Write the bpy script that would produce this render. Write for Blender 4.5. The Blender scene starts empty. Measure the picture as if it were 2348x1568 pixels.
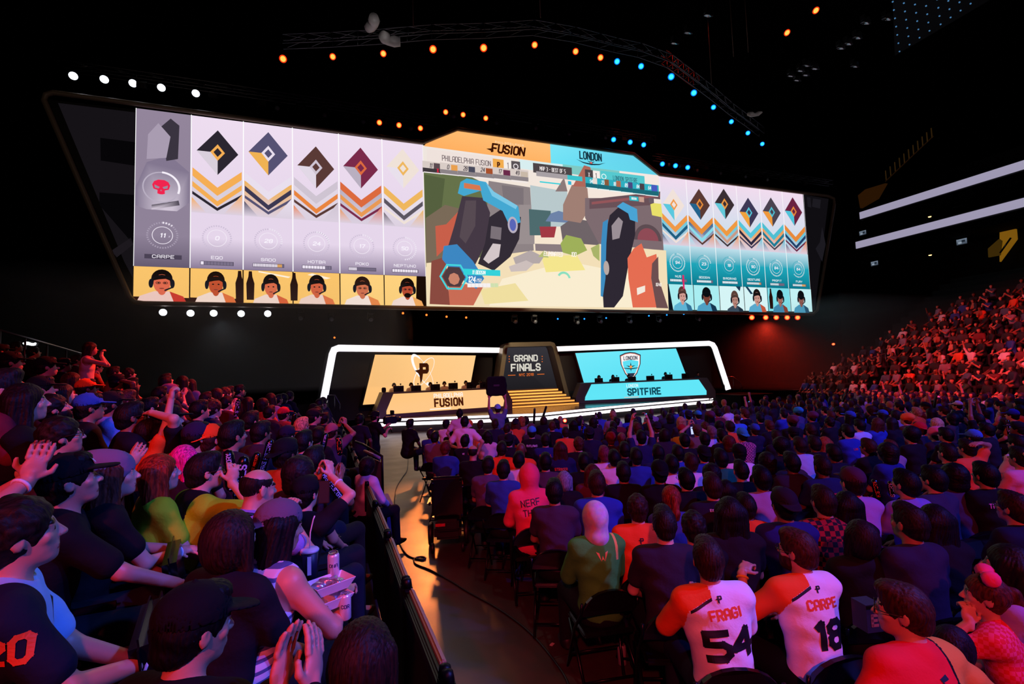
import bpy, bmesh, math, random
import numpy as np
from mathutils import Vector, Matrix
from mathutils.bvhtree import BVHTree
random.seed(7); rng = np.random.default_rng(7)
C = bpy.context.scene.collection
SC = bpy.context.scene
# ------------------------------------------------------------------ camera
FPX, CX, CY = 1110.0, 1174.0, 784.0
_U = np.array([-584, 17584, -1110.]); _U /= np.linalg.norm(_U)
_X = np.array([3074, 31, -1110.]); _X -= _X.dot(_U) * _U; _X /= np.linalg.norm(_X)
_Y = np.cross(_U, _X)
CM = np.array([_X, _Y, _U])                # camera axes -> arena axes (X along the screen, Y to the stage, Z up)
CP = np.array([0, 0, 2.6])
cam_d = bpy.data.cameras.new('camera'); cam = bpy.data.objects.new('camera', cam_d); C.objects.link(cam)
cam_d.sensor_width = 36.0; cam_d.lens = 36.0 * FPX / 2348.0; cam_d.clip_end = 300; cam_d.clip_start = 0.05
mw = Matrix.Identity(4)
for i in range(3):
    for j in range(3): mw[i][j] = CM[i][j]
mw[2][3] = 2.6
cam.matrix_world = mw
SC.camera = cam
# ------------------------------------------------------------------ view, world, lights
SC.view_settings.view_transform = 'Standard'; SC.view_settings.look = 'None'
SC.view_settings.gamma = 1.0; SC.view_settings.exposure = 0.0; SC.view_settings.use_curve_mapping = False
w = bpy.data.worlds.new('hall_dark'); SC.world = w; w.use_nodes = True
w.node_tree.nodes['Background'].inputs[0].default_value = (0.0006, 0.0004, 0.0008, 1)
w.node_tree.nodes['Background'].inputs[1].default_value = 1.0

def spot(name, loc, target, col, power, deg=60, blend=0.5, size=0.25):
    d = bpy.data.lights.new(name, 'SPOT'); d.color = col; d.energy = power
    d.spot_size = math.radians(deg); d.spot_blend = blend; d.shadow_soft_size = size
    o = bpy.data.objects.new(name, d); C.objects.link(o); o.location = loc
    o.rotation_euler = (Vector(target) - Vector(loc)).to_track_quat('-Z', 'Y').to_euler()
    return o
RED = (1.0, 0.06, 0.085); BLUE = (0.07, 0.10, 1.0); MAG = (1.0, 0.05, 0.28)
# beams on the crowd, hung behind and above the camera and over the stands
spot('red_beam', (-5, -9, 9.5), (5, 5, 1), RED, 5200, 56, .5)
spot('red_beam', (-1, -9, 12), (-2.5, 6, 2), RED, 1700, 40, .6)
spot('red_beam', (5, 15, 11), (-3.8, 8, 2.4), (1, .035, .02), 13000, 34, .8)
spot('white_fill', (2, 14, 13), (-1, 3, 2), (.85, 1, .8), 380, 40, .6)  # added fill so green cloth stays green under the red beams
spot('blue_beam', (13, -8, 13), (7, 4, 1), BLUE, 12000, 52, .5)
spot('blue_beam', (9, -3, 11), (-.5, 2.6, 1.8), (0.05, 0.17, 1.0), 5200, 30, .6)
spot('blue_beam', (22, -2, 17), (16, 10, 1), (0.05, 0.09, 1), 7000, 50, .6)
spot('magenta_beam', (3, 3, 16), (8, 12, 1), (1, .12, .35), 1500, 60, .8)
spot('red_beam', (8, 10, 14), (29, 12, 1.5), (1, .035, .045), 22000, 42, .9)
spot('red_beam', (10, 2, 12), (27, 8, 2), (1, .12, .2), 11000, 34, .8)
# warm and cool washes on the stage from the rig over it, then added fills for arch, frame and aisle
spot('stage_wash', (4, 12, 14), (6, 24, .7), (1, .42, .13), 2200, 42, .5)
spot('stage_wash', (18, 12, 14), (16, 24, .7), (.25, .75, 1), 1300, 42, .5)
spot('arch_fill', (11, 14, 9), (11, 27, 3), (1, .85, .6), 3500, 26, .6)  # added light to lift the arch metal
spot('frame_fill', (-8, 8, 12), (-8, 23, 11), (1, .8, .62), 260, 60, .8)  # added pair of dim lights so the bronze frame shows
spot('frame_fill', (28, 10, 12), (30, 23, 11), (1, .8, .7), 130, 60, .8)
spot('aisle_fill', (3.2, 19.5, 5.5), (1.35, 9.3, 0), (1, .24, .05), 2400, 20, .9)  # added light for the orange glow on the far aisle floor
spot('aisle_red_fill', (5, -4, 10), (1.6, 3.5, 0), (1, .10, .12), 1100, 26, .7)  # added red light for the near aisle floor

# ------------------------------------------------------------------ helpers
def _ray(px, py): return CM @ np.array([px - CX, -(py - CY), -FPX])
def at_z(px, py, z): r = _ray(px, py); return CP + r * (z - CP[2]) / r[2]
def at_y(px, py, y): r = _ray(px, py); return CP + r * (y / r[1])
def at_pl(px, py, p0, n): r = _ray(px, py); return CP + r * (np.dot(n, np.array(p0) - CP) / np.dot(n, r))
def depth_px(p): return -(CM.T @ (np.array(p) - CP))[2]
def s2l(c):
    c = np.asarray(c, float); return np.where(c <= .04045, c / 12.92, ((c + .055) / 1.055) ** 2.4)
def H(s): return tuple(s2l([int(s[i:i + 2], 16) / 255 for i in (0, 2, 4)])) + (1,)
_mc = {}
def mat(name, hexcol='808080', rough=.6, metal=0., emit=None, es=1.0, bump=0., bscale=60., var=0., spec=.5, sheen=0.):
    key = (name, hexcol, rough, metal, emit, es, bump, bscale, var)
    if key in _mc: return _mc[key]
    m = bpy.data.materials.new(name); m.use_nodes = True; nt = m.node_tree; b = nt.nodes['Principled BSDF']
    b.inputs['Base Color'].default_value = H(hexcol); b.inputs['Roughness'].default_value = rough
    b.inputs['Metallic'].default_value = metal; b.inputs['Specular IOR Level'].default_value = spec
    if emit: b.inputs['Emission Color'].default_value = H(emit); b.inputs['Emission Strength'].default_value = es
    if bump or var:
        tc = nt.nodes.new('ShaderNodeTexCoord'); n = nt.nodes.new('ShaderNodeTexNoise'); n.inputs['Scale'].default_value = bscale
        n.inputs['Detail'].default_value = 3; nt.links.new(tc.outputs['Object'], n.inputs['Vector'])
        if bump:
            bp = nt.nodes.new('ShaderNodeBump'); bp.inputs['Strength'].default_value = bump; bp.inputs['Distance'].default_value = .01
            nt.links.new(n.outputs['Fac'], bp.inputs['Height']); nt.links.new(bp.outputs['Normal'], b.inputs['Normal'])
        if var:
            mx = nt.nodes.new('ShaderNodeMix'); mx.data_type = 'RGBA'; mx.blend_type = 'MULTIPLY'
            mx.inputs['Factor'].default_value = var; mx.inputs['A'].default_value = H(hexcol)
            nt.links.new(n.outputs['Color'], mx.inputs['B']); nt.links.new(mx.outputs['Result'], b.inputs['Base Color'])
    _mc[key] = m; return m

class MB:
    """collects shapes into one mesh"""
    def __init__(s): s.v = []; s.f = []; s.mi = []; s.sm = []; s.c = []
    def add(s, v, f, mi=0, smooth=False):
        o = len(s.v); s.v += [tuple(map(float, p)) for p in v]; s.f += [tuple(i + o for i in q) for q in f]
        s.mi += [mi] * len(f); s.sm += [smooth] * len(f); return s
    def box(s, c, d, rz=0., R=None, mi=0, bev=0.):
        x, y, z = d[0] / 2, d[1] / 2, d[2] / 2
        R = R if R is not None else np.array([[math.cos(rz), -math.sin(rz), 0], [math.sin(rz), math.cos(rz), 0], [0, 0, 1]])
        b = min(bev, x * .9, y * .9, z * .9)
        if b <= 0:
            p = np.array([(i * x, j * y, k * z) for i in (-1, 1) for j in (-1, 1) for k in (-1, 1)])
            f = [(0, 1, 3, 2), (4, 6, 7, 5), (0, 4, 5, 1), (2, 3, 7, 6), (0, 2, 6, 4), (1, 5, 7, 3)]
        else:
            bm = bmesh.new(); bmesh.ops.create_cube(bm, size=1)
            bmesh.ops.scale(bm, vec=(2 * x, 2 * y, 2 * z), verts=bm.verts)
            bmesh.ops.bevel(bm, geom=bm.edges[:], offset=b, segments=2, affect='EDGES')
            bm.verts.index_update(); p = np.array([v.co[:] for v in bm.verts]); f = [tuple(v.index for v in q.verts) for q in bm.faces]; bm.free()
        return s.add(p @ np.asarray(R).T + np.array(c), f, mi)
    def tube(s, pts, r, n=8, closed=False, mi=0, caps=True):
        P = [np.array(p, float) for p in pts]; m = len(P); rr = r if hasattr(r, '__len__') else [r] * m
        V = []; up = np.array([0, 0, 1.]); last = None
        for i in range(m):
            a = P[i - 1] if (i or closed) else P[i]; b = P[(i + 1) % m] if (i < m - 1 or closed) else P[i]
            t = b - a; t = t / (np.linalg.norm(t) + 1e-9)
            if last is None: last = np.cross(t, up if abs(t[2]) < .9 else np.array([1., 0, 0]))
            u = last - t * last.dot(t); u /= np.linalg.norm(u) + 1e-9; last = u; w_ = np.cross(t, u)
            V += [P[i] + rr[i] * (math.cos(2 * math.pi * k / n) * u + math.sin(2 * math.pi * k / n) * w_) for k in range(n)]
        F = []
        for i in range(m if closed else m - 1):
            for k in range(n):
                a, b = i * n + k, i * n + (k + 1) % n; c, d = ((i + 1) % m) * n + (k + 1) % n, ((i + 1) % m) * n + k
                F.append((a, b, c, d))
        if caps and not closed: F += [tuple(range(n))[::-1], tuple(range((m - 1) * n, m * n))]
        return s.add(V, F, mi, True)
    def lathe(s, prof, c=(0, 0, 0), n=16, R=None, mi=0, smooth=True):
        V = [(r * math.cos(2 * math.pi * k / n), r * math.sin(2 * math.pi * k / n), z) for r, z in prof for k in range(n)]
        V = np.array(V); V = (V @ np.asarray(R).T if R is not None else V) + np.array(c); m = len(prof)
        F = [(i * n + k, i * n + (k + 1) % n, (i + 1) * n + (k + 1) % n, (i + 1) * n + k) for i in range(m - 1) for k in range(n)]
        F += [tuple(range(n))[::-1], tuple(range((m - 1) * n, m * n))]
        return s.add(V, F, mi, smooth)
    def prism(s, poly, off, mi=0):
        """poly: list of 3-D points (front), off: extrusion vector"""
        n = len(poly); V = [np.array(p, float) for p in poly]; V += [p + np.array(off, float) for p in V[:n]]
        F = [tuple(range(n)), tuple(range(2 * n - 1, n - 1, -1))] + [(i, i + n, (i + 1) % n + n, (i + 1) % n) for i in range(n)]
        return s.add(V, F, mi)
    def mesh(s, name, mats=()):
        me = bpy.data.meshes.new(name); me.from_pydata(s.v, [], s.f)
        me.polygons.foreach_set('material_index', s.mi); me.polygons.foreach_set('use_smooth', s.sm)
        for m in (mats if isinstance(mats, (list, tuple)) else [mats]): me.materials.append(m)
        me.update(); return me
    def build(s, name, mats, parent=None): return link(name, s.mesh(name, mats), parent)

def link(name, data, parent=None, M=None):
    o = bpy.data.objects.new(name, data); C.objects.link(o)
    if parent is not None: o.parent = parent
    if M is not None: o.matrix_local = M
    return o
def tag(o, label=None, cat=None, group=None, kind=None):
    if label: o['label'] = label
    if cat: o['category'] = cat
    if group: o['group'] = group
    if kind: o['kind'] = kind
    return o
def thing(name, label, cat, loc=(0, 0, 0), rz=0., group=None):
    o = bpy.data.objects.new(name, None); C.objects.link(o); o.location = tuple(map(float, loc)); o.rotation_euler = (0, 0, rz)
    o.empty_display_size = .1
    return tag(o, label, cat, group)
def dup(root, loc=None, rz=None, label=None, group=None):
    r = root.copy(); C.objects.link(r)
    if loc is not None: r.location = tuple(map(float, loc))
    if rz is not None: r.rotation_euler = (0, 0, rz)
    if label: r['label'] = label
    if group: r['group'] = group
    for ch in list(root.children):
        c = ch.copy(); C.objects.link(c); c.parent = r
        for g in list(ch.children):
            d = g.copy(); C.objects.link(d); d.parent = c
    return r
def rz3(a): return np.array([[math.cos(a), -math.sin(a), 0], [math.sin(a), math.cos(a), 0], [0, 0, 1]])
def rx3(a): return np.array([[1, 0, 0], [0, math.cos(a), -math.sin(a)], [0, math.sin(a), math.cos(a)]])
def ry3(a): return np.array([[math.cos(a), 0, math.sin(a)], [0, 1, 0], [-math.sin(a), 0, math.cos(a)]])

# ------------------------------------------------------------------ block lettering (strokes on a 4 x 6 grid)
GL = {
 'A': [[(0, 0), (0, 5), (1, 6), (3, 6), (4, 5), (4, 0)], [(0, 2.4), (4, 2.4)]],
 'B': [[(0, 0), (0, 6), (3.3, 6), (4, 5.3), (4, 3.8), (3.3, 3.1), (0, 3.1)], [(3.3, 3.1), (4, 2.4), (4, .7), (3.3, 0), (0, 0)]],
 'C': [[(4, 4.6), (4, 5), (3, 6), (1, 6), (0, 5), (0, 1), (1, 0), (3, 0), (4, 1), (4, 1.4)]],
 'D': [[(0, 0), (0, 6), (3, 6), (4, 5), (4, 1), (3, 0), (0, 0)]],
 'E': [[(4, 6), (0, 6), (0, 0), (4, 0)], [(0, 3), (3.3, 3)]], 'F': [[(4, 6), (0, 6), (0, 0)], [(0, 2.9), (3.3, 2.9)]],
 'G': [[(4, 4.7), (4, 5), (3, 6), (1, 6), (0, 5), (0, 1), (1, 0), (3, 0), (4, 1), (4, 2.9), (2.2, 2.9)]],
 'H': [[(0, 0), (0, 6)], [(4, 0), (4, 6)], [(0, 3), (4, 3)]], 'I': [[(.6, 0), (.6, 6)]],
 'J': [[(4, 6), (4, 1), (3, 0), (1, 0), (0, 1)]], 'K': [[(0, 0), (0, 6)], [(4, 6), (.6, 3), (4, 0)]], 'L': [[(0, 6), (0, 0), (4, 0)]],
 'M': [[(0, 0), (0, 6), (2.3, 2.6), (4.6, 6), (4.6, 0)]], 'N': [[(0, 0), (0, 6), (4, 0), (4, 6)]],
 'O': [[(1, 0), (0, 1), (0, 5), (1, 6), (3, 6), (4, 5), (4, 1), (3, 0), (1, 0)]],
 'P': [[(0, 0), (0, 6), (3, 6), (4, 5), (4, 3.6), (3, 2.6), (0, 2.6)]],
 'Q': [[(1, 0), (0, 1), (0, 5), (1, 6), (3, 6), (4, 5), (4, 1), (3, 0), (1, 0)], [(2.5, 1.6), (4.2, -.3)]],
 'R': [[(0, 0), (0, 6), (3, 6), (4, 5), (4, 3.7), (3, 2.7), (0, 2.7)], [(2, 2.7), (4, 0)]],
 'S': [[(4, 4.7), (4, 5), (3, 6), (1, 6), (0, 5), (0, 4), (1, 3.1), (3, 2.9), (4, 2), (4, 1), (3, 0), (1, 0), (0, 1), (0, 1.3)]],
 'T': [[(0, 6), (4, 6)], [(2, 6), (2, 0)]], 'U': [[(0, 6), (0, 1), (1, 0), (3, 0), (4, 1), (4, 6)]],
 'V': [[(0, 6), (2, 0), (4, 6)]], 'W': [[(0, 6), (1.2, 0), (2.5, 4), (3.8, 0), (5, 6)]], 'X': [[(0, 0), (4, 6)], [(0, 6), (4, 0)]],
 'Y': [[(0, 6), (2, 3), (4, 6)], [(2, 3), (2, 0)]], 'Z': [[(0, 6), (4, 6), (0, 0), (4, 0)]],
 '0': [[(1, 0), (0, 1), (0, 5), (1, 6), (3, 6), (4, 5), (4, 1), (3, 0), (1, 0)]], '1': [[(.4, 5), (1.6, 6), (1.6, 0)]],
 '2': [[(0, 5), (1, 6), (3, 6), (4, 5), (4, 3.8), (0, .8), (0, 0), (4, 0)]],
 '3': [[(0, 6), (3.2, 6), (4, 5.2), (4, 3.9), (3.2, 3.1), (1, 3.1)], [(3.2, 3.1), (4, 2.3), (4, .8), (3.2, 0), (0, 0)]],
 '4': [[(3, 0), (3, 6), (0, 2), (4.3, 2)]], '5': [[(4, 6), (0, 6), (0, 3.4), (3, 3.4), (4, 2.5), (4, 1), (3, 0), (0, 0)]],
 '6': [[(3.6, 6), (1, 6), (0, 5), (0, 1), (1, 0), (3, 0), (4, 1), (4, 2.5), (3, 3.4), (0, 3.4)]], '7': [[(0, 6), (4, 6), (1.4, 0)]],
 '8': [[(1, 0), (0, 1), (0, 2.2), (1, 3.1), (0, 4), (0, 5), (1, 6), (3, 6), (4, 5), (4, 4), (3, 3.1), (4, 2.2), (4, 1), (3, 0), (1, 0)], [(1, 3.1), (3, 3.1)]],
 '9': [[(.4, 0), (3, 0), (4, 1), (4, 5), (3, 6), (1, 6), (0, 5), (0, 3.7), (1, 2.7), (4, 2.7)]],
 '-': [[(.6, 3), (2.8, 3)]], '/': [[(0, 0), (2.4, 6)]], '.': [[(.2, 0), (.5, 0)]], '%': [[(0, 0), (3, 6)], [(0, 5), (.8, 5)], [(2.4, 1), (3.2, 1)]], ' ': [],
}
GW = {'I': 1.2, '1': 2, 'M': 4.6, 'W': 5, ' ': 2, '-': 3.4, '.': .7, '/': 2.4, '%': 3.2}
def text_quads(t, h=1., th=.9, wide=1., slant=0., gap=1.5):
    """list of 2-D quads, centred on x=0, baseline 0, cap height h"""
    u = h / 6; x = 0; Q = []
    adv = [(GW.get(c, 4)) for c in t]
    for c, a in zip(t, adv):
        for pl in GL.get(c, []):
            for (x0, y0), (x1, y1) in zip(pl, pl[1:]):
                p = np.array([x0 * wide, y0 * (1 - th / 6) + th / 2]); q = np.array([x1 * wide, y1 * (1 - th / 6) + th / 2]); d = q - p; L = np.linalg.norm(d) + 1e-9; d /= L; n = np.array([-d[1], d[0]])
                e = d * th * .36; w2 = n * th / 2
                Q.append([np.array([x, 0]) + k for k in (p - e - w2, q + e - w2, q + e + w2, p - e + w2)])
        x += a * wide + gap
    W = x - gap
    out = []
    for q in Q: out.append([((k[0] - W / 2 + slant * k[1]) * u, k[1] * u) for k in q])
    return out

class Flat:
    """emissive picture on a plane: origin o, axes ex (right), ey (up), nn towards the viewer; layered by millimetres"""
    def __init__(s, o, ex, ey, nn): s.o, s.ex, s.ey, s.nn = map(lambda a: np.array(a, float), (o, ex, ey, nn)); s.v = []; s.f = []; s.c = []; s.L = 0
    def P(s, x, y, l=None): return s.o + s.ex * x + s.ey * y + s.nn * (.004 * (s.L if l is None else l))
    def poly(s, pts, col, cols=None):
        o = len(s.v); s.v += [tuple(s.P(*p)) for p in pts]; s.f.append(tuple(range(o, o + len(pts))))
        if cols is None: cols = [col] * len(pts)
        s.c += [H(c) for c in cols]; return s
    def rect(s, x0, y0, x1, y1, col, top=None):
        return s.poly([(x0, y0), (x1, y0), (x1, y1), (x0, y1)], col, [col, col, top or col, top or col])
    def ell(s, cx, cy, rx, ry, col, n=20, a0=0, a1=360, rot=0):
        P = []
        for k in range(n + (a1 - a0 < 360)):
            a = math.radians(a0 + (a1 - a0) * k / n); x, y = rx * math.cos(a), ry * math.sin(a); c, sn = math.cos(rot), math.sin(rot)
            P.append((cx + x * c - y * sn, cy + x * sn + y * c))
        return s.poly(P, col)
    def ring(s, cx, cy, r0, r1, col, n=32, a0=0, a1=360, rot=0, asp=1., dash=False, w1=None):
        for k in range(n):
            if dash and k % 2: continue
            A = [math.radians(a0 + (a1 - a0) * (k + j) / n) for j in (0, 1)]; c, sn = math.cos(rot), math.sin(rot)
            q = []
            for r, a in ((r0, A[0]), (r1, A[0]), (r1, A[1]), (r0, A[1])):
                x, y = r * math.cos(a), asp * r * math.sin(a); q.append((cx + x * c - y * sn, cy + x * sn + y * c))
            s.poly(q, col)
        return s
    def text(s, t, x, y, h, col, th=.9, wide=1., slant=0., gap=1.5, align=0):
        Q = text_quads(t, h, th, wide, slant, gap)
        if not Q: return s
        W = max(p[0] for q in Q for p in q) - min(p[0] for q in Q for p in q); dx = x - align * W / 2
        for q in Q: s.poly([(a + dx, b + y) for a, b in q], col)
        return s
    def build(s, name, parent, m):
        me = bpy.data.meshes.new(name); me.from_pydata(s.v, [], s.f)
        # face the normal towards the viewer
        ca = me.color_attributes.new('Col', 'FLOAT_COLOR', 'POINT'); ca.data.foreach_set('color', np.array(s.c, 'f').ravel())
        me.materials.append(m); me.update(); return link(name, me, parent)
def screen_mat(name, strength):
    m = bpy.data.materials.new(name); m.use_nodes = True; nt = m.node_tree; nt.nodes.clear()
    a = nt.nodes.new('ShaderNodeVertexColor'); a.layer_name = 'Col'; e = nt.nodes.new('ShaderNodeEmission'); o = nt.nodes.new('ShaderNodeOutputMaterial')
    e.inputs['Strength'].default_value = strength; nt.links.new(a.outputs['Color'], e.inputs['Color']); nt.links.new(e.outputs[0], o.inputs[0]); return m
SCR = screen_mat('led_picture', 1.0)
# ================================================================== THE HALL
M_blk = mat('black_cloth_wall', '060507', .95, spec=.1); M_dkm = mat('black_metal', '0b0b0c', .45, .6)
M_dk = mat('black_plastic', '0c0b0d', .5); M_tan = mat('brushed_bronze', '7d6a58', .5, .1)
M_grey = mat('grey_paint', '5b5257', .5)
XC, YS = 11.07, 23.4
m = mat('polished_concrete', '443230', .34, 0, bump=.05, bscale=9, var=.5)
_b = m.node_tree.nodes['Principled BSDF']; _nt = m.node_tree
_n = _nt.nodes.new('ShaderNodeTexNoise'); _n.inputs['Scale'].default_value = 1.3; _n.inputs['Detail'].default_value = 6
_r = _nt.nodes.new('ShaderNodeMapRange'); _r.inputs['To Min'].default_value = .22; _r.inputs['To Max'].default_value = .5
_tc = _nt.nodes.new('ShaderNodeTexCoord'); _nt.links.new(_tc.outputs['Object'], _n.inputs['Vector'])
_nt.links.new(_n.outputs['Fac'], _r.inputs['Value']); _nt.links.new(_r.outputs['Result'], _b.inputs['Roughness'])
tag(MB().box((15, 12, -.1), (50, 50, .2)).build('floor', m), kind='structure')
tag(MB().box((15, 36.5, 13), (80, .4, 27)).build('wall_back', M_blk), kind='structure')
tag(MB().box((15, 10, 26.5), (80, 70, .4)).build('ceiling', M_blk), kind='structure')
tag(MB().box((-24, 10, 13), (.4, 60, 27)).build('wall_left', M_blk), kind='structure')
tag(MB().box((54, 10, 13), (.4, 60, 27)).build('wall_right', M_blk), kind='structure')
# painted lines on the concrete
lm = mat('floor_seam', '2a2022', .5)
tag(MB().box((1.28, 2.6, .002), (.018, 3.2, .004), rz=.35).box((1.95, 4.2, .002), (.3, .012, .004)).build('trim_1', lm), kind='structure')
# risers of the side stand (rows step up away from the aisle)
rs = MB(); HR = .27; HB = .64
ROWX = [-.38 - .80 * k for k in range(9)]
for k, x in enumerate(ROWX):
    z = HB - .10 - HR * (x + .1); rs.box((x + .10, 7.5, z / 2), (.80, 24, z))
rs.box((-9, 7.5, 1.3), (3.6, 24, 2.6))
tag(rs.build('floor_side_stand', mat('stand_concrete', '141114', .8)), kind='structure')
rs = MB()
RX0 = 25.2; RROW = [RX0 + .85 * k for k in range(17)]
for k, x in enumerate(RROW):
    z = .35 + .45 * k; rs.box((x + .1, 8.5, z / 2), (.85, 24.5, z))
rs.box((41.5, 8.5, 4), (3.6, 24.5, 8))
tag(rs.build('floor_far_stand', mat('stand_concrete', '141114', .8)), kind='structure')

# ================================================================== BIG SCREEN
def S(px, py): p = at_y(px, py, YS); return (p[0], p[2])
scr = thing('video_screen', 'giant wide video wall with angled ends hanging over the stage', 'screen', (XC, YS, 5.8))
def sp(): f = Flat((0, 0, 0), (1, 0, 0), (0, 0, 1), (0, -1, 0)); return f
def loc2(p): return (p[0] - XC, p[1] - 5.8)
x0, zt = S(312, 246); x1 = S(969, 333)[0]; xg1 = S(1520, 560)[0]; x2 = S(1510, 402)[0]; x3 = S(1849, 560)[0]
zt = S(640, 290)[1]; zm = S(306, 610)[1]; zb = S(900, 700)[1]
# cabinet behind the pictures
def outl(pts): return [(S(*p)[0] - XC, .06, S(*p)[1] - 5.8) for p in pts]
cab = outl([(108, 226), (970, 326), (1048, 293), (1452, 350), (1512, 398), (1910, 456), (1868, 722), (302, 696)])
MB().prism(cab, (0, .5, 0)).build('cabinet', mat('screen_cabinet', '0b090b', .7), scr)
fr = []
ring = [(103, 232), (107, 219), (125, 214), (969, 328), (1048, 297), (1452, 354), (1511, 401), (1896, 450), (1910, 456), (1911, 470), (1872, 712), (1862, 721), (330, 696), (310, 693), (297, 680)]
MB().tube([(S(*p)[0] - XC, -.05, S(*p)[1] - 5.8) for p in ring], .105, 8, closed=True).build('frame', M_tan, scr)
# unlit ends with the faint remains of lettering
f = sp(); f.L = 0; dim = '151216'
def pp(f, pts, c, cols=None): f.poly([loc2(S(*p)) for p in pts], c, cols)
pp(f, [(133, 236), (312, 258), (306, 640), (285, 600)], dim); f.L = 1
pp(f, [(230, 316), (310, 326), (309, 380), (231, 368)], '060507'); pp(f, [(228, 441), (308, 447), (306, 560), (228, 470)], '060507')
pp(f, [(255, 575), (300, 545), (306, 560), (268, 590)], '1c181d')
f.build('unlit_panel', scr, SCR)
f = sp(); pp(f, [(1842, 446), (1900, 456), (1868, 712), (1861, 712)], '100e12'); f.L = 1
for q in ([(1850, 452), (1858, 453), (1860, 476), (1852, 474)], [(1864, 455), (1882, 458), (1880, 478), (1862, 474)], [(1885, 520), (1893, 560), (1885, 600), (1870, 570), (1880, 555)]): pp(f, q, '1c1a20')
f.build('unlit_panel', scr, SCR)

def panel(xa, xb, za, zb_, name, draw, *a):
    f = sp(); f.L = 1
    W, Hh = xb - xa, zb_ - za
    g = Flat(f.P(xa - XC, za - 5.8, 0), np.array((W, 0, 0)), np.array((0, 0, Hh)), (0, -1, 0)); g.asp = W / Hh; g.L = 1
    draw(g, *a); return g.build(name, scr, SCR)
def facet(g, motif):
    for col, pts in motif:
        g.L += 1; lo = min(p[1] for p in pts); fade = lo < .37
        g.poly(pts, col, [('DCD0E0' if fade and abs(p[1] - lo) < .01 else col) for p in pts])
def meter(g, pct, rcol, dimc, name, hp, ncol='F4EEF8', fillc='EFE6F4', v0=.20):
    g.L += 1; a = g.asp
    g.ring(.5, v0, .25, .285, dimc, 72, asp=a, dash=True)
    g.ring(.5, v0, .25, .29, rcol, max(4, int(72 * pct / 100)), 90 - 3.6 * pct, 90, asp=a, dash=True)
    g.ring(.5, v0, .175, .187, 'F2EAF6', 40, asp=a)
    h = .028
    for q in text_quads(str(pct), 1, 1.0, .9, .15): g.poly([(.5 + x * h / a * 1.1, v0 - h / 2 + y * h) for x, y in q], 'FBF6FF')
    for q in text_quads('%', 1, .9, .9, .15): g.poly([(.62 + x * .012 / a, v0 - .012 + y * .012) for x, y in q], 'E8DDF0')
    h = .021
    for q in text_quads(name, 1, .95, 1.15, 0, 2): g.poly([(.5 + x * h / a, .062 + y * h) for x, y in q], ncol)
    if hp is not None:
        g.rect(.19, .022, .82, .048, '5b5266'); g.L += 1; n = 10 if hp[1] < 12 else 20
        for k in range(n):
            xx = .2 + .61 * k / n; c = fillc if k < hp[0] * n else ('7a7088' if not (hp[2] and k < (hp[0] + hp[2]) * n) else 'F3B25A')
            g.rect(xx, .025, xx + .61 / n - .008, .045, c)
G1, G2, G3, OR, DKH = 'D9CFDC', 'B9AFC0', '8C8496', 'F5AE55', '2A2530'
def bands(a, b, c, d):     # plain overlapping facets in four colours
    global _bk
    _bk = (globals().get('_bk', 0) + 1) % 3; out = []; t = .03 * _bk
    V = lambda y, h, c, w_=.48, dr=.16: out.append((c, [(.5 - w_, y + h), (.5, y + h - dr), (.5 + w_, y + h), (.5 + w_, y), (.5, y - dr), (.5 - w_, y)]))
    out.append((a, [(.02, .36), (.98, .36), (.98, .60), (.5, .52), (.02, .60)]))
    D = lambda cx, cy, rx, ry, c: out.append((c, [(cx - rx, cy), (cx, cy - ry), (cx + rx, cy), (cx, cy + ry)]))
    D(.5, .74 + t, .40, .15, b); out.append((a, [(.5 - .40, .74 + t), (.5, .74 + t), (.5, .59 + t)])); D(.5, .74 + t, .14, .055, c); D(.5, .74 + t, .08, .03, b)
    V(.60, .055, c, .47, .12); V(.53, .035, d, .47, .12); V(.48, .02, b, .47, .10)
    out.append((d, [(.02, .36), (.02, .46), (.30, .36)])); out.append((c, [(.98, .36), (.98, .50), (.62, .36)]))
    return out
def hero(g, top, mid, bot, motif, args, ncol='F4EEF8', flt=None, fillc='EFE6F4'):
    g.rect(0, .34, 1, 1, mid, top); facet(g, motif); g.L += 1
    g.rect(0, .0, 1, .2, bot, mid if not flt else flt); g.poly([(0, .2), (1, .2), (1, .36), (0, .36)], mid, [flt or mid, flt or mid, mid, mid])
    g.L += 1; g.rect(0, 0, .012, 1, 'FFFFFF'); g.rect(.992, 0, 1, 1, 'FFFFFF')
    meter(g, *args, ncol=ncol, fillc=fillc)
W1 = (x1 - x0) / 6; W2 = (x3 - x2) / 6
LP, LM, LB = 'EEDDF0', 'E6D6EB', '8B7C99'
def skull(g):
    a = g.asp; cy = .505; g.L += 1
    g.ring(.47, cy, .31, .335, 'B9AFC2', 40, asp=a); g.L += 1; g.ring(.47, cy, .305, .345, 'F6F0FA', 14, -20, 88, asp=a); g.L += 1
    P = lambda pts: [(.47 + x * .16, cy + y * .16 * a) for x, y in pts]
    g.poly(P([(-1, .3), (-.8, .75), (-.35, 1), (.35, 1), (.8, .75), (1, .3), (.85, -.25), (.4, -.4), (.42, -.85), (.15, -.95), (-.15, -.95), (-.42, -.85), (-.4, -.4), (-.85, -.25)]), 'F0254F'); g.L += 1
    for s in (-1, 1): g.poly(P([(s * .75, .3), (s * .15, .02), (s * .3, -.2), (s * .7, -.1)]), '9A8CA0')
    g.poly(P([(0, -.3), (.1, -.5), (-.1, -.5)]), '9A8CA0')
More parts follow.
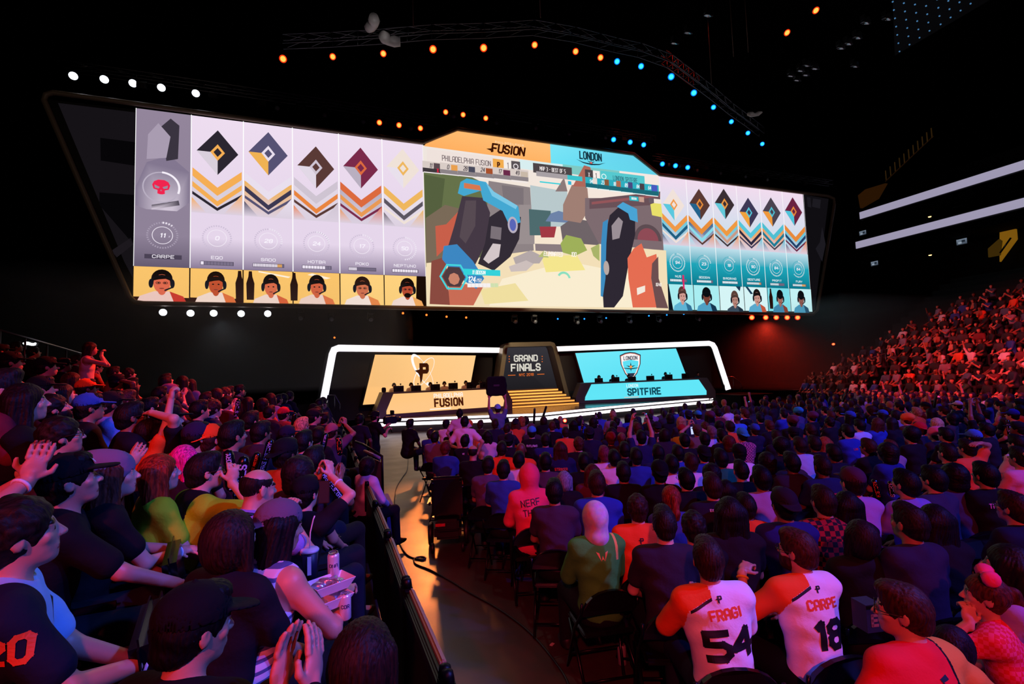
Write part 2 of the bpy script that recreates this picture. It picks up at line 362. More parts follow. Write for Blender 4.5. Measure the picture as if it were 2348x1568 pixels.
def hero1(g):
    hero(g, '93859b', '8f8298', '655a70', [('837790', [(.02, .38), (.6, .32), (.97, .42), (.97, .62), (.6, .72), (.2, .66), (.02, .5)]), ('3a3440', [(.55, .68), (.76, .7), (.78, .92), (.62, .96), (.45, .9)]), ('a99cb1', [(.2, .68), (.55, .7), (.62, .84), (.4, .92), (.22, .84)]), ('4b4452', [(.3, .36), (.8, .4), (.78, .43), (.3, .39)])],
         (11, 'F2EAF6', 'a79bb0', '', None)); g.L += 1
    g.rect(.19, .05, .85, .078, '4b4255'); g.L += 1
    for q in text_quads('CARPE', 1, .95, 1.15, 0, 2): g.poly([(.52 + x * .022 / g.asp, .054 + y * .022) for x, y in q], 'F4EEF8')
    skull(g)
panel(x0, x0 + W1, zm, zt, 'status_panel', hero1)
LH = [(0, 'EQO', (.1, 8, 0), bands(G1, '2B2630', OR, OR)), (28, 'SADO', (.8, 20, .15), bands('EFB254', '565273', 'E9DFEE', '3C3852')),
      (24, 'HOTBA', (.8, 8, 0), bands('E2D8E6', '5A3A36', 'CFC4D2', 'E9853F')), (17, 'POKO', (.3, 20, 0), bands(G2, '7A2A4A', 'DC6A3E', 'E99A55')),
      (50, 'NEPTUNO', (.95, 8, 0), bands('E9E0EC', 'F0E2D8', 'EFB75E', '5c5560'))]
for i, (p, nm, hp, mo) in enumerate(LH):
    panel(x0 + W1 * (i + 1), x0 + W1 * (i + 2), zm, zt, 'status_panel', hero, LP, LM, LB, mo, (p, 'F6F0FA', 'CDBFD6', nm, hp))
zmr = S(1690, 657)[1]; ztr = S(1680, 424)[1]
RH = [(94, 'NUS', (.7, 8, 0), bands('5BC8DE', 'F1E2DA', 'F09A4A', '1F5E80')), (23, 'BDOSIN', (.85, 8, 0), bands('23628C', '5A3A34', 'E88E3A', '8ADCEC')),
      (18, 'BIRDRING', (1, 8, 0), bands('63C9DA', '3A2E33', 'EE9A42', 'C99A86')), (90, 'GESTURE', (.85, 20, .1), bands('F0A23E', '3D3856', '55C6DA', '2b2840')),
      (84, 'PROFIT', (.6, 20, 0), bands('EF9A3C', '4A4350', '4FBFD2', '1f7d96')), (64, 'FURY', (.7, 20, .25), bands('4FC4DA', '6b2240', 'E88A3A', '20406a'))]
for i, (p, nm, hp, mo) in enumerate(RH):
    panel(x2 + W2 * i, x2 + W2 * (i + 1), zmr, ztr, 'status_panel', hero, 'F2DBEE', 'BFE0EC', '08788C', mo, (p, 'FFFFFF', '39A9BC', nm, hp), 'F0FBFF', '1FA6BA', 'DDEFF5')
f = sp(); f.L = 40; p = loc2(S(1563, 645)); f.rect(p[0] - .06, p[1] - .5, p[0] + .06, p[1] + .35, 'E02464'); f.build('damage_mark', scr, SCR)

def bust(g, cx, s, skin, hair, shirt, sl, glasses=False, cap=False, beard=False, low=0.):
    a = g.asp; P = lambda x, y: (cx + x * s, y - low)
    e = lambda x, y, rx, ry, c, **k: g.ell(cx + x * s, y - low, rx * s, ry, c, **k)
    g.L += 1; g.poly([P(-1.0, -.05), P(-.85, .16), P(-.3, .30), P(.3, .30), P(.85, .16), P(1.0, -.05)], shirt)
    g.L += 1; g.poly([P(.3, .30), P(.85, .16), P(1.0, -.05), P(.5, -.05)], sl)
    g.L += 1; e(0, .33, .16, .14, skin)
    g.L += 1; e(0, .66, .42, .27, hair); g.L += 1; e(0, .52, .33, .27, skin)
    g.L += 1; g.poly([P(-.36, .60), P(-.3, .74), P(0, .78), P(.3, .74), P(.36, .6), P(.15, .66), P(-.1, .64)], hair)
    for sx in (-1, 1): e(.13 * sx, .54, .05, .02, '1a1212')
    e(0, .38, .1, .016, '8a3a32')
    g.L += 1; e(.02, .46, .045, .03, '00000a' if 0 else skin)
    if beard: e(0, .34, .2, .08, hair)
    if glasses:
        for sx in (-1, 1): g.ring(cx + .14 * sx * s, .54 - low, .075 * s, .1 * s, '140c0c', 12, asp=a * .0 + 1.0 * (1 / 1) * .9)
    if cap: e(0, .72, .4, .2, '0a0d12')
    g.L += 1
    for sx in (-1, 1): e(.42 * sx, .52, .09, .13, '10141f')
    g.ring(cx, .58 - low, .40 * s, .45 * s, '10141f', 16, 10, 170, asp=a * 1.0 if a < 1 else .75)
    g.poly([P(.42, .44), P(.44, .4), P(.12, .30), P(.1, .34)], '10141f')
def camview(g, bg, dark, args):
    g.rect(0, 0, 1, 1, bg); g.L += 1
    for q in dark: g.poly(q[1:], q[0])
    bust(g, *args); g.L += 1; g.rect(0, 0, .012, 1, '20120a'); g.rect(.988, 0, 1, 1, '20120a')
OB = 'FBC56C'
band = ['2a0d06', (0, 0), (1, 0), (1, .12), (0, .14)]
sil = lambda x: ['25100c', (x - .07, .1), (x + .07, .1), (x + .08, .6), (x + .04, .8), (x + .03, .97), (x - .03, .97), (x - .04, .8), (x - .08, .6)]
cs = [(OB, [band], (.5, .45, 'E06A4E', '120a08', 'EFC9C0', 'C9362C', True)), (OB, [band, sil(.93)], (.48, .4, 'C0502E', '1c0e08', 'F3D9CC', 'E0703C')),
      (OB, [sil(.14), ['FFF0DC', (.3, .95), (.9, .8), (.95, .84), (.3, .99)]], (.55, .38, 'D76A48', '120a08', 'F1D6CA', 'D8623A', False, False, False, .03)),
      (OB, [sil(.02), ['FFF0DC', (.3, .92), (.7, .8), (.8, .84), (.4, .97)]], (.5, .4, 'D06040', '120a08', 'EED0C4', 'DE7346')), ('FFD27E', [], (.5, .42, 'D0704E', '2a140c', 'F5E2D8', 'E8874A', True)),
      ('FFD27E', [['1a0c06', (.75, 0), (1, 0), (1, 1), (.78, 1)]], (.55, .4, 'B84A30', '120806', 'F2DAD0', 'EFA860', True, False, True))]
for i, (bg, dk, ar) in enumerate(cs): panel(x0 + W1 * i, x0 + W1 * (i + 1), zb, zm, 'player_camera_view', camview, bg, dk, ar)
CB = 'A9EDF1'
cs = [(CB, [['0b1420', (0, 0), (.22, 0), (.1, 1), (0, 1)]], (.58, .36, 'D09A90', '5a3a34', '5FB3D4', '2F6F94')), (CB, [], (.5, .4, '7a3f34', '0b0708', '4FA0C4', '15364f', False, True)),
      ('D5F4F6', [['1b3a55', (.7, 1), (.9, 1), (.85, .8)]], (.62, .36, 'B58478', '5a4038', '3a4b5c', '203040', False, False, False, .1)), ('D5F4F6', [['1b3a55', (.1, 1), (.3, .7), (.4, .72), (.2, 1)]], (.55, .38, 'C89488', '1a1212', '58A8CC', 'C4563A')),
      ('7FDDE8', [sil(.16)], (.55, .34, 'A06A60', '0e0a0c', '3f86aa', '8a3a2a', False, True)), ('C4F1F4', [], (.5, .36, '8a5850', '0e0a0c', '4a9abc', '20506e', False, True))]
zbr = S(1690, 712)[1]
for i, (bg, dk, ar) in enumerate(cs): panel(x2 + W2 * i + .1, x2 + W2 * (i + 1) + .1, zbr, zmr, 'player_camera_view', camview, bg, dk, ar)

# game picture: a plain sunny courtyard with generic tools in the near view
f = sp(); f.L = 1
def gp(c, *pts): f.L += 1; pp(f, pts, c)
pp(f, [(978, 703), (1531, 712), (1510, 402), (969, 333)], 'F2E2DA', ['F6E3BE', 'F8E6C6', 'F6E8E2', 'EFE6E0'])
gp('7FC9C4', (1290, 376), (1420, 392), (1420, 415), (1290, 396)); gp('D8EEF0', (1190, 366), (1290, 377), (1290, 400), (1190, 386))
gp('66724A', (971, 380), (1060, 396), (1120, 425), (1150, 470), (1130, 610), (977, 612)); gp('55603F', (973, 400), (1020, 410), (1010, 500), (976, 510)); gp('7A6A58', (976, 500), (1020, 470), (1060, 480), (1060, 600), (977, 606))
gp('8E8385', (1120, 415), (1215, 430), (1225, 600), (1110, 600)); gp('7D7378', (1150, 425), (1200, 432), (1200, 470), (1155, 468)); gp('9A8F90', (1190, 470), (1225, 470), (1225, 560), (1185, 560))
gp('B9C9CC', (1215, 425), (1300, 440), (1300, 520), (1220, 520)); gp('4E6B6E', (1212, 480), (1262, 484), (1262, 540), (1214, 540)); gp('A33A45', (1236, 520), (1275, 520), (1270, 545), (1240, 545))
gp('6E83A8', (1250, 508), (1262, 490), (1280, 484), (1300, 490), (1312, 512)); gp('6F6468', (1284, 520), (1312, 500), (1372, 512), (1372, 572), (1290, 560))
gp('A07F74', (1290, 470), (1310, 425), (1345, 425), (1350, 480), (1330, 512), (1290, 505)); gp('B0685A', (1312, 428), (1338, 380), (1352, 384), (1364, 430)); gp('8d7a7a', (1272, 440), (1292, 408), (1300, 440))
gp('7E6B70', (1340, 455), (1512, 455), (1520, 575), (1372, 560), (1340, 500)); gp('6A5158', (1350, 458), (1512, 440), (1512, 470), (1350, 480)); gp('94565A', (1355, 464), (1512, 446), (1512, 452), (1355, 470))
f.L += 1; c = loc2(S(1484, 552)); f.ell(c[0], c[1], .95, .95, '5d4c52', 20, 0, 180); f.L += 1; f.ell(c[0], c[1], .72, .72, '8F4B56', 20, 0, 180)
gp('F3DFB8', (977, 604), (1110, 590), (1225, 575), (1330, 560), (1525, 575), (1531, 712), (978, 703)); gp('FAEDD0', (1150, 640), (1300, 600), (1500, 640), (1515, 706), (1120, 702)); gp('F5E68E', (1240, 590), (1320, 585), (1340, 620), (1250, 625)); gp('F0DFA0', (1100, 665), (1180, 650), (1210, 690), (1110, 698))
gp('B4A8A8', (1175, 592), (1215, 575), (1245, 590), (1235, 605), (1180, 606)); gp('CDBFBC', (1165, 612), (1205, 598), (1222, 606), (1205, 622), (1170, 624)); gp('8B7C80', (1225, 560), (1300, 562), (1296, 580), (1226, 576))
gp('9FB05A', (1283, 560), (1296, 540), (1330, 548), (1344, 575), (1316, 588), (1288, 580)); gp('A9B46A', (1352, 570), (1372, 560), (1372, 600), (1358, 588)); gp('B7BE77', (1232, 590), (1246, 575), (1256, 592)); gp('E9E06A', (1488, 470), (1512, 462), (1516, 500), (1492, 495))
# generic tool shapes
gp('C85F4A', (997, 520), (1022, 516), (1052, 484), (1058, 500), (1030, 560), (1000, 590)); gp('C96C55', (1028, 650), (1108, 655), (1084, 701), (1026, 700)); gp('8a4a40', (988, 600), (1020, 590), (1030, 700), (984, 698))
gp('453945', (1058, 452), (1108, 456), (1122, 490), (1112, 560), (1086, 612), (1022, 580), (1040, 520)); gp('574a52', (1066, 462), (1090, 462), (1088, 520), (1066, 560), (1052, 545))
gp('332C36', (1120, 500), (1150, 480), (1192, 500), (1188, 550), (1168, 590), (1130, 622), (1094, 606), (1110, 560)); gp('D3C6C8', (1128, 560), (1146, 562), (1142, 590), (1118, 606), (1106, 596)); gp('7b7178', (1124, 520), (1148, 524), (1146, 552), (1122, 548))
gp('45A8D2', (1048, 446), (1054, 420), (1068, 412), (1112, 420), (1130, 442), (1186, 476), (1191, 512), (1166, 520), (1150, 486), (1106, 462), (1100, 440), (1062, 452)); gp('D6784F', (1062, 422), (1098, 428), (1102, 440), (1062, 434)); gp('7CC8E6', (1112, 422), (1130, 442), (1184, 474), (1180, 482), (1126, 452))
gp('3D87C2', (1012, 596), (1016, 566), (1046, 562), (1082, 600), (1108, 640), (1090, 664), (1040, 630)); f.L += 1; c = loc2(S(1173, 518)); f.ell(c[0], c[1], .28, .44, 'B8AFC0'); f.L += 1; f.ell(c[0], c[1], .18, .32, '5A66B8')
gp('2E2833', (1384, 540), (1394, 496), (1418, 474), (1452, 494), (1452, 540), (1438, 600), (1424, 680), (1404, 706), (1380, 706), (1376, 640)); gp('9b8f96', (1398, 520), (1414, 500), (1424, 510), (1416, 548), (1400, 552))
gp('4AA4D4', (1410, 476), (1424, 466), (1456, 482), (1458, 512), (1440, 506), (1436, 492)); gp('3E8CC0', (1374, 560), (1378, 512), (1390, 505), (1386, 560), (1384, 640), (1378, 682), (1373, 680)); f.L += 1; c = loc2(S(1386, 616)); f.ell(c[0], c[1], .18, .4, 'B8A9A4')
gp('E56D52', (1436, 640), (1434, 594), (1448, 572), (1466, 560), (1478, 592), (1500, 584), (1502, 604), (1488, 640), (1500, 706), (1446, 706)); gp('6d4f50', (1490, 606), (1504, 590), (1505, 640), (1527, 708), (1500, 707), (1488, 640))
gp('F5E9DC', (1455, 662), (1474, 656), (1474, 670), (1456, 678))
# overlay writing on the picture
def tx(t, px, py, h, col, th=.75, wide=.5, slant=0., gap=.8): f.L += 1; c = loc2(S(px, py)); f.text(t, c[0], c[1] - h / 2, h, col, th, wide, slant, gap)
def bx(px, py, w, h, col): f.L += 1; c = loc2(S(px, py)); f.rect(c[0] - w / 2, c[1] - h / 2, c[0] + w / 2, c[1] + h / 2, col)
bx(1058, 371, 3.6, .68, 'EFE2DC'); tx('PHILADELPHIA FUSION', 1068, 373, .30, '6B5B60', .65, .55)
bx(1140, 382, .62, .6, 'F2AC4E'); tx('P', 1140, 382, .3, '4a1f10', 1.3); bx(1162, 384, .5, .6, 'F5EDE8'); tx('1', 1161, 384, .34, '8a7f84', .7); bx(1179, 386, .5, .56, '5a5256'); f.L += 1; c = loc2(S(1179, 386)); f.ring(c[0], c[1], .1, .15, 'E8E0E4', 16)
bx(1263, 394, 2.3, .52, '4d4548'); tx('MAP 3 - BEST OF 5', 1263, 394, .23, 'F2EAEA', .7, .46)
bx(1423, 413, 2.9, .58, '56C9CF'); tx('LONDON SPITFIRE', 1428, 415, .28, '2c6f7e', .65, .44); f.L += 1; c = loc2(S(1379, 409)); f.ring(c[0], c[1], .12, .17, 'E6FAFA', 8)
bx(1361, 407, .5, .56, 'F7EFEA'); tx('1', 1361, 407, .3, '5a5256'); bx(1345, 405, .5, .56, '4d4548'); tx('X', 1345, 405, .26, 'EFE8E8', .6)
for k in range(6):
    bx(990 + 39 * k, 388 + 3.6 * k, 1.02, .5, 'D9CCC6'); tx(('11', '0', '28', '24', '17', '49')[k], 985 + 39 * k, 385 + 3.6 * k, .24, '4a4048', .8, .5, .15)
    bx(1001 + 39 * k, 388 + 4 * k, .4, .34, ('5b4a50', 'E9A050', '4a4a5c', 'A8502c', '6b2a4a', 'C9B9A8')[k]); bx(990 + 39 * k, 397 + 3.8 * k, 1.0, .22, '3f383d' if k == 0 else '8d8488'); bx(990 + 39 * k, 402 + 4.2 * k, .9, .05, 'F2EAEA')
for k in range(6):
    bx(1352 + 26 * k, 424 + 3.2 * k, .98, .5, '2FAFC0'); tx(('94', '23', '18', '89', '84', '64')[k], 1347 + 26 * k, 422 + 3.2 * k, .22, 'F0FBFF', .8, .5, .15)
    bx(1358 + 26 * k, 423 + 3.2 * k, .4, .38, ('E8DCD4', '8A5A3c', 'B06A50', '4A4A80', '4a4048', '4a5ac0')[k]); bx(1352 + 26 * k, 433 + 3.4 * k, .96, .26, '1d6a78'); bx(1352 + 26 * k, 438 + 3.6 * k, .86, .05, 'E6FAFA')
bx(1258, 411, 1.9, .26, 'A8A0A4'); bx(1308, 417, .9, .26, '3CC3CC'); bx(1252, 428, 1.2, .07, '2FD0DA'); bx(1296, 428, .2, .2, '2FB8DA')
tx('X', 999, 401, .2, 'E02040', 1.2); bx(1441, 463, .6, .26, '2FB8C4'); tx('BDOSIN', 1441, 463, .13, 'FFFFFF', .8); bx(1458, 465, .34, .3, 'C9A090'); bx(1480, 467, .34, .3, '6a5c66'); bx(1494, 469, .5, .26, 'F3E6DC')
tx('ELIMINATED', 1258, 588, .26, 'FFF6EE', .8, .5, .15); tx('100', 1304, 589, .26, 'FFF6EE', .8, .5, .15)
f.L += 1; c = loc2(S(1035, 640)); f.ring(c[0], c[1], .62, .72, '45D6DE', 6); f.L += 1; f.ell(c[0], c[1], .56, .56, '4f3b40', 6); f.L += 1; f.ell(c[0], c[1] - .1, .28, .3, 'C9846c', 8)
bx(1098, 630, 1.9, .3, '35D2DA'); tx('11 BDOSIN', 1090, 630, .2, 'FFFFFF', .8, .5, .15); tx('124', 1074, 646, .32, 'FFFFFF', .8, .5, .15); tx('/150', 1090, 648, .18, 'EFE6E6', .8, .5, .15)
for k in range(8): bx(1069 + 8.6 * k, 659, .19, .2, 'F6F0F0' if k < 6 else 'CFE0B0')
tx('10/40', 1494, 657, .2, 'FFF6F0', .8, .5, .15)
f.L += 1; c = loc2(S(1281, 645)); f.ring(c[0], c[1], .28, .4, '8CE0C0', 16, 10, 150)
f.build('game_picture', scr, SCR)
# banner above the picture
f = sp(); f.L = 2
pp(f, [(1263, 374), (972, 335), (976, 330), (1048, 300), (1261, 325)], 'FDB765', ['FFB466', 'FFAF60', 'FFAF60', 'FFBC70', 'FFC078'])
f.L = 4; c = loc2(S(1164, 344)); f.text('FUSION', c[0], c[1] - .25, .52, '3a1205', 1.15, .72, .18, 1.1); f.L = 5
c = loc2(S(1164, 330)); f.text('PHILADELPHIA', c[0] + .1, c[1] - .04, .11, 'FFE8C8', .8, 1., 0, 4)
c = loc2(S(1127, 344)); f.poly([(c[0] - .3, c[1] + .03), (c[0] + .1, c[1] + .1), (c[0] + .1, c[1] - .1)], '3a1205'); f.build('team_banner', scr, SCR)
f = sp(); f.L = 2
pp(f, [(1263, 374), (1261, 325), (1451, 357), (1510, 402)], '69DBF0', ['6FE2F6', '7CE6F8', '66D4EE', '62D2E8'])
f.L = 4; c = loc2(S(1354, 360)); f.text('LONDON', c[0], c[1] - .2, .48, '12303f', .95, .5, 0, 1.0); c = loc2(S(1355, 374))
f.ell(c[0], c[1] - .02, .085, .085, 'E06A60'); f.L = 5
for a in (90, 210, 330, 30, 150): f.poly([(c[0] + .08 * math.cos(math.radians(a + 25)), c[1] + .08 * math.sin(math.radians(a + 25))), (c[0] + .3 * math.cos(math.radians(a)), c[1] + .22 * math.sin(math.radians(a))), (c[0] + .08 * math.cos(math.radians(a - 25)), c[1] + .08 * math.sin(math.radians(a - 25)))], '12303f')
f.poly([(c[0] - .95, c[1] + .12), (c[0] - .5, c[1] - .06), (c[0], c[1] - .12), (c[0], c[1] - .04), (c[0] - .5, c[1] + .0)], '12303f'); f.poly([(c[0] + .95, c[1] + .12), (c[0] + .5, c[1] - .06), (c[0], c[1] - .12), (c[0], c[1] - .04), (c[0] + .5, c[1] + .0)], '12303f')
f.build('team_banner', scr, SCR)

# ================================================================== STAGE
ST = .65
def gz(px, py, z=ST): return at_z(px, py, z)
fl = [at_z(872, 962, .62), at_z(1240, 948, .62), at_z(1400, 932, .62), at_z(1642, 911, .62)]
flr = [(1.7, fl[0][1] + .1), (fl[1][0], fl[1][1]), (fl[2][0], fl[2][1]), (fl[3][0] - .1, fl[3][1])]
deck = [flr[0], flr[1], flr[2], flr[3], (21.6, 24.2), (21.6, 32), (1.2, 32), (1.2, 24)]
stg = thing('stage', 'low wide stage with a glowing front edge and glossy deck', 'stage', (XC, 24, 0))
def rel(p, c=(XC, 24, 0)): return tuple(np.array(p, float) - np.array(c))
sm_ = mat('glossy_stage_deck', '5a4034', .2, 0, bump=.02, bscale=3)
MB().prism([rel((x, y, ST)) for x, y in deck], (0, 0, -.08)).build('deck', sm_, stg)
MB().prism([rel((x + (.12 if i < 4 else 0) * (1 if x < 10 else -1), y + (.12 if i < 4 else 0), ST - .08)) for i, (x, y) in enumerate(deck)], (0, 0, -.56)).build('skirt', mat('stage_skirt', '0a0909', .6), stg)
M_led = mat('white_led_strip', 'ffffff', .5, emit='FFF4FA', es=2.2)
ea = MB(); eb = MB()
for k in range(3):
    a, b = flr[k], flr[k + 1]
    for mbx, z, hh, o in ((ea, ST - .07, .10, -.03), (eb, ST - .27, .14, -.06)):
        dd = np.array([b[0] - a[0], b[1] - a[1]]); L = np.linalg.norm(dd); mbx.box(rel(((a[0] + b[0]) / 2, (a[1] + b[1]) / 2 + o, z)), (L + .02, .06, hh), math.atan2(dd[1], dd[0]))
ea.build('upper_light_strip', M_led, stg); eb.build('lower_light_strip', M_led, stg)
# riser carrying the screens behind the desks
MB().box(rel((XC, 29.6, .98)), (26, 5, .66)).build('rear_platform', mat('stage_skirt', '0a0909', .6), stg)
# back wings
WA, WB = np.array([-.1, 23.3, 0]), np.array([9.19, 27.67, 0]); WD, WE = np.array([12.98, 27.2, 0]), np.array([21.8, 23.8, 0])
def wn(a, b): d = (b - a) / np.linalg.norm(b - a); return d, np.array([d[1], -d[0], 0])
M_bar = mat('light_tube', 'ffffff', .4, emit='FFFAFF', es=1.35)
M_bar2 = mat('lamp_housing', '121113', .5)
def light_frame(a, b, pts, label):
    d, n = wn(a, b); P = [at_pl(px, py, a, n) for px, py in pts]
    o = P[0].copy(); t = thing('light_arch', label, 'light', o)
    q = [p - o for p in P]
    # flat bar: sweep a rectangle along the path within the wing plane
    up = np.array([0, 0, 1.])
    def ribbon(w_, dep, off, nm, m_):
        mb = MB(); V = []
        for i, p in enumerate(q):
            t0 = q[max(i - 1, 0)]; t1 = q[min(i + 1, len(q) - 1)]; tt = (t1 - t0); tt /= np.linalg.norm(tt)
            s_ = np.cross(tt, n); s_ /= np.linalg.norm(s_)
            V += [p + s_ * w_ / 2 + n * off, p - s_ * w_ / 2 + n * off, p - s_ * w_ / 2 + n * (off - dep), p + s_ * w_ / 2 + n * (off - dep)]
        F = [(4 * i + k, 4 * i + (k + 1) % 4, 4 * i + 4 + (k + 1) % 4, 4 * i + 4 + k) for i in range(len(q) - 1) for k in range(4)]
        mb.add(V, F); mb.build(nm, m_, t)
    ribbon(.30, .08, .05, 'light_tube', M_bar); ribbon(.36, .25, -.04, 'housing', M_bar2)
    return t
light_frame(WA, WB, [(737, 945), (762, 812), (766, 802), (776, 798), (1150, 803)], 'white light tube arching over the orange team side of the stage')
light_frame(WD, WE, [(1276, 800), (1626, 787), (1634, 790), (1639, 798), (1670, 893)], 'white light tube arching over the cyan team side of the stage')
def logo_fusion(f, c, s):
    X, Y = c; f.L += 1
    def orb(rx, ry, rot, a0, a1, col, w0=.05, cx=0, cy=0):
        N = 36; pr = None
        for k in range(N + 1):
            a = math.radians(a0 + (a1 - a0) * k / N); w_ = w0 * (.45 + .55 * math.sin(math.pi * k / N)); pts = []
            for j in (-1, 1):
                x, y = (rx + j * w_) * math.cos(a), (ry + j * w_) * math.sin(a); c_, s_ = math.cos(rot), math.sin(rot)
                pts.append((X + (cx + x * c_ - y * s_) * s, Y + (cy + x * s_ + y * c_) * s))
            if pr: f.poly([pr[0], pts[0], pts[1], pr[1]], col)
            pr = pts
    orb(.33, .98, .62, 40, 185, 'FFFFFF', .085, -.02, .05); orb(.33, .98, .62, 0, 360, 'FFFFFF', .018, -.02, .05); orb(.36, .92, -.70, 0, 360, 'FFFFFF', .020, .06, .0)
    f.ell(X + .27 * s, Y - .62 * s, .09 * s, .09 * s, 'FFFFFF'); f.L += 1
    K = lambda pts: [(X + x * s * .84, Y + y * s * .84) for x, y in pts]
    D = '3a1608'
    for q in ([(-.28, .55), (.3, .55), (.42, .42), (.42, .3), (-.28, .3)], [(.18, .55), (.3, .55), (.42, .42), (.42, .08), (.3, -.06), (.18, -.06)], [(-.28, .16), (.3, .16), (.42, .06), (.3, -.1), (-.02, -.1), (-.28, -.05)], [(-.28, .55), (-.02, .55), (-.02, -.1), (-.1, -.5), (-.22, -.72), (-.28, -.2)], [(-.62, .1), (-.2, .18), (-.2, -.02), (-.34, -.08)], [(-.62, .1), (-.4, -.02), (-.22, -.3), (-.1, .1)]): f.poly(K(q), D)
def logo_london(f, c, s):
    X, Y = c
    def sh(k, col, dy=0): f.L += 1; f.poly([(X + x * s * k, Y + (y * k + dy) * s) for x, y in ((0, -1.05), (-.42, -.55), (-.68, .1), (-.72, .72), (-.35, .88), (0, .93), (.35, .88), (.72, .72), (.68, .1), (.42, -.55))], col)
    sh(1.06, '2b3348'); sh(.98, 'E89A84'); sh(.93, 'FFF8F8'); sh(.8, '5fe0f5', -.08); f.L += 1
    f.poly([(X - .62 * s, Y + .66 * s), (X - .62 * s, Y + .3 * s), (X, Y + .42 * s), (X + .62 * s, Y + .3 * s), (X + .62 * s, Y + .66 * s), (X, Y + .8 * s)], 'FFF8F8'); f.L += 1
    f.text('LONDON', X, Y + .40 * s, .3 * s, '2b3348', .9, .55, 0, 1.2)
    f.poly([(X - .3 * s, Y - .55 * s), (X + .3 * s, Y - .55 * s), (X, Y - .92 * s)], '2b3348'); f.L += 1
    for a in (90, 162, 18, 270): f.poly([(X + .07 * s * math.cos(math.radians(a + 60)), Y - .1 * s + .07 * s * math.sin(math.radians(a + 60))), (X + .36 * s * math.cos(math.radians(a)), Y - .1 * s + .36 * s * math.sin(math.radians(a))), (X + .07 * s * math.cos(math.radians(a - 60)), Y - .1 * s + .07 * s * math.sin(math.radians(a - 60)))], '14404a')
    for k in (-1, 1): f.poly([(X, Y - .2 * s), (X, Y - .28 * s), (X + k * .5 * s, Y - .2 * s), (X + k * .5 * s, Y - .15 * s)], '14404a')
    f.L += 1; f.ell(X, Y - .1 * s, .1 * s, .1 * s, 'F59A50')
def back_screen(a, b, pts, cols, label, logo, lpx, ls):
    d, n = wn(a, b); a2 = a - n * .35
    P = [at_pl(px, py, a2, n) for px, py in pts]; o = P[0].copy(); t = thing('backdrop_screen', label, 'screen', o)
    f = Flat((0, 0, 0), d, (0, 0, 1), n)
    q = [(np.dot(p - o, d), p[2] - o[2]) for p in P]; f.poly(q, cols[0], cols)
    f.L = 4; l = at_pl(*lpx, a2, n); logo(f, (np.dot(l - o, d), l[2] - o[2]), ls); f.build('display', t, SCR)
    cx_ = sum(x for x, y in q) / 4; cz_ = sum(y for x, y in q) / 4
    MB().prism([d * (cx_ + (x - cx_) * 1.03) + np.array([0, 0, cz_ + (y - cz_) * 1.05]) - n * .01 for x, y in q], -n * .15).build('housing', M_dk, t)
back_screen(WA, WB, [(832, 928), (1073, 912), (1091, 815), (860, 813)], ['FFC27A', 'FFC98A', 'FFCE8E', 'FFC880'], 'slanted orange screen with the dark winged letter emblem and white orbits', logo_fusion, (970, 853), 1.02)
back_screen(WD, WE, [(1347, 905), (1586, 893), (1550, 799), (1319, 809.5)], ['5FE0F4', '5BDEF3', '66E6F8', '72EAFB'], 'slanted cyan screen with a shield emblem and aeroplane', logo_london, (1446, 838), .86)
# dark fabric panels closing the wings
for a, b, lab in ((WA, WB, 'wall_wing_orange'), (WD, WE, 'wall_wing_cyan')):
    d, n = wn(a, b); mb = MB(); p = a - n * .62; q = b - n * .62
    mb.prism([p + (0, 0, .6), q + (0, 0, .6), q + (0, 0, 4.1), p + (0, 0, 4.1)], -n * .1); tag(mb.build(lab, mat('stage_panel_cloth', '1a0f0c', .7)), kind='structure')
# centre arch
AY = 26.9
A = [tuple(at_y(px, py, AY)) for px, py in [(1134, 893), (1154, 797), (1160, 788), (1170, 785), (1262, 783), (1271, 786), (1277, 796), (1309, 905)]]
arc = thing('stage_arch', 'tapered bronze arch around the dark title screen over the steps', 'arch', (XC, AY, 1.3))
ao = np.array((XC, AY, 1.3)); M_arch = mat('champagne_metal', '8f7f66', .35, .55)
outer = [np.array(p) - ao for p in A]; outer[0][2] = -.65; outer[-1][2] = -.65
ctr = np.mean([p for p in outer], axis=0)
inner = []
for i, p in enumerate(outer):
    t0, t1 = outer[max(i - 1, 0)], outer[min(i + 1, len(outer) - 1)]; tt = t1 - t0; tt /= np.linalg.norm(tt); inner.append(p + np.array([tt[2], 0, -tt[0]]) * .26)
mb = MB(); N = len(outer); V = []
for p, q in zip(outer, inner): V += [p, q, q + (0, 1.1, 0), p + (0, 1.1, 0)]
mb.add(V, [(4 * i + k, 4 * i + (k + 1) % 4, 4 * i + 4 + (k + 1) % 4, 4 * i + 4 + k) for i in range(N - 1) for k in range(4)]); mb.build('arch_frame', M_arch, arc)
mb = MB(); mb.prism([p + (0, .9, 0) for p in inner], (0, .12, 0)); mb.build('title_backing', mat('title_panel', '1c1a1e', .5, bump=.02), arc)
f = Flat((0, .86, 0), (1, 0, 0), (0, 0, 1), (0, -1, 0))
iz = [(p[0], p[2]) for p in inner]; f.poly([(x * .99, z * .99 + .02) for x, z in iz], '2a2a30', ['141214', '302e34', '36343a', '36343a', '36343a', '36343a', '302e34', '141214'])
def az(px, py): p = at_y(px, py, AY + .86) - ao; return (p[0], p[2])
f.L = 3; g1 = az(1206, 829); f.text('GRAND', g1[0], g1[1], .42, 'D8D4C8', 1.1, .8, 0, 1.4); g1 = az(1206, 851); f.text('FINALS', g1[0], g1[1], .48, 'D8D4C8', 1.15, .78, 0, 1.4)
g1 = az(1207, 862); f.text('NYC 2018', g1[0], g1[1], .17, 'E8702A', .9, .8, 0); z_ = g1[1] + .08
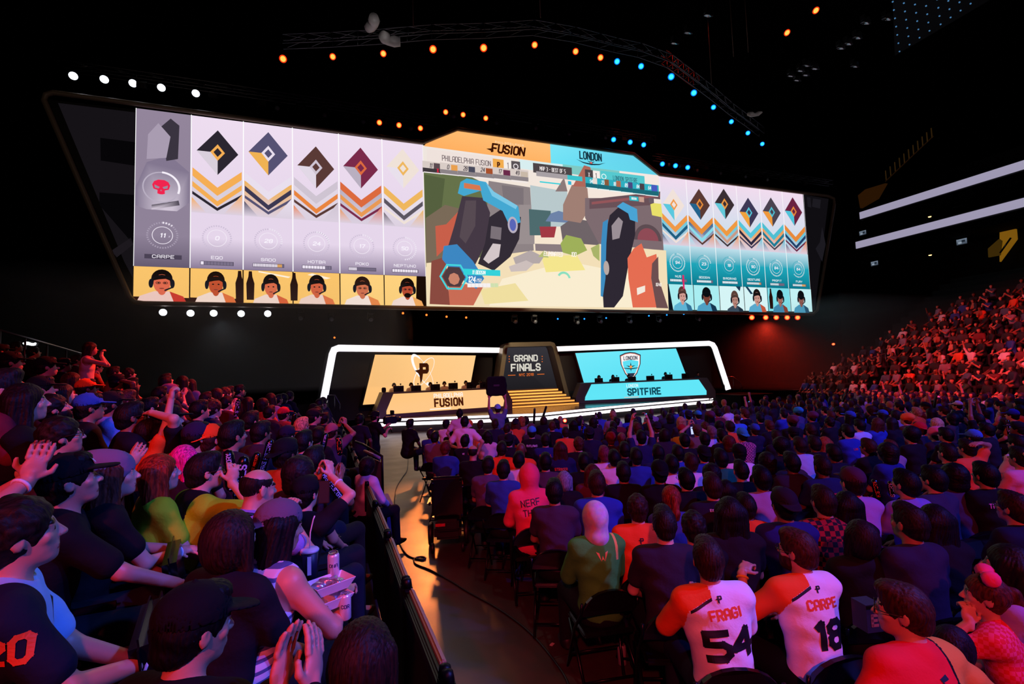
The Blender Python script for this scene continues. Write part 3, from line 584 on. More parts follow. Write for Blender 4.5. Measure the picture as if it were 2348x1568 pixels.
f.rect(g1[0] - 1.2, z_ - .02, g1[0] - .72, z_ + .02, 'E8702A'); f.rect(g1[0] + .72, z_ - .02, g1[0] + 1.2, z_ + .02, 'E8702A')
for px in (1167.5, 1243): 
    for py in (817, 823, 829): q = az(px, py); f.rect(q[0] - .03, q[1] - .03, q[0] + .03, q[1] + .03, 'E8702A')
f.build('title_screen', arc, SCR)
# steps with glowing risers
stp = thing('stage_steps', 'five glowing orange steps leading up to the arch', 'steps', (XC, 25.2, ST))
M_step = mat('step_tread', '6a4a30', .35); M_sl = mat('orange_step_light', 'ffb060', .5, emit='FFB04A', es=1.0)
tr, gl = MB(), MB(); bl = gz(1178, 937)[0] - .1; br_ = gz(1321, 927)[0]
for k in range(6):
    y = 25.0 + .33 * k - 25.2; x0_, x1_ = bl - XC + .06 * k - .1, br_ - XC - .1 * k + .1; z = .155 * (k + 1)
    tr.box(((x0_ + x1_) / 2, y + .9, z - .0775 - .0), (x1_ - x0_, 1.8, .15)); gl.box(((x0_ + x1_) / 2, y - .012, z - .09), (x1_ - x0_ - .04, .02, .085))
tr.build('treads', M_step, stp); gl.build('riser_lights', M_sl, stp)
# ---- desks: slanted front plates
def desk(p1, p2, outerpx, inpx, label, fc, side, txt, monpx, lean, team):
    a, b = gz(*p1), gz(*p2); d = (b - a) / np.linalg.norm(b - a); n = np.array([d[1], -d[0], 0]); n = n / np.linalg.norm(n)
    if n[1] > 0: n = -n
    pn = n * math.cos(lean) + np.array([0, 0, math.sin(lean)]); upv = np.cross(d, pn); upv = upv if upv[2] > 0 else -upv
    o = a.copy(); t = thing('player_desk', label, 'desk', o)
    O = [at_pl(px, py, a, pn) - o for px, py in outerpx]; O[0][2] = max(O[0][2], 0.01)
    MB().prism([p - pn * .01 for p in O], -n * .9).build('desk_body', M_grey, t)
    I = [at_pl(px, py, a, pn) - o for px, py in inpx]; f = Flat(pn * .004, d, upv, pn)
    q = [(np.dot(p, d), np.dot(p, upv)) for p in I]; f.poly(q, fc[0], [fc[i % len(fc)] for i in range(len(q))]); f.L = 4
    for (s_, px, py, h_, c_, th_, wd_) in txt:
        l = at_pl(px, py, a, pn) - o; f.text(s_, np.dot(l, d), np.dot(l, upv) - h_ / 2, h_, c_, th_, wd_, 0, 1.35)
    l = at_pl(*side[0], a, pn) - o; f.rect(np.dot(l, d) - side[1], np.dot(l, upv) - .02, np.dot(l, d) + side[1], np.dot(l, upv) + .02, side[2])
    f.build('front_display', t, SCR)
    tl, trr = sorted(O, key=lambda p: -p[2])[:2]
    return t, a, n, d
D1 = desk((871, 960), (1175, 938), [(871, 960), (1175, 938), (1175, 918.6), (1160, 887.6), (879, 900), (862, 942)], [(886, 950), (1154, 931), (1156, 918), (1144, 891.5), (902, 903), (886, 942)],
  'long player desk with glowing orange front reading fusion', ['FFC67E', 'FFC888'], ((1010, 937), .55, 'FFFFFF'), [('PHILADELPHIA', 1028, 906, .22, 'FFFFFF', .8, .62), ('FUSION', 1029, 922, .44, '4a1a0a', 1.2, .62)], None, .12, 0)
D2 = desk((1322, 926), (1641, 912.6), [(1322, 926), (1641, 912.6), (1641, 896), (1622, 866), (1332, 878.5), (1320, 912)], [(1341, 918), (1620, 905), (1620, 896), (1602, 870), (1356, 881), (1342, 910)],
  'long player desk with glowing cyan front reading spitfire', ['5FE4F6', '62E6F8'], ((1448, 910.5), .45, 'F0B8A0'), [('LONDON', 1449.5, 884, .20, 'E8FCFF', .8, .6), ('SPITFIRE', 1477, 897.5, .45, '0f4a5c', 1.2, .66)], None, .12, 1)
# pale teal-grey side cheek of the orange desk
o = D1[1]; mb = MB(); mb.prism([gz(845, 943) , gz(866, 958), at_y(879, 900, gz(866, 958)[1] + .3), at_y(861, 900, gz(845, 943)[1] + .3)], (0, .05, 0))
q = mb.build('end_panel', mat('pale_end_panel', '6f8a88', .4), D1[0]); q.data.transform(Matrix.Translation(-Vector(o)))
# ================================================================== FIGURES: implicit surfaces -> one smooth mesh
class Vox:
    def __init__(s, lo, hi, h):
        s.h = h; s.lo = np.array(lo, float) - 2 * h; s.n = np.ceil((np.array(hi) - s.lo) / h).astype(int) + 3
        s.F = np.full(s.n, .2, np.float32); s.ax = [(s.lo[i] + h * np.arange(s.n[i])).astype(np.float32) for i in range(3)]
    def _sl(s, lo, hi):
        a = np.clip(((np.array(lo) - s.lo) / s.h).astype(int) - 1, 0, s.n); b = np.clip(((np.array(hi) - s.lo) / s.h).astype(int) + 2, 0, s.n)
        return tuple(slice(i, j) for i, j in zip(a, b))
    def grid(s, sl): return s.ax[0][sl[0]][:, None, None], s.ax[1][sl[1]][None, :, None], s.ax[2][sl[2]][None, None, :]
    def op(s, prim, k=.02, sub=False, pad=None):
        kind = prim[0]; pad = (k + 3 * s.h) if pad is None else pad
        if kind == 'c': _, a, b, ra, rb = prim; a = np.array(a, float); b = np.array(b, float); r = max(ra, rb); lo = np.minimum(a, b) - r - pad; hi = np.maximum(a, b) + r + pad
        else:
            _, c, r, R = prim; c = np.array(c, float); r = np.array(r, float)
            ext = r if R is None else np.sqrt(((np.asarray(R) * r) ** 2).sum(1)); lo = c - ext - pad; hi = c + ext + pad
        sl = s._sl(lo, hi)
        if any(q.stop <= q.start for q in sl): return
        X, Y, Z = s.grid(sl)
        if kind == 'c':
            ba = b - a; L2 = ba.dot(ba) + 1e-9; px, py, pz = X - a[0], Y - a[1], Z - a[2]
            t = np.clip((px * ba[0] + py * ba[1] + pz * ba[2]) / L2, 0, 1)
            d = np.sqrt((px - ba[0] * t) ** 2 + (py - ba[1] * t) ** 2 + (pz - ba[2] * t) ** 2) - (ra + (rb - ra) * t)
        else:
            px, py, pz = X - c[0], Y - c[1], Z - c[2]
            if R is not None: R_ = np.asarray(R, float); px, py, pz = (px * R_[0, i] + py * R_[1, i] + pz * R_[2, i] for i in range(3))
            k0 = np.sqrt((px / r[0]) ** 2 + (py / r[1]) ** 2 + (pz / r[2]) ** 2) + 1e-6; k1 = np.sqrt((px / r[0] ** 2) ** 2 + (py / r[1] ** 2) ** 2 + (pz / r[2] ** 2) ** 2) + 1e-6
            d = k0 * (k0 - 1) / k1
        A = s.F[sl]
        if sub: d = -d; hh = np.clip(.5 - .5 * (d - A) / k, 0, 1) if k > 0 else None; s.F[sl] = (A * hh + d * (1 - hh) + k * hh * (1 - hh)) if k > 0 else np.maximum(A, d)
        else: hh = np.clip(.5 + .5 * (A - d) / k, 0, 1); s.F[sl] = A * (1 - hh) + d * hh - k * hh * (1 - hh)
    def noise(s, amp, f=(40, 30, 34), ph=0.):
        X, Y, Z = s.grid((slice(None),) * 3)
        s.F += (amp * np.sin(f[2] * Z + 2.2 * np.sin(f[0] * .33 * X + ph) + 1.7 * np.sin(f[1] * .3 * Y + ph)) * (np.sin(f[0] * X * .4 + 1.3 + ph + 9 * Z) + .4)).astype(np.float32)
    def mesh(s, name):
        F = s.F; I = (F < 0); a = np.zeros(np.array(F.shape) - 1, np.uint8)
        for i in (0, 1):
            for j in (0, 1):
                for k in (0, 1): a += I[i:i + a.shape[0], j:j + a.shape[1], k:k + a.shape[2]]
        idx = np.argwhere((a > 0) & (a < 8)); N = len(idx); vid = np.full(a.shape, -1, np.int32); vid[tuple(idx.T)] = np.arange(N)
        val = {}; cs = [(i, j, k) for i in (0, 1) for j in (0, 1) for k in (0, 1)]
        for c in cs: q = idx + c; val[c] = F[q[:, 0], q[:, 1], q[:, 2]]
        P = np.zeros((N, 3)); cnt = np.zeros(N)
        for c in cs:
            for d in range(3):
                if c[d] == 0:
                    e = list(c); e[d] = 1; e = tuple(e); v0, v1 = val[c], val[e]; m = (v0 < 0) != (v1 < 0); t = np.where(m, v0 / (v0 - v1 + 1e-12), 0)
                    p = np.array(c, float)[None, :].repeat(N, 0); p[:, d] += t; P[m] += p[m]; cnt[m] += 1
        P = (idx + P / cnt[:, None]) * s.h + s.lo
        Q = []
        for d in range(3):
            o1, o2 = [(1, 2), (2, 0), (0, 1)][d]; A = np.take(I, range(0, F.shape[d] - 1), d); B = np.take(I, range(1, F.shape[d]), d)
            e = np.argwhere(A != B); e = e[(e[:, o1] > 0) & (e[:, o2] > 0) & (e[:, o1] < a.shape[o1]) & (e[:, o2] < a.shape[o2])]
            fl = A[tuple(e.T)]; q = []
            for u, v in ((0, 0), (1, 0), (1, 1), (0, 1)):
                w_ = e.copy(); w_[:, o1] -= u; w_[:, o2] -= v; q.append(vid[tuple(w_.T)])
            q = np.stack(q, 1); q = np.where(fl[:, None], q, q[:, ::-1]); Q.append(q)
        Q = np.concatenate(Q); Q = Q[(Q >= 0).all(1)]
        return P, Q
def raw_mesh(name, P, Q, smooth=True, mi=None, nm=1):
    me = bpy.data.meshes.new(name); me.vertices.add(len(P)); me.vertices.foreach_set('co', np.asarray(P, 'f').ravel())
    n = Q.shape[1]; me.loops.add(n * len(Q)); me.loops.foreach_set('vertex_index', Q.astype('i').ravel()); me.polygons.add(len(Q))
    me.polygons.foreach_set('loop_start', np.arange(0, n * len(Q), n, dtype='i'))
    if mi is not None: me.polygons.foreach_set('material_index', mi.astype('i'))
    if smooth: me.polygons.foreach_set('use_smooth', np.ones(len(Q), bool))
    for k in range(nm): me.materials.append(None)
    me.update(calc_edges=True); me.validate(); return me
def setm(o, mats):
    for i, m_ in enumerate(mats if isinstance(mats, (list, tuple)) else [mats]):
        o.material_slots[i].link = 'OBJECT'; o.material_slots[i].material = m_
    return o

def V3(*a): return np.array(a, float)
def ik(a, b, l1, l2, hint):
    d = b - a; L = np.linalg.norm(d); d /= L + 1e-9; L = min(L, (l1 + l2) * .985); b = a + d * L
    x = (l1 * l1 - l2 * l2 + L * L) / (2 * L); h = math.sqrt(max(l1 * l1 - x * x, 1e-6)); hp = hint - d * hint.dot(d); hp /= np.linalg.norm(hp) + 1e-9
    return a + d * x + hp * h, b
def headR(yaw, pitch, roll=0): return rz3(math.radians(-yaw)) @ rx3(math.radians(pitch)) @ ry3(math.radians(roll))
def hand_prims(w, d, n, side, curl=.5, k=1., fat=1.):
    """w wrist, d along the hand, n palm normal, side: direction the thumb leaves"""
    d = d / np.linalg.norm(d); n = n - d * n.dot(d); n /= np.linalg.norm(n) + 1e-9; s_ = np.cross(d, n); s_ = s_ if s_.dot(side) > 0 else -s_
    out = []; palm = w + d * .045 * k; R = np.stack([s_, d, n], 1)
    out.append(('e', palm, (.040 * k, .052 * k, .017 * k * fat), R)); out.append(('c', w - d * .02, w + d * .03 * k, .024 * k, .022 * k))
    for i, (off, L) in enumerate(((.030, .070), (.010, .078), (-.011, .073), (-.031, .058))):
        b = w + d * .085 * k + s_ * off * k; dd = d + s_ * off * 1.5; dd /= np.linalg.norm(dd); p = b; ang = curl * (.5 + .1 * i)
        for j, fr in enumerate((.45, .32, .23)):
            dv = dd * math.cos(ang) + n * math.sin(ang); q = p + dv * L * k * fr; r = (.0095, .0085, .0078, .0068)
            out.append(('c', p, q, r[j] * fat * k, r[j + 1] * fat * k)); p = q; ang += curl * .7
    b = w + d * .02 * k + s_ * .028 * k; q = b + (s_ * .75 + d * .55 + n * .25 * curl) * .04 * k; out.append(('c', b, q, .013 * k, .0105 * fat * k)); out.append(('c', q, q + (d * .85 + s_ * .2 + n * .3 * curl) * .032 * k, .0105 * fat * k, .0085 * fat * k))
    return out
def skeleton(sp):
    """sp: dict(lean, twist, yaw, pitch, roll, L, R hand targets, stand) in the figure's own frame, facing +Y, origin on the floor"""
    J = {}; st = sp.get('stand', False); le = math.radians(sp.get('lean', 4)); side = math.radians(sp.get('side', 0)); wd = sp.get('w', 1.)
    hz = .95 if st else .555; P = V3(0, 0, hz); J['P'] = P
    up = V3(math.sin(side), math.sin(le), math.cos(le) * math.cos(side)); up /= np.linalg.norm(up); J['up'] = up
    tw = rz3(math.radians(-sp.get('twist', 0))); X = tw @ V3(1, 0, 0); X -= up * X.dot(up); X /= np.linalg.norm(X); Fw = np.cross(up, X); J['X'] = X; J['F'] = Fw
    ln = .51; N = P + up * ln + Fw * .0; J['N'] = N; J['C'] = P + up * .33
    hr = headR(sp.get('yaw', 0), sp.get('pitch', 0), sp.get('roll', 0)); J['HR'] = hr; J['H'] = N + up * .055 + Fw * .015 + hr @ V3(0, .012, .115)
    for s_, nm in ((-1, 'L'), (1, 'R')):
        sh = N - up * .045 + X * s_ * .158 * (.6 + .4 * wd); J['S' + nm] = sh
        t = sp.get(nm, (s_ * .11, .34, .64)); t = V3(*t); raised = t[2] > N[2] + .05; hint = V3(s_ * (.8 if not raised else .9), -.35 if not raised else .1, -.75 if not raised else -.2)
        if 'hint' + nm in sp: hint = V3(*sp['hint' + nm])
        J['E' + nm], J['W' + nm] = ik(sh, t, .285, .25, hint)
        if st:
            J['hip' + nm] = V3(s_ * .09, 0, .93); J['K' + nm] = V3(s_ * .10, .02, .50); J['A' + nm] = V3(s_ * .11, -.02, .09)
        else:
            kx = sp.get('knee', .14); ky = sp.get('ky', .46); J['hip' + nm] = V3(s_ * .09, .02, .54); J['K' + nm] = V3(s_ * kx, ky, .53); J['A' + nm] = V3(s_ * (kx + .01), ky + sp.get('foot', .02), .09)
    return J
def head_prims(J, face=True, detail=True):
    R, c = J['HR'], J['H']; f = lambda *p: c + R @ V3(*p); o = []
    o += [(('e', f(0, -.012, .028), (.073, .092, .088), R), .02), (('e', f(0, .022, -.035), (.056, .068, .080), R), .03), (('e', f(0, .055, -.088), (.028, .026, .022), R), .02)]
    if detail:
        o += [(('c', f(-.035, .072, .022), f(.035, .072, .022), .014, .014), .012), (('e', f(-.038, .058, -.022), (.022, .018, .018), R), .015), (('e', f(.038, .058, -.022), (.022, .018, .018), R), .015)]
        o += [(('e', f(-.030, .092, .004), (.017, .014, .011), R), .008, 1), (('e', f(.030, .092, .004), (.017, .014, .011), R), .008, 1)]
        o += [(('e', f(-.030, .074, .003), (.0125, .0125, .0115), R), .003), (('e', f(.030, .074, .003), (.0125, .0125, .0115), R), .003)]
        o += [(('c', f(0, .084, .012), f(0, .103, -.024), .007, .0125), .008), (('e', f(-.012, .096, -.028), (.008, .009, .007), R), .005), (('e', f(.012, .096, -.028), (.008, .009, .007), R), .005)]
        o += [(('c', f(-.020, .080, -.058), f(.020, .080, -.058), .0075, .0075), .006), (('c', f(-.016, .078, -.067), f(.016, .078, -.067), .008, .008), .006), (('c', f(-.02, .096, -.0625), f(.02, .096, -.0625), .003, .003), .003, 1)]
    else: o += [(('c', f(0, .084, .008), f(0, .104, -.022), .010, .015), .012), (('e', f(0, .092, .004), (.05, .012, .012), R), .01, 1), (('e', f(0, .082, -.06), (.026, .014, .012), R), .01)]
    for s_ in (-1, 1):
        o += [(('e', f(s_ * .076, -.008, -.006), (.010, .021, .032), R @ rz3(s_ * .3)), .006)]
        if detail: o += [(('e', f(s_ * .086, .0, -.002), (.006, .010, .016), R @ rz3(s_ * .3)), .004, 1)]
    o += [(('c', J['N'] - J['up'] * .03 - J['F'] * .01, f(0, -.022, -.06), .060, .052), .02)]
    return o
def torso_prims(J, wd=1., inf=0., belly=0.):
    P, N, X, up, Fw = J['P'], J['N'], J['X'], J['up'], J['F']; R = np.stack([X, Fw, up], 1)
    Ck = J['C']
    return [('e', P, (.165 * wd + inf, .125 * wd + inf, .14 + inf), None), ('e', P + up * .15 + Fw * .02 * belly, (.148 * wd + inf, (.108 + .04 * belly) * wd + inf, .17 + inf), R), ('e', Ck, (.168 * wd + inf, .112 * wd + inf, .19 + inf), R),
            ('c', Ck + up * .12 - X * .10 * wd, Ck + up * .12 + X * .10 * wd, .080 + inf, .080 + inf), ('c', N - up * .01 - Fw * .02, J['SL'] + up * .012, .052 + inf, .050 + inf), ('c', N - up * .01 - Fw * .02, J['SR'] + up * .012, .052 + inf, .050 + inf)]
def figure(sp, h=.007, face=True, name='person'):
    """meshes of one posed figure: body, shirt, trousers, shoe x2"""
    J = skeleton(sp); wd = sp.get('w', 1.); det = h <= .009; st = sp.get('stand', False); up = J['up']
    pts = np.array([J[k] for k in J if k not in ('HR',) and k not in ('up', 'X', 'F')]); lo = pts.min(0) - .16; hi = pts.max(0) + .22; lo[2] = -.01
    v = Vox(lo, hi, h)
    for p in torso_prims(J, wd, 0, sp.get('belly', 0)): v.op(p, .04)
    aw = .92 + .25 * (wd - 1) * 2
    for nm in 'LR':
        v.op(('c', J['S' + nm], J['E' + nm], .056 * aw, .041 * aw), .03); v.op(('c', J['E' + nm], J['W' + nm], .040 * aw, .026), .015)
        v.op(('c', J['hip' + nm], J['K' + nm], .088 * wd, .060), .03); v.op(('c', J['K' + nm], J['A' + nm], .057, .036), .02); v.op(('c', J['A' + nm], J['A' + nm] + V3(0, .12, -.045), .04, .035), .02)
    for q in head_prims(J, face, det): v.op(q[0], q[1], len(q) > 2)
    for nm, s_ in (('L', -1), ('R', 1)):
        hd = sp.get('hd' + nm); d = V3(*hd) if hd is not None else (J['W' + nm] - J['E' + nm]); d = d / np.linalg.norm(d)
        pn = V3(*sp.get('pn' + nm, (0, .2, -1))); sd = V3(*sp.get('th' + nm, (-s_, .1, .3)))
        for p in hand_prims(J['W' + nm], d, pn, sd, sp.get('curl' + nm, .55), 1.0, 1. if h < .008 else 1.25): v.op(p, .005)
    P, Q = v.mesh(name)
    fc = P[Q[:, 0]]; mi = np.zeros(len(Q), int)
    L = (fc - J['H']) @ J['HR']
    if det:
        ey = (np.abs(np.abs(L[:, 0]) - .030) < .0085) & (np.abs(L[:, 2] - .003) < .0055) & (L[:, 1] > .07); ir = ey & (np.abs(np.abs(L[:, 0]) - .030) < .0042)
        lip = (np.abs(L[:, 0]) < .022) & (np.abs(L[:, 2] + .0625) < .007) & (L[:, 1] > .080); br = (np.abs(np.abs(L[:, 0]) - .032) < .018) & (np.abs(L[:, 2] - .031 + .15 * np.abs(np.abs(L[:, 0]) - .03)) < .005) & (L[:, 1] > .06)
        mi[ey] = 1; mi[ir | br] = 2; mi[lip] = 3
    body = raw_mesh('person_body', P, Q, True, mi, 4)
    out = {'body': body, 'J': J}
    # shirt
    inf = sp.get('inf', .013); sl = sp.get('sleeve', .62); v = Vox(lo - .02, hi + .02, h)
    for p in torso_prims(J, wd, inf, sp.get('belly', 0)): v.op(p, .04)
    for nm in 'LR':
        if sl > 0:
            a = J['S' + nm]; e = J['E' + nm]
            if sl <= 1: v.op(('c', a, a + (e - a) * sl, .060 * aw + inf, .056 * aw + inf), .035)
            else: v.op(('c', a, e, .058 * aw + inf, .048 * aw + inf), .035); v.op(('c', e, e + (J['W' + nm] - e) * min(sl - 1, .97), .048 * aw + inf, .034 + inf), .02)
        elif sl < 0: v.op(('e', J['S' + nm] + J['X'] * (.02 if nm == 'R' else -.02), (.05, .085, .11), None), .01, True)
    if h < .02: v.noise(.0032, (34, 30, 46), sp.get('ph', 0)); 
    N = J['N']; v.op(('e', N + up * .075 + J['F'] * .03, (.068, .075, .055), None), .012, True)
    if sp.get('hood'):
        R = J['HR']; v.op(('e', J['H'] + R @ V3(0, -.025, .03), (.118, .132, .138), R), .03); v.op(('c', J['H'] + R @ V3(0, -.09, .10), J['H'] + R @ V3(0, -.05, .15), .04, .02), .04); v.op(('c', N + up * .02, J['H'] + R @ V3(0, -.03, -.05), .095, .10), .03)
        v.op(('e', J['H'] + R @ V3(0, .12, -.01), (.075, .10, .10), R), .02, True)
    P, Q = v.mesh('shirt'); out['PQ'] = (P, Q)
    if sp.get('cols'): out['shirt_mi'] = sp['cols'](P[Q].mean(1), J)
    out['shirt'] = raw_mesh('shirt', P, Q, True, out.get('shirt_mi'), 4 if sp.get('cols') else 1)
    if sp.get('low', True):
        hb = h * 1.3; v = Vox(lo - .02, np.array([hi[0], hi[1], (1.1 if st else .8)]), hb); i2 = .013; full = sp.get('shorts', 0) == 0
        v.op(('e', J['P'] - V3(0, 0, .02), (.168 * wd + i2, .128 * wd + i2, .12 + i2), None), .04)
        for nm in 'LR':
            a, b = J['hip' + nm], J['K' + nm]; v.op(('c', a, b if full else a + (b - a) * .9, .088 * wd + i2, .062 + i2), .03)
            if full: v.op(('c', b, J['A' + nm] + V3(0, 0, -.02), .060 + i2, .046 + i2), .025)
        P, Q = v.mesh('trousers'); out['trousers'] = raw_mesh('trousers', P, Q)
        out['shoe'] = []
        for nm in 'LR':
            a = J['A' + nm]; v = Vox(a - V3(.08, .13, .1), a + V3(.08, .24, .1), min(h, .012)); fd = V3(0, 1, 0)
            v.op(('e', a + V3(0, .06, -.045), (.046, .135, .036), None), .01); v.op(('c', a + V3(0, -.02, 0), a + V3(0, .03, -.03), .05, .045), .03); v.op(('e', a + V3(0, .05, -.19), (.3, .4, .104), None), .003, True)
            P, Q = v.mesh('shoe'); out['shoe'].append(raw_mesh('shoe', P, Q))
    return out
# ---- hair and hats in the head's own frame, shared by all figures
def hair_mesh(style, h=.006):
    lo, hi = V3(-.16, -.24, -.2), V3(.16, .2, .2)
    if style in ('long', 'long2', 'pony', 'bob'): lo = V3(-.2, -.3, -.5); hi = V3(.2, .2, .2)
    if style == 'afro': lo, hi = V3(-.2, -.25, -.2), V3(.2, .2, .27)
    v = Vox(lo, hi, h); R = None; I3 = None
    sc = {'fade': .004, 'bald': .0, 'messy': .012, 'curly': .016, 'short': .008}.get(style, .010)
    v.op(('e', V3(0, -.014, .032), (.075 + sc, .094 + sc, .090 + sc), I3), .01)
    if style != 'bald': v.op(('c', V3(0, -.055, -.035), V3(0, -.045, -.01), .058 + sc * .7, .07 + sc), .03)
    if style in ('short', 'fade'): v.op(('e', V3(0, .045, .095), (.055, .05, .035), I3), .03)
    if style == 'messy':
        for a in range(26): zz = 1 - a / 18; rq = math.sqrt(max(0, 1 - zz * zz)); q = V3(.062 * rq * math.cos(a * 2.4), -.018 + .082 * rq * math.sin(a * 2.4), .035 + .078 * zz); v.op(('c', q, q * 1.05, .030, .022), .015)
    if style == 'afro': v.op(('e', V3(0, -.02, .055), (.120, .125, .120), I3), .02)
    if style == 'curly': v.op(('e', V3(0, -.03, .02), (.102, .118, .118), I3), .02); v.op(('e', V3(0, -.06, -.07), (.10, .075, .08), I3), .03)
    if style == 'bob':
        v.op(('e', V3(0, -.03, -.01), (.10, .105, .13), I3), .02)
        for s_ in (-1, 1): v.op(('c', V3(s_ * .07, .0, .03), V3(s_ * .075, -.01, -.12), .035, .03), .02)
    if style in ('long', 'long2'):
        for s_ in (-1, 0, 1): v.op(('c', V3(s_ * .06, -.05, .02), V3(s_ * .085, -.09 if s_ else -.1, -.36 if style == 'long' else -.24), .052, .04), .03)
        for s_ in (-1, 1): v.op(('c', V3(s_ * .07, .01, .04), V3(s_ * .10, -.01, -.2), .03, .026), .03)
    if style == 'pony': v.op(('e', V3(0, -.11, .05), (.03, .03, .03), I3), .01); v.op(('c', V3(0, -.13, .05), V3(0, -.17, -.08), .032, .036), .02); v.op(('c', V3(0, -.17, -.08), V3(.01, -.14, -.26), .036, .014), .02)
    if style == 'bun': v.op(('e', V3(0, -.10, .09), (.04, .04, .04), I3), .01)
    f = 1 if style not in ('curly', 'afro') else .6
    X, Y, Z = v.grid((slice(None),) * 3)
    if style in ('curly', 'afro', 'messy'): v.F += (.0035 * np.sin(95 * X + 3 * np.sin(60 * Z)) * np.sin(90 * Y + 2 * np.sin(70 * X)) * np.cos(85 * Z)).astype(np.float32)
    else:
        th = np.arctan2(X, Y + .02); v.F += (.0017 * np.sin(34 * th + 6 * Z / .1) + .0012 * np.sin(61 * th - 25 * Y + 9 * np.sin(30 * Z))).astype(np.float32)
    # face opening and nape
    v.op(('e', V3(0, .115, -.045), (.070, .088, .100), I3), .012, True)
    for s_ in (-1, 1): v.op(('e', V3(s_ * .10, .012, -.035), (.04, .034, .045), I3), .008, True) if style not in ('long', 'long2', 'bob', 'curly', 'afro') else None
    if style in ('short', 'fade', 'messy', 'bald', 'pony', 'bun'): v.op(('e', V3(0, -.05, -.18), (.15, .13, .095 if style != 'fade' else .12), I3), .02, True)
    if style == 'bald': v.op(('e', V3(0, .0, .125), (.085, .095, .09), I3), .006, True); 
    P, Q = v.mesh('hair'); return raw_mesh('hair', P, Q)
def cap_mesh(back=False, h=.0055, beanie=False):
    v = Vox(V3(-.17, -.26, -.05), V3(.17, .26, .22), h)
    if beanie:
        v = Vox(V3(-.17, -.27, -.1), V3(.17, .2, .22), h)
        v.op(('e', V3(0, -.02, .045), (.096, .114, .105), None), .01); v.op(('e', V3(0, -.10, .085), (.078, .085, .068), rx3(.5)), .05); v.op(('e', V3(0, .10, -.06), (.3, .075, .08), None), .004, True); v.op(('e', V3(0, -.02, -.145), (.2, .3, .115), None), .004, True)
        X, Y, Z = v.grid((slice(None),) * 3); v.F += (.0025 * np.sin(60 * Z + 20 * Y + 4 * np.sin(20 * X))).astype(np.float32)
    else:
        v.op(('e', V3(0, -.014, .050), (.090, .110, .092), None), .01); v.op(('e', V3(0, -.01, -.075), (.2, .3, .115), None), .003, True); v.op(('e', V3(0, -.014, .044), (.084, .104, .084), None), .003, True)
        s_ = -1 if back else 1
        for y in np.linspace(.07, .17, 8): v.op(('e', V3(0, s_ * y, .046 - (y - .07) * .22), (.074 * math.sqrt(max(1 - ((y - .07) / .125) ** 2, .1)), .02, .006), None), .008)
        v.op(('e', V3(0, -.014, .143), (.008, .008, .006), None), .004)
    P, Q = v.mesh('cap'); return raw_mesh('cap', P, Q)
_hc = {}
def hair_get(style):
    if style not in _hc:
        _hc[style] = {'cap': lambda: cap_mesh(), 'capb': lambda: cap_mesh(True), 'beanie': lambda: cap_mesh(beanie=True)}.get(style, lambda: hair_mesh(style))()
    return _hc[style]
def glasses_mesh():
    mb = MB()
    for s_ in (-1, 1):
        mb.tube([(s_ * .033 + .023 * math.cos(a), .098, .004 + .018 * math.sin(a)) for a in np.linspace(0, 2 * math.pi, 13)[:-1]], .0022, 5, closed=True); mb.tube([(s_ * .056, .097, .008), (s_ * .084, .06, .01), (s_ * .088, -.005, .006)], .0022, 5)
    mb.tube([(-.011, .1, .006), (.011, .1, .006)], .0022, 5); me = mb.mesh('glasses'); me.materials.append(None); return me
GLS = glasses_mesh()
def beard_mesh():
    v = Vox(V3(-.12, -.05, -.15), V3(.12, .16, .03), .006); v.op(('e', V3(0, .028, -.052), (.064, .073, .078), None), .01); v.op(('e', V3(0, .06, -.095), (.035, .033, .028), None), .02)
    v.op(('e', V3(0, .02, .045), (.2, .2, .075), None), .01, True); v.op(('e', V3(0, .1, -.045), (.03, .035, .028), None), .006, True); v.op(('e', V3(0, -.1, -.05), (.3, .11, .2), None), .01, True); P, Q = v.mesh('beard'); return raw_mesh('beard', P, Q)
BRD = beard_mesh()
# ---- materials of people
def skin_m(hx): return mat('skin', hx, .48, bump=.05, bscale=120)
M_eye = mat('eye_white', 'd8d2cc', .2); M_iris = mat('dark_iris_and_brow', '17100d', .4)
def lip_m(hx): return mat('lip', hx, .4)
def cloth(hx, nm='cotton'): return mat(nm, hx, .85, bump=.35, bscale=30, spec=.2)
def hair_m(hx): 
    key = ('strands', hx)
    if key in _mc: return _mc[key]
    m_ = mat('hair_strands', hx, .55, spec=.18); m_ = m_.copy(); nt = m_.node_tree; b = nt.nodes['Principled BSDF']
    tc = nt.nodes.new('ShaderNodeTexCoord'); mp = nt.nodes.new('ShaderNodeMapping'); mp.inputs['Scale'].default_value = (170, 60, 14); n = nt.nodes.new('ShaderNodeTexNoise'); n.inputs['Scale'].default_value = 1; n.inputs['Detail'].default_value = 4
    bp = nt.nodes.new('ShaderNodeBump'); bp.inputs['Strength'].default_value = .8; bp.inputs['Distance'].default_value = .004
    nt.links.new(tc.outputs['Object'], mp.inputs['Vector']); nt.links.new(mp.outputs[0], n.inputs['Vector']); nt.links.new(n.outputs['Fac'], bp.inputs['Height']); nt.links.new(bp.outputs[0], b.inputs['Normal'])
    mr = nt.nodes.new('ShaderNodeMapRange'); mr.inputs['From Min'].default_value = .35; mr.inputs['From Max'].default_value = .65; mr.inputs['To Min'].default_value = .35; mr.inputs['To Max'].default_value = 1.5; mx = nt.nodes.new('ShaderNodeVectorMath'); mx.operation = 'SCALE'; mx.inputs[0].default_value = H(hx)[:3]
    nt.links.new(n.outputs['Fac'], mr.inputs['Value']); nt.links.new(mr.outputs['Result'], mx.inputs['Scale']); nt.links.new(mx.outputs[0], b.inputs['Base Color'])
    _mc[key] = m_; return m_
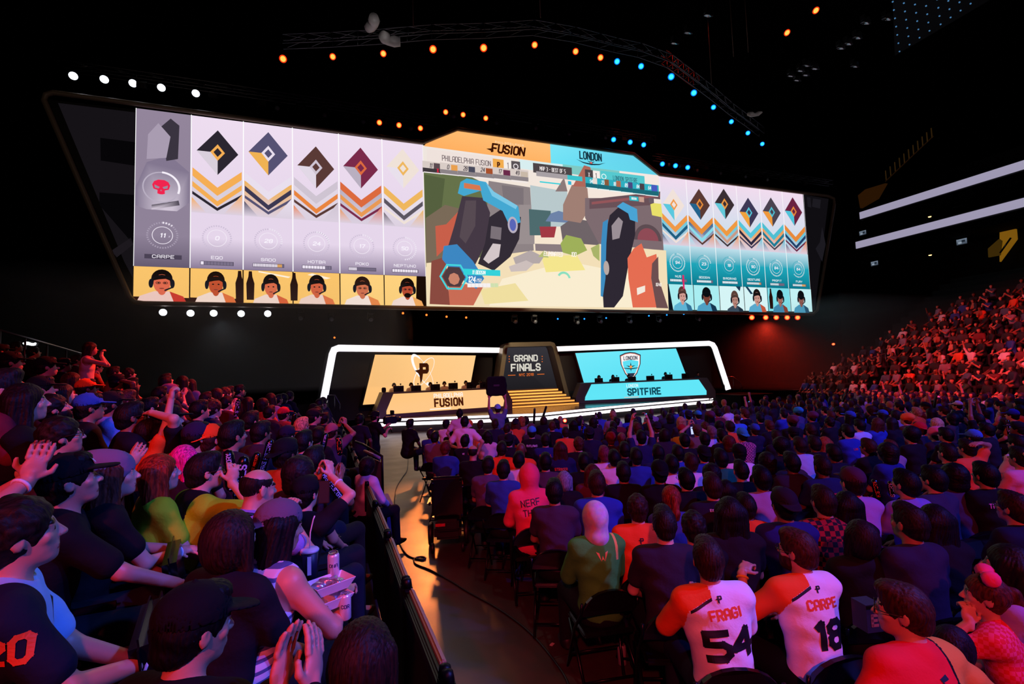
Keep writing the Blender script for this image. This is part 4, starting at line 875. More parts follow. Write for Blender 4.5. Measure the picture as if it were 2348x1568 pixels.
def plaid(c1, c2, sc=30.):
    m_ = bpy.data.materials.new('plaid_cloth'); m_.use_nodes = True; nt = m_.node_tree; b = nt.nodes['Principled BSDF']; b.inputs['Roughness'].default_value = .9
    tc = nt.nodes.new('ShaderNodeTexCoord'); ch = nt.nodes.new('ShaderNodeTexChecker'); ch.inputs['Scale'].default_value = sc; ch.inputs['Color1'].default_value = H(c1); ch.inputs['Color2'].default_value = H(c2)
    nt.links.new(tc.outputs['Object'], ch.inputs['Vector']); nt.links.new(ch.outputs['Color'], b.inputs['Base Color']); return m_
def stripes(c1, c2, sc=9., wdt=.35, axis='Z'):
    m_ = bpy.data.materials.new('striped_cloth'); m_.use_nodes = True; nt = m_.node_tree; b = nt.nodes['Principled BSDF']; b.inputs['Roughness'].default_value = .9
    tc = nt.nodes.new('ShaderNodeTexCoord'); wv = nt.nodes.new('ShaderNodeTexWave'); wv.bands_direction = axis; wv.inputs['Scale'].default_value = sc; wv.inputs['Distortion'].default_value = .6
    cr = nt.nodes.new('ShaderNodeValToRGB'); cr.color_ramp.interpolation = 'CONSTANT'; cr.color_ramp.elements[0].color = H(c1); cr.color_ramp.elements[1].color = H(c2); cr.color_ramp.elements[1].position = 1 - wdt
    nt.links.new(tc.outputs['Object'], wv.inputs['Vector']); nt.links.new(wv.outputs['Fac'], cr.inputs['Fac']); nt.links.new(cr.outputs[0], b.inputs['Base Color']); return m_
_fig = {}
def fig_get(key, sp, h):
    if key not in _fig: _fig[key] = figure(sp, h)
    return _fig[key]
def person(fig, loc, head_deg, label, group, skin='b98a74', shirt='15141a', hair=('short', '120d0b'), hat=None, pants='101016', shoes='1a1818', scale=1., glasses=False, beard=False, cat='person', name='person', low=True):
    """fig: result of figure(); loc: floor point under the pelvis; head_deg: heading clockwise from +Y"""
    t = thing(name, label, cat, loc, math.radians(-head_deg), group); t.scale = (scale,) * 3
    sm3 = skin_m(skin); b = setm(link('body', fig['body'], t), [sm3, M_eye, M_iris, lip_m('8a4038')])
    def as_m(x): return x if not isinstance(x, str) else cloth(x)
    sh = link('shirt', fig['shirt'], t)
    setm(sh, [as_m(x) for x in shirt] if isinstance(shirt, (list, tuple)) else as_m(shirt))
    if low and 'trousers' in fig:
        setm(link('trousers', fig['trousers'], t), cloth(pants, 'denim'))
        for s_ in fig['shoe']: setm(link('shoe', s_, t), mat('shoe_leather', shoes, .5))
    J = fig['J']; M = Matrix.Identity(4)
    for i in range(3):
        for j in range(3): M[i][j] = J['HR'][i][j]
        M[i][3] = J['H'][i]
    if hair and hair[0]: setm(link('hair', hair_get(hair[0]), t, M), hair_m(hair[1]))
    if hat: setm(link('cap' if hat[0] != 'beanie' else 'beanie', hair_get(hat[0]), t, M), cloth(hat[1], 'cap_cloth'))
    if glasses: setm(link('glasses', GLS, t, M), M_dk)
    if beard: setm(link('beard', BRD, t, M), hair_m(hair[1]))
    return t
def local_M(J):
    M = Matrix.Identity(4)
    for i in range(3):
        for j in range(3): M[i][j] = J['HR'][i][j]
        M[i][3] = J['H'][i]
    return M
def print_on(t, fig, quads_col, origin, name, m_, dirn=(0, 1, 0), ex=(1, 0, 0), off=.003, cell=.012):
    """lettering or a mark projected on the shirt: quads in metres, origin = point behind the surface, dirn = towards it"""
    P, Q = fig['PQ']; bvh = fig.setdefault('bvh', BVHTree.FromPolygons([tuple(p) for p in P], [tuple(int(i) for i in q) for q in Q]))
    o = V3(*origin); d = V3(*dirn); d /= np.linalg.norm(d); ex = V3(*ex); ex -= d * ex.dot(d); ex /= np.linalg.norm(ex); ey = np.cross(ex, d); ey = ey if ey[2] > 0 or abs(ey[2]) < .2 else -ey
    V, F = [], []
    for q in quads_col:
        q = [np.array(p, float) for p in q]
        if len(q) == 3: q = q + [q[2]]
        L1 = max(np.linalg.norm(q[1] - q[0]), np.linalg.norm(q[2] - q[3])); L2 = max(np.linalg.norm(q[3] - q[0]), np.linalg.norm(q[2] - q[1])); n1 = max(1, int(L1 / cell + .5)); n2 = max(1, int(L2 / cell + .5)); b0 = len(V)
        for i in range(n1 + 1):
            for j in range(n2 + 1):
                u, w_ = i / n1, j / n2; p = (q[0] * (1 - u) + q[1] * u) * (1 - w_) + (q[3] * (1 - u) + q[2] * u) * w_; s_ = o + ex * p[0] + ey * p[1]
                hit = bvh.ray_cast(Vector(s_), Vector(d), 2.)
                V.append(tuple(np.array(hit[0]) - d * off) if hit[0] is not None else None)
        for i in range(n1):
            for j in range(n2):
                a = b0 + i * (n2 + 1) + j; F.append((a, a + n2 + 1, a + n2 + 2, a + 1))
    F = [f_ for f_ in F if all(V[i] is not None for i in f_)]; V = [v_ or (0, 0, 0) for v_ in V]
    use = sorted({i for f_ in F for i in f_}); mp = {i: k for k, i in enumerate(use)}
    if not F: return None
    mb = MB(); mb.add([V[i] for i in use], [tuple(mp[i] for i in f_) for f_ in F]); return mb.build(name, m_, t)
def pr_back(t, fig, txt, h, z, m_, name='lettering', x=0., th=1.1, wide=.8, gap=1.4, rot=0.):
    J = fig['J']; Q = text_quads(txt, h, th, wide, 0, gap); c, s_ = math.cos(rot), math.sin(rot)
    Q = [[(a * c - b * s_, a * s_ + b * c) for a, b in q] for q in Q]
    c0 = J['P'] + J['up'] * z - J['F'] * .6 + J['X'] * x
    return print_on(t, fig, Q, c0, name, m_, dirn=J['F'], ex=J['X'])
# ================================================================== RIGS AND LAMPS
def at_d(px, py, d): return CP + _ray(px, py) * (d / FPX)
def ordw(n):
    T = ['', 'first', 'second', 'third', 'fourth', 'fifth', 'sixth', 'seventh', 'eighth', 'ninth', 'tenth', 'eleventh', 'twelfth', 'thirteenth', 'fourteenth', 'fifteenth', 'sixteenth', 'seventeenth', 'eighteenth', 'nineteenth']
    if n < 20: return T[n]
    t = ['', '', 'twent', 'thirt', 'fort', 'fift'][n // 10]
    return t + ('ieth' if n % 10 == 0 else 'y-' + T[n % 10])
def lamp_proto(col, rim, es, dim=1.):
    key = ('lampmesh',)
    if 'lm' not in _hc:
        a = MB().lathe([(.001, -.32), (.10, -.31), (.145, -.2), (.155, -.02), (.165, 0), (.15, 0), (.149, -.015), (.001, -.015)], n=18).mesh('housing'); a.materials.append(None)
        b = MB().tube([(-.19, 0, -.12), (-.19, .0, .02 - .3), (0, 0, -.46), (.19, 0, .02 - .3), (.19, 0, -.12)], .016, 6).mesh('yoke'); b.materials.append(None)
        c = MB().lathe([(.001, .012), (.075, .008), (.115, -.002), (.12, -.01), (.001, -.011)], n=18).mesh('lens'); c.materials.append(None)
        d = MB().lathe([(.12, .0), (.146, -.006), (.146, -.012), (.12, -.011)], n=18).mesh('lens_rim'); d.materials.append(None); _hc['lm'] = (a, b, c, d)
    return _hc['lm'], mat('lamp_glow_' + col, col, .4, emit=col, es=es), mat('lamp_rim_glow_' + rim, rim, .4, emit=rim, es=es * .6)
def lamp(p, label, group, col, rim, es, aim=(6, 0, 2), s=1.):
    me, mg, mr = lamp_proto(col, rim, es); t = thing('stage_spotlight', label, 'spotlight', p, 0, group); t.scale = (s,) * 3
    q = (Vector(aim) - Vector(tuple(map(float, p)))).to_track_quat('Z', 'Y'); t.rotation_euler = q.to_euler()
    setm(link('housing', me[0], t), M_dk); setm(link('yoke', me[1], t), M_dkm); setm(link('lens', me[2], t), mg); setm(link('lens_rim', me[3], t), mr); return t
LY = YS + .1
WH = ('FFFFFF', 'E8F0FF', 7.); ORG = ('FF9A40', 'FF3408', 2.2); CYN = ('30C8FF', '0078FF', 2.); RD = ('FF8040', 'FF1A04', 3.)
for i, p in enumerate([(168, 174), (239, 182), (305, 191), (370, 201), (449, 214)]): lamp(at_y(*p, LY), f'white spotlight over the screen top, {ordw(i+1)} from its pointed end', 'white spotlights over the screen', *WH, aim=(2 - 3 * (i < 2), 0, 2), s=1.0)
for i, p in enumerate([(870, 281), (915, 287), (964, 294), (1022, 257), (1062, 263), (1114, 271)]): lamp(at_y(*p, LY), f'orange spotlight over the screen edge, {ordw(i+1)} going towards the cyan ones', 'orange spotlights over the screen', *ORG, s=.9)
for i, p in enumerate([(1407, 320), (1445, 326), (1476, 332), (1519, 376), (1549, 380), (1577, 384)]): lamp(at_y(*p, LY), f'cyan spotlight over the screen edge, {ordw(i+1)} going away from the orange ones', 'cyan spotlights over the screen', *CYN, s=1.)
for i, p in enumerate([(374, 716), (437, 718), (490, 718), (553, 719), (614, 719)]): lamp(at_y(*p, LY), f'white spotlight hanging under the screen, {ordw(i+1)} of its row', 'white spotlights under the screen', *WH, s=.95)
for i, p in enumerate([(1724, 728), (1756, 728), (1780, 728), (1805, 728), (1829, 728)]): lamp(at_y(*p, LY), f'red spotlight hanging under the screen, {ordw(i+1)} of its row', 'red spotlights under the screen', *RD, s=1.1)
ARC = [(649, 135), (763, 130), (879, 123), (993, 113), (1109, 110), (1226, 103), (1320, 118), (1377, 132), (1415, 141), (1470, 152), (1539, 176), (1591, 213), (1636, 246), (1677, 279), (1715, 305), (1748, 330)]
TZ = 15.8; AP = [at_z(px, py, TZ) for px, py in ARC]
for i, p in enumerate(AP): lamp(p, f"{'orange' if i < 8 else 'cyan'} spotlight under the curved truss, {ordw(i+1 if i < 8 else i-7)} of its colour", 'spotlights under the curved truss', *(ORG if i < 8 else CYN), aim=(4, 2, 2), s=1.0 if i in (0, 3, 4, 10, 11) else .85)
for i, p in enumerate([(1871, 24), (1805, 75)]): lamp(at_z(*p, 17), ('upper' if i == 0 else 'lower') + ' of two lone orange spotlights near the dark ceiling', 'lone ceiling spotlights', *ORG, aim=(15, 3, 2), s=.9)
for i, p in enumerate([(1911, 789), (1944, 771), (1976, 753), (2006, 735), (2036, 716)]): lamp(at_y(*p, 33), f'small orange lamp in the dark beyond the far stand, {ordw(i+1)} from the lowest', 'small orange lamps in a rising line', 'FF9050', 'FF3010', 2.2, aim=(18, 10, -20), s=1.0)
lp = [(767, 774), (924, 718), (978, 722), (1024, 726), (1069, 728)]
for i, p in enumerate(lp): lamp(at_y(*p, 24.5 if i else 30), ['small warm lamp shining above the corner of the orange light arch'] [0] if i == 0 else f'small orange lamp under the screen bottom edge, {ordw(i)} along', 'small lamps under the screen', 'FF9A40', 'FF6010', 1.6, s=.42)
for i, p in enumerate([(1279, 731), (1340, 731), (1390, 729), (1488, 724), (1529, 722), (1568, 720)]): lamp(at_y(*p, 24.5), f'small blue lamp under the screen bottom edge, {ordw(i+1)} along', 'small blue lamps under the screen', '30B0FF', '0060FF', 1.8, s=.36)
for i, p in enumerate([(1288, 963), (1398, 955), (1472, 949), (1551, 942), (1709, 921), (1717, 921)]):
    lamp(at_z(*p, .55) + V3(0, -.3, 0), f"small {'red' if i < 2 else 'blue'} floor lamp at the foot of the stage, {ordw(i+1 if i < 2 else i-1)} of its colour", 'floor lamps at the stage foot', *(('FF8050', 'FF1008', 5.) if i < 2 else ('50D0FF', '0080FF', 5.)), aim=(4, 2, 3), s=.55 if i < 2 else .35)
# trusses
def truss(P, label, m_, hh=.38, name='lighting_truss', seg=1.1):
    o = P[0]; t = thing(name, label, 'truss', o); ch = MB(); lt = MB(); Q = []
    for a, b in zip(P, P[1:]):
        n = max(1, int(np.linalg.norm(b - a) / seg + .5)); Q += [a + (b - a) * k / n for k in range(n)]
    Q.append(P[-1]); Q = [q - o for q in Q]
    for dy in (-hh / 2, hh / 2):
        for dz in (0, hh): ch.tube([q + (0, dy, dz) for q in Q], .022, 5)
    for k, (a, b) in enumerate(zip(Q, Q[1:])):
        for dy in (-hh / 2, hh / 2): lt.tube([a + (0, dy, 0), b + (0, dy, hh)], .013, 4); lt.tube([b + (0, dy, 0), b + (0, dy, hh)], .013, 4)
        lt.tube([a + (0, -hh / 2, hh), b + (0, hh / 2, hh)], .013, 4)
    ch.build('chord_tubes', m_, t); lt.build('lattice', m_, t); return t
M_al = mat('truss_aluminium', '6a6a70', .35, .9)
truss([p + (0, 0, .55) for p in AP], 'long curved truss carrying the orange and cyan spotlights', M_al)
truss([at_y(px, py, LY + .25) for px, py in [(150, 160), (470, 205), (780, 250), (1000, 285)]], 'straight truss along the screen top over the player portraits', M_al, .3)
truss([at_y(px, py, LY + .25) for px, py in [(1000, 245), (1200, 276), (1500, 325)]], 'raised middle truss over the orange and cyan banner', M_al, .3)
truss([at_y(px, py, LY + .25) for px, py in [(1500, 366), (1700, 395), (1905, 425)]], 'truss along the screen top beyond the cyan banner', M_al, .3)
rt = [at_z(1523, 140, 18.5), at_z(1597, 196, 18.5)]; truss(rt, 'short truss glowing red above the cyan spotlights', mat('red_lit_truss', '9a3a30', .4, .6), .45, seg=.6)  # red light put into the metal's base colour
spot('truss_red', rt[0] + V3(1, -2.5, 2.5), rt[0] * .5 + rt[1] * .5, (1, .12, .08), 700, 50)
truss([at_y(1900, 793, 33) + V3(0, .1, .45), at_y(2048, 708, 33) + V3(0, .1, .45)], 'thin dark truss carrying the rising line of orange lamps', M_dkm, .25)
M_box = mat('blinder_face', '2c2826', .35)
bl = None
for i, p in enumerate([(325, 198), (490, 221), (602, 238), (690, 251), (797, 268), (893, 280), (1086, 263), (1160, 275), (1244, 288), (1291, 297), (1365, 309), (1430, 320), (1563, 382), (1618, 387), (1677, 395), (1722, 402), (1790, 410), (1845, 420)]):
    q = at_y(*p, LY - .1); lab = f'unlit square blinder lamp over the screen, {ordw(i+1)} along the row'
    if bl is None:
        bl = thing('blinder_lamp', lab, 'lamp', q, 0, 'blinder lamps over the screen'); MB().box((0, 0, 0), (.34, .2, .24), bev=.02).build('housing', M_dk, bl); MB().box((0, -.105, 0), (.28, .02, .18)).build('glass', M_box, bl); MB().tube([(-.19, 0, 0), (-.19, 0, .22), (.19, 0, .22), (.19, 0, 0)], .014, 5).build('bracket', M_dkm, bl)
    else: dup(bl, q, label=lab)
mh = None
for i, p in enumerate([(637, 246), (744, 262), (832, 277), (941, 292), (1038, 265), (1136, 280), (1226, 292), (1302, 305), (1385, 314), (1530, 376), (1595, 389), (1648, 395), (1705, 403), (1755, 410), (690, 724), (760, 726), (850, 727), (1180, 733), (1225, 733), (1322, 735), (1375, 733), (1443, 733), (1510, 731), (1600, 728)]):
    q = at_y(*p, LY); up_ = i < 14; lab = f"unlit moving head lamp {'over' if up_ else 'under'} the screen, {ordw(i+1 if up_ else i-13)} along its row"
    if mh is None:
        mh = thing('moving_head_lamp', lab, 'lamp', q, 0, 'moving head lamps round the screen'); MB().box((0, 0, .2), (.26, .26, .1), bev=.02).build('base', M_dk, mh); MB().tube([(-.14, 0, .16), (-.15, 0, -.05), (-.14, 0, -.1)], .022, 6).tube([(.14, 0, .16), (.15, 0, -.05), (.14, 0, -.1)], .022, 6).build('yoke', M_dk, mh)
        hd = MB().lathe([(.001, -.17), (.08, -.16), (.11, 0), (.10, .1), (.12, .16), (.001, .15)], R=rx3(1.9), c=(0, -.02, -.08), n=12).build('head', M_dk, mh); MB().lathe([(.001, .161), (.10, .158), (.10, .15), (.001, .15)], R=rx3(1.9), c=(0, -.02, -.08), n=12).build('lens', mat('dark_glass', '8a9298', .08, .3), hd)
    else: dup(mh, q, label=lab)
# hanging cables
for i, ((a, b), z) in enumerate([(((947, 0), (948, 62)), 15.9), (((1240, 40), (1238, 0)), 15.9), (((1632, 195), (1634, 120)), 17), (((1682, 130), (1675, 60)), 18), (((1716, 120), (1712, 55)), 18)]):
    p = at_z(*(b if i == 0 else a), z); tag(MB().tube([(0, 0, 0), (0, 0, 9)], .02, 5).build('hanging_cable', mat('chain_steel', '5a4038', .4, .7)), f'thin rigging cable dropping from the ceiling, {ordw(i+1)} counted along the trusses', 'cable', 'rigging cables').location = tuple(p)
hs = None
for i, p in enumerate([(947, 66), (1238, 50), (1240, 62)]):
    pass
# pale bent balloons caught under the roof
M_bal = mat('white_film', '9a9494', .5)
for i, (pts, z) in enumerate([([(857, 38), (858, 55), (843, 66)], 16), ([(876, 80), (890, 93), (918, 96)], 15), ([(1716, 261), (1730, 263), (1748, 257)], 12.5)]):
    P = [at_z(px, py, z) for px, py in pts]; o = P[1]; r_ = (.10, .09, .04) if i == 2 else (.22, .2, .22)
    PP = [P[0] - o, (P[0] + P[1]) / 2 - o, P[1] - o, (P[1] + P[2]) / 2 - o, P[2] - o]
    mb = MB().tube(PP, [r_[0] * .75, r_[0] * 1.0, r_[1] * .8, r_[1], r_[2] * .7], 12); tag(mb.build('bent_balloon', M_bal), ['pale bent balloon drifting highest under the roof', 'long pale bent balloon beside the curved truss', 'small pale balloon tapering to a point under the cyan lamps'][i], 'balloon', 'bent balloons').location = tuple(o)
    spot('balloon_glow', o + V3(0, -3, -2), o, (1, .95, .93), 60, 30)

# ================================================================== THE FAR SIDE OF THE HALL
def at_x(px, py, x): r = _ray(px, py); return CP + r * (x / r[0])
RBX = 40.
def along(px0, py0, px1, py1, x): return at_x(px0, py0, x), at_x(px1, py1, x)
M_rib = mat('ribbon_display', 'b8b4cc', .5, emit='A9A3BE', es=.82)
for i, (t0, b0, t1, b1, lab) in enumerate([((1971, 487), (1973, 502), (2420, 334), (2420, 360), 'upper lit ribbon display along the balcony front'), ((1962, 555), (1964, 570), (2420, 420), (2420, 446), 'lower lit ribbon display along the balcony front')]):
    a, a2 = at_x(*t0, RBX), at_x(*b0, RBX); ya = a[1]; yb = at_x(*t1, RBX)[1]; zt_, zb_ = a[2], a2[2]
    t = thing('ribbon_display', lab, 'display', (RBX, ya, zb_)); hh = zt_ - zb_
    MB().box((0, (yb - ya) / 2, hh / 2), (.06, abs(yb - ya), hh)).build('lit_face', M_rib, t); MB().box((.2, (yb - ya) / 2, hh / 2), (.3, abs(yb - ya) + .1, hh + .2)).build('housing', M_dk, t)
    tag(MB().box((RBX + 3.2, (ya + yb) / 2, zb_ - .4), (6, abs(yb - ya), .5)).build('ceiling_balcony_%s' % ('upper', 'lower')[i], M_blk), kind='structure')
tag(MB().box((RBX + 4.5, 15, 6), (.3, 34, 22)).build('wall_suites', mat('dark_suite_wall', '0b090a', .8)), kind='structure')
M_yel = mat('concourse_glow_wall', 'c08a30', .7, emit='9A6A14', es=.55)  # lamp light on these walls put in as their own glow
cw = thing('concourse_opening', 'yellow lit concourse doorway above the far stand', 'doorway', at_x(2292, 600, 43)); o = V3(*cw.location)
q = [at_x(px, py, 43) - o for px, py in [(2292, 512), (2327, 512), (2330, 548), (2292, 600)]]; MB().prism(q, (.2, 0, 0)).build('lit_wall', M_yel, cw)
q = [at_x(px, py, 42) - o for px, py in [(2265, 570), (2290, 548), (2296, 552), (2292, 585), (2266, 590)]]; MB().prism(q, (.15, 0, 0)).build('side_wall', mat('concourse_side_glow', '7a5c20', .7, emit='4a3408', es=.5), cw)  # side wall's light is a weaker glow in its material
MB().tube([at_x(2293, 580, 41.8) - o, at_x(2318, 545, 41.8) - o], .05, 6).build('handrail', M_al, cw)
for i, q in enumerate([[(2286, 424), (2306, 422), (2304, 434), (2287, 440)], [(2308, 420), (2322, 420), (2320, 430), (2308, 433)]]):
    P = [at_x(px, py, 43) for px, py in q]; o = P[0]; mb = MB().prism([p - o for p in P], (.2, 0, 0)); tag(mb.build('lit_suite_opening', M_yel), ['wider yellow lit suite opening between the ribbon displays', 'narrow yellow lit suite opening between the ribbon displays'][i], 'opening').location = tuple(o)
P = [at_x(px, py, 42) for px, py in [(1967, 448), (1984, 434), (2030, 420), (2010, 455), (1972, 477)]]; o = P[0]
tag(MB().prism([p - o for p in P], (.3, 0, 0)).build('lit_upper_corner', mat('amber_wall_glow', '6a4418', .7, emit='3a2008', es=.45)), 'dim amber lit wall at the end of the upper balcony', 'wall section').location = tuple(o)  # light on this wall put in as a dim glow
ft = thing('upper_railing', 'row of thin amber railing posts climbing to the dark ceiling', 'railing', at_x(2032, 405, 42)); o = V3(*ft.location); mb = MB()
for k in range(11): a = at_x(2032 + 10.5 * k, 412 - 9.6 * k, 42) - o; MB().tube([a, a + (0, 0, .75)], .04, 5).build('post', mat('amber_post_glow', '8a6a3a', .5, emit='3a2810', es=.5), ft)  # amber light on posts and rail put in as a faint glow
MB().tube([at_x(2030, 416, 42) - o, at_x(2140, 312, 42) - o], .04, 5).build('rail', mat('amber_rail_glow', '5a4020', .5, emit='2a1808', es=.4), ft)
for i, (px, py, s_) in enumerate([(1979, 534, 1.), (2006, 604, 1.), (2196, 467, 1.1), (2206, 554, 1.1)]):
    p = at_x(px, py, 42); t = thing('suite_television', f'small blue-grey television screen hanging under the balcony, {ordw(i+1)} from the stage end', 'television', p, 0, 'suite televisions')
    MB().box((0, 0, 0), (.08, .62 * s_, .42 * s_), bev=.01).build('casing', M_dk, t)
    f = Flat((-.045, 0, 0), (0, -1, 0), (0, 0, 1), (-1, 0, 0)); W_, H_ = .56 * s_, .36 * s_; f.rect(-W_ / 2, -H_ / 2, W_ / 2, H_ / 2, '3a4350', '6d7a8a'); f.L = 3; f.rect(-W_ / 3, -H_ / 3, 0, 0, '8a97a5'); f.rect(0, -.05, W_ / 3, H_ / 4, '1a222c'); f.build('picture', t, SCR)
for i, (px, py) in enumerate([(2132, 498), (2133, 586), (2342, 501)]):
    p = at_x(px, py, 41.5); t = thing('suite_downlight', f'tiny warm downlight under the far balcony, {ordw(i+1)} from the stage end', 'lamp', p, 0, 'suite downlights'); MB().lathe([(.001, 0), (.08, 0), (.1, .05), (.001, .06)], n=10).build('lens', mat('warm_glow', 'ffd080', .5, emit='FFD080', es=3.), t); MB().box((0, 0, .08), (.24, .24, .05)).build('housing', M_dk, t)
# roof grid with faint dots, upper corner
dg = thing('ceiling_light_grid', 'dark roof panel with rows of faint blue points of light', 'panel', at_z(2120, 60, 19.5)); o = V3(*dg.location)
q = [at_z(px, py, 19.6) - o for px, py in [(2046, -20), (2052, 128), (2270, 0), (2270, -20)]]; MB().prism(q, (0, 0, .1)).build('panel', mat('roof_panel', '06080c', .8), dg)
mb = MB()
for i in range(8):
    for j in range(8):
        px, py = 2047 + 25.5 * i + 2.6 * j, 4 + 3.2 * i + 19.0 * j - 18 * (i > 3)
        if py < 122 - 15.5 * (px - 2058) / 25.5 * 1.02 + 0 and py > -4: c_ = at_z(px, py, 19.5) - o; mb.box(c_, (.05, .05, .05))
x_ = mb.build('light_points', mat('blue_point', '406a90', .5, emit='4A80B0', es=.8), dg); x_['kind'] = 'stuff'
hl = None
for i, (px, py) in enumerate([(1848, 172), (1836, 162), (1828, 184), (1814, 174), (1850, 150), (1869, 157), (1960, 152), (1928, 110), (1945, 100), (1966, 86), (1985, 52), (2034, 43), (1578, 75), (1547, 99), (1624, 35)]):
    q = at_z(px, py, 17.5); lab = f'unlit round ceiling floodlight, {ordw(i+1)} in the dark cluster above the stand'
    if hl is None: hl = thing('ceiling_floodlight', lab, 'lamp', q, 0, 'unlit ceiling floodlights'); MB().lathe([(.001, .25), (.08, .22), (.2, 0), (.21, -.03), (.19, -.01), (.001, .06)], R=rx3(.5), n=14).build('reflector', mat('reflector', '8a8a90', .15, .9), hl); MB().box((0, .1, .3), (.1, .2, .2)).build('bracket', M_dk, hl)
    else: dup(hl, q, label=lab)
spot('grid_glint', (12, 4, 8), at_z(1900, 130, 17.5), (1, .95, .95), 500, 40)
# fences in front of the far stand
def fence(a, b, label, z0=0., h=1.1, n=8, name='crowd_fence'):
    a, b = V3(*a), V3(*b); t = thing(name, label, 'fence', a); d = b - a; fr_ = MB().tube([(0, 0, z0 + .15), (0, 0, h), tuple(d + (0, 0, h)), tuple(d + (0, 0, z0 + .15))], .02, 6, closed=True); fr_.build('frame', M_dkm, t); ba = MB(); m_ = int(np.linalg.norm(d) / .13)
    for k in range(1, m_): q = d * k / m_; ba.tube([q + (0, 0, z0 + .15), q + (0, 0, h)], .007, 4)
    ba.build('bars', M_dkm, t)
    for q in (V3(0, 0, 0), d): MB().tube([q + (-.25, 0, .02), q + (.25, 0, .02)], .02, 5).tube([q + (0, 0, .02), q + (0, 0, .2)], .02, 5).build('foot', M_dkm, t)
    return t
for k in range(9): fence((24.2, 3 + 2.05 * k, 0), (24.2, 5 + 2.05 * k, 0), f'black steel crowd fence before the far stand, {ordw(9-k)} section from the stage')
M_lr = mat('ribbon_rail', '4a4444', .4, .7)
for i, (a, b, x) in enumerate([((1880, 860), (2030, 810), 27.5), ((0, 757), (190, 812), -6)]):
    p, q = (at_x(*a, x), at_x(*b, x)); 
    t = thing('stand_handrail', ['thin sloping handrail at the end of the far stand', 'thin handrail sloping down behind the side stand'][i], 'handrail', p); MB().tube([(0, 0, 0), q - p], .025, 6).build('rail', M_al, t)
    for k in range(5): c_ = (q - p) * k / 4; MB().tube([c_, c_ - (0, 0, .8)], .02, 5).build('post', M_al, t)
for i, (px, py, s_) in enumerate([(68, 787, 1.), (180, 817, .6)]):
    p = at_d(px, py, 13 + 4 * i); t = thing('white_exit_lamp', ['oval cluster lamp glowing white above the side stand', 'smaller white cluster lamp half hidden behind heads in the side stand'][i], 'lamp', p); ms = MB()
    MB().box((0, .05, 0), (.32 * s_, .06, .12 * s_), bev=.02).build('housing', M_dk, t)
    for k in range(9): ms.lathe([(.001, -.01), (.022, 0), (.022, .01), (.001, .012)], c=((-.12 + .03 * k) * s_, 0, (.022 * math.sin(k * .75)) * s_), R=rx3(1.57), n=8)
    for k in range(8): ms.lathe([(.001, -.01), (.02, 0), (.02, .01), (.001, .012)], c=((-.10 + .03 * k) * s_, 0, (-.035 + .012 * math.sin(k * .85)) * s_), R=rx3(1.57), n=8)
    ms.build('light_cluster', mat('white_leds', 'ffffff', .5, emit='F4FAFF', es=5.), t)

# ================================================================== DESK EQUIPMENT, STAGE RAILS
def desk_top_pt(D, px, py, back=.45): t, a, n, d = D; return at_pl(px, py, a - n * back, n)
mon = None
def monitor(D, px, py, label):
    global mon
    p = desk_top_pt(D, px, py); ang = math.atan2(D[3][1], D[3][0])
    if mon is None:
        mon = thing('gaming_monitor', label, 'monitor', p, ang, 'monitors on the player desks'); MB().box((0, 0, 0), (.50, .05, .32), bev=.01).build('casing', M_dk, mon); MB().box((0, -.03, 0), (.16, .02, .10)).build('rear_hub', M_dkm, mon); MB().tube([(0, -.03, -.1), (0, -.03, -.32)], .02, 6).box((0, .0, -.33), (.26, .2, .015)).build('stand', M_dkm, mon)
        MB().lathe([(.001, 0), (.035, .01), (.04, .05), (.001, .08)], c=(.1, 0, .2), n=10).tube([(.1, 0, .16), (.1, 0, .2)], .01, 5).build('webcam', M_dk, mon); return mon
    return dup(mon, p, ang, label)
for i, (px, py) in enumerate([(914, 892), (954, 891), (998, 888), (1039, 885), (1080, 883), (1110, 883)]): monitor(D1, px, py, f'black monitor seen from behind on the orange desk, {ordw(i+1)} from the pale end panel')
for i, (px, py) in enumerate([(1373, 873), (1411, 870.5), (1449, 869.5), (1491, 867.5), (1533, 864.5), (1572, 862)]): monitor(D2, px, py, f'black monitor seen from behind on the cyan desk, {ordw(i+1)} from the steps')
p = desk_top_pt(D1, 880, 894); t = thing('desk_speaker', 'small black box at the pale end of the orange desk', 'box', p); MB().box((0, 0, 0), (.2, .16, .24), bev=.03).build('casing', M_dk, t); MB().tube([(-.08, 0, -.1), (-.08, 0, -.18)], .015, 5).tube([(.08, 0, -.1), (.08, 0, -.18)], .015, 5).build('feet', M_dk, t)
def handrail(pts, label, posts):
    o = V3(*pts[0]); t = thing('stage_handrail', label, 'handrail', o); MB().tube([V3(*p) - o for p in pts], .03, 6).build('rail', M_al, t)
    for p, h_ in posts: MB().tube([V3(*p) - o, V3(*p) - o - (0, 0, h_)], .025, 6).build('post', M_al, t)
a = [at_y(px, py, 23.0) for px, py in [(744, 941), (752, 906), (768, 906), (779, 926), (778, 945)]]; handrail(a, 'thin steel handrail at the dark foot of the orange light arch', [(a[1], .6), (a[2], .65)])
a = [at_y(px, py, 23.6) for px, py in [(1660, 864), (1681, 864), (1699, 878), (1703, 892)]]; handrail(a, 'thin steel handrail at the dark foot of the cyan light arch', [(a[0], .8), (a[1], .8), (a[2], .5)])
tag(MB().box((23.3, 23.4, .42), (2.6, 2.6, .84)).build('floor_wing_platform', M_blk), kind='structure')

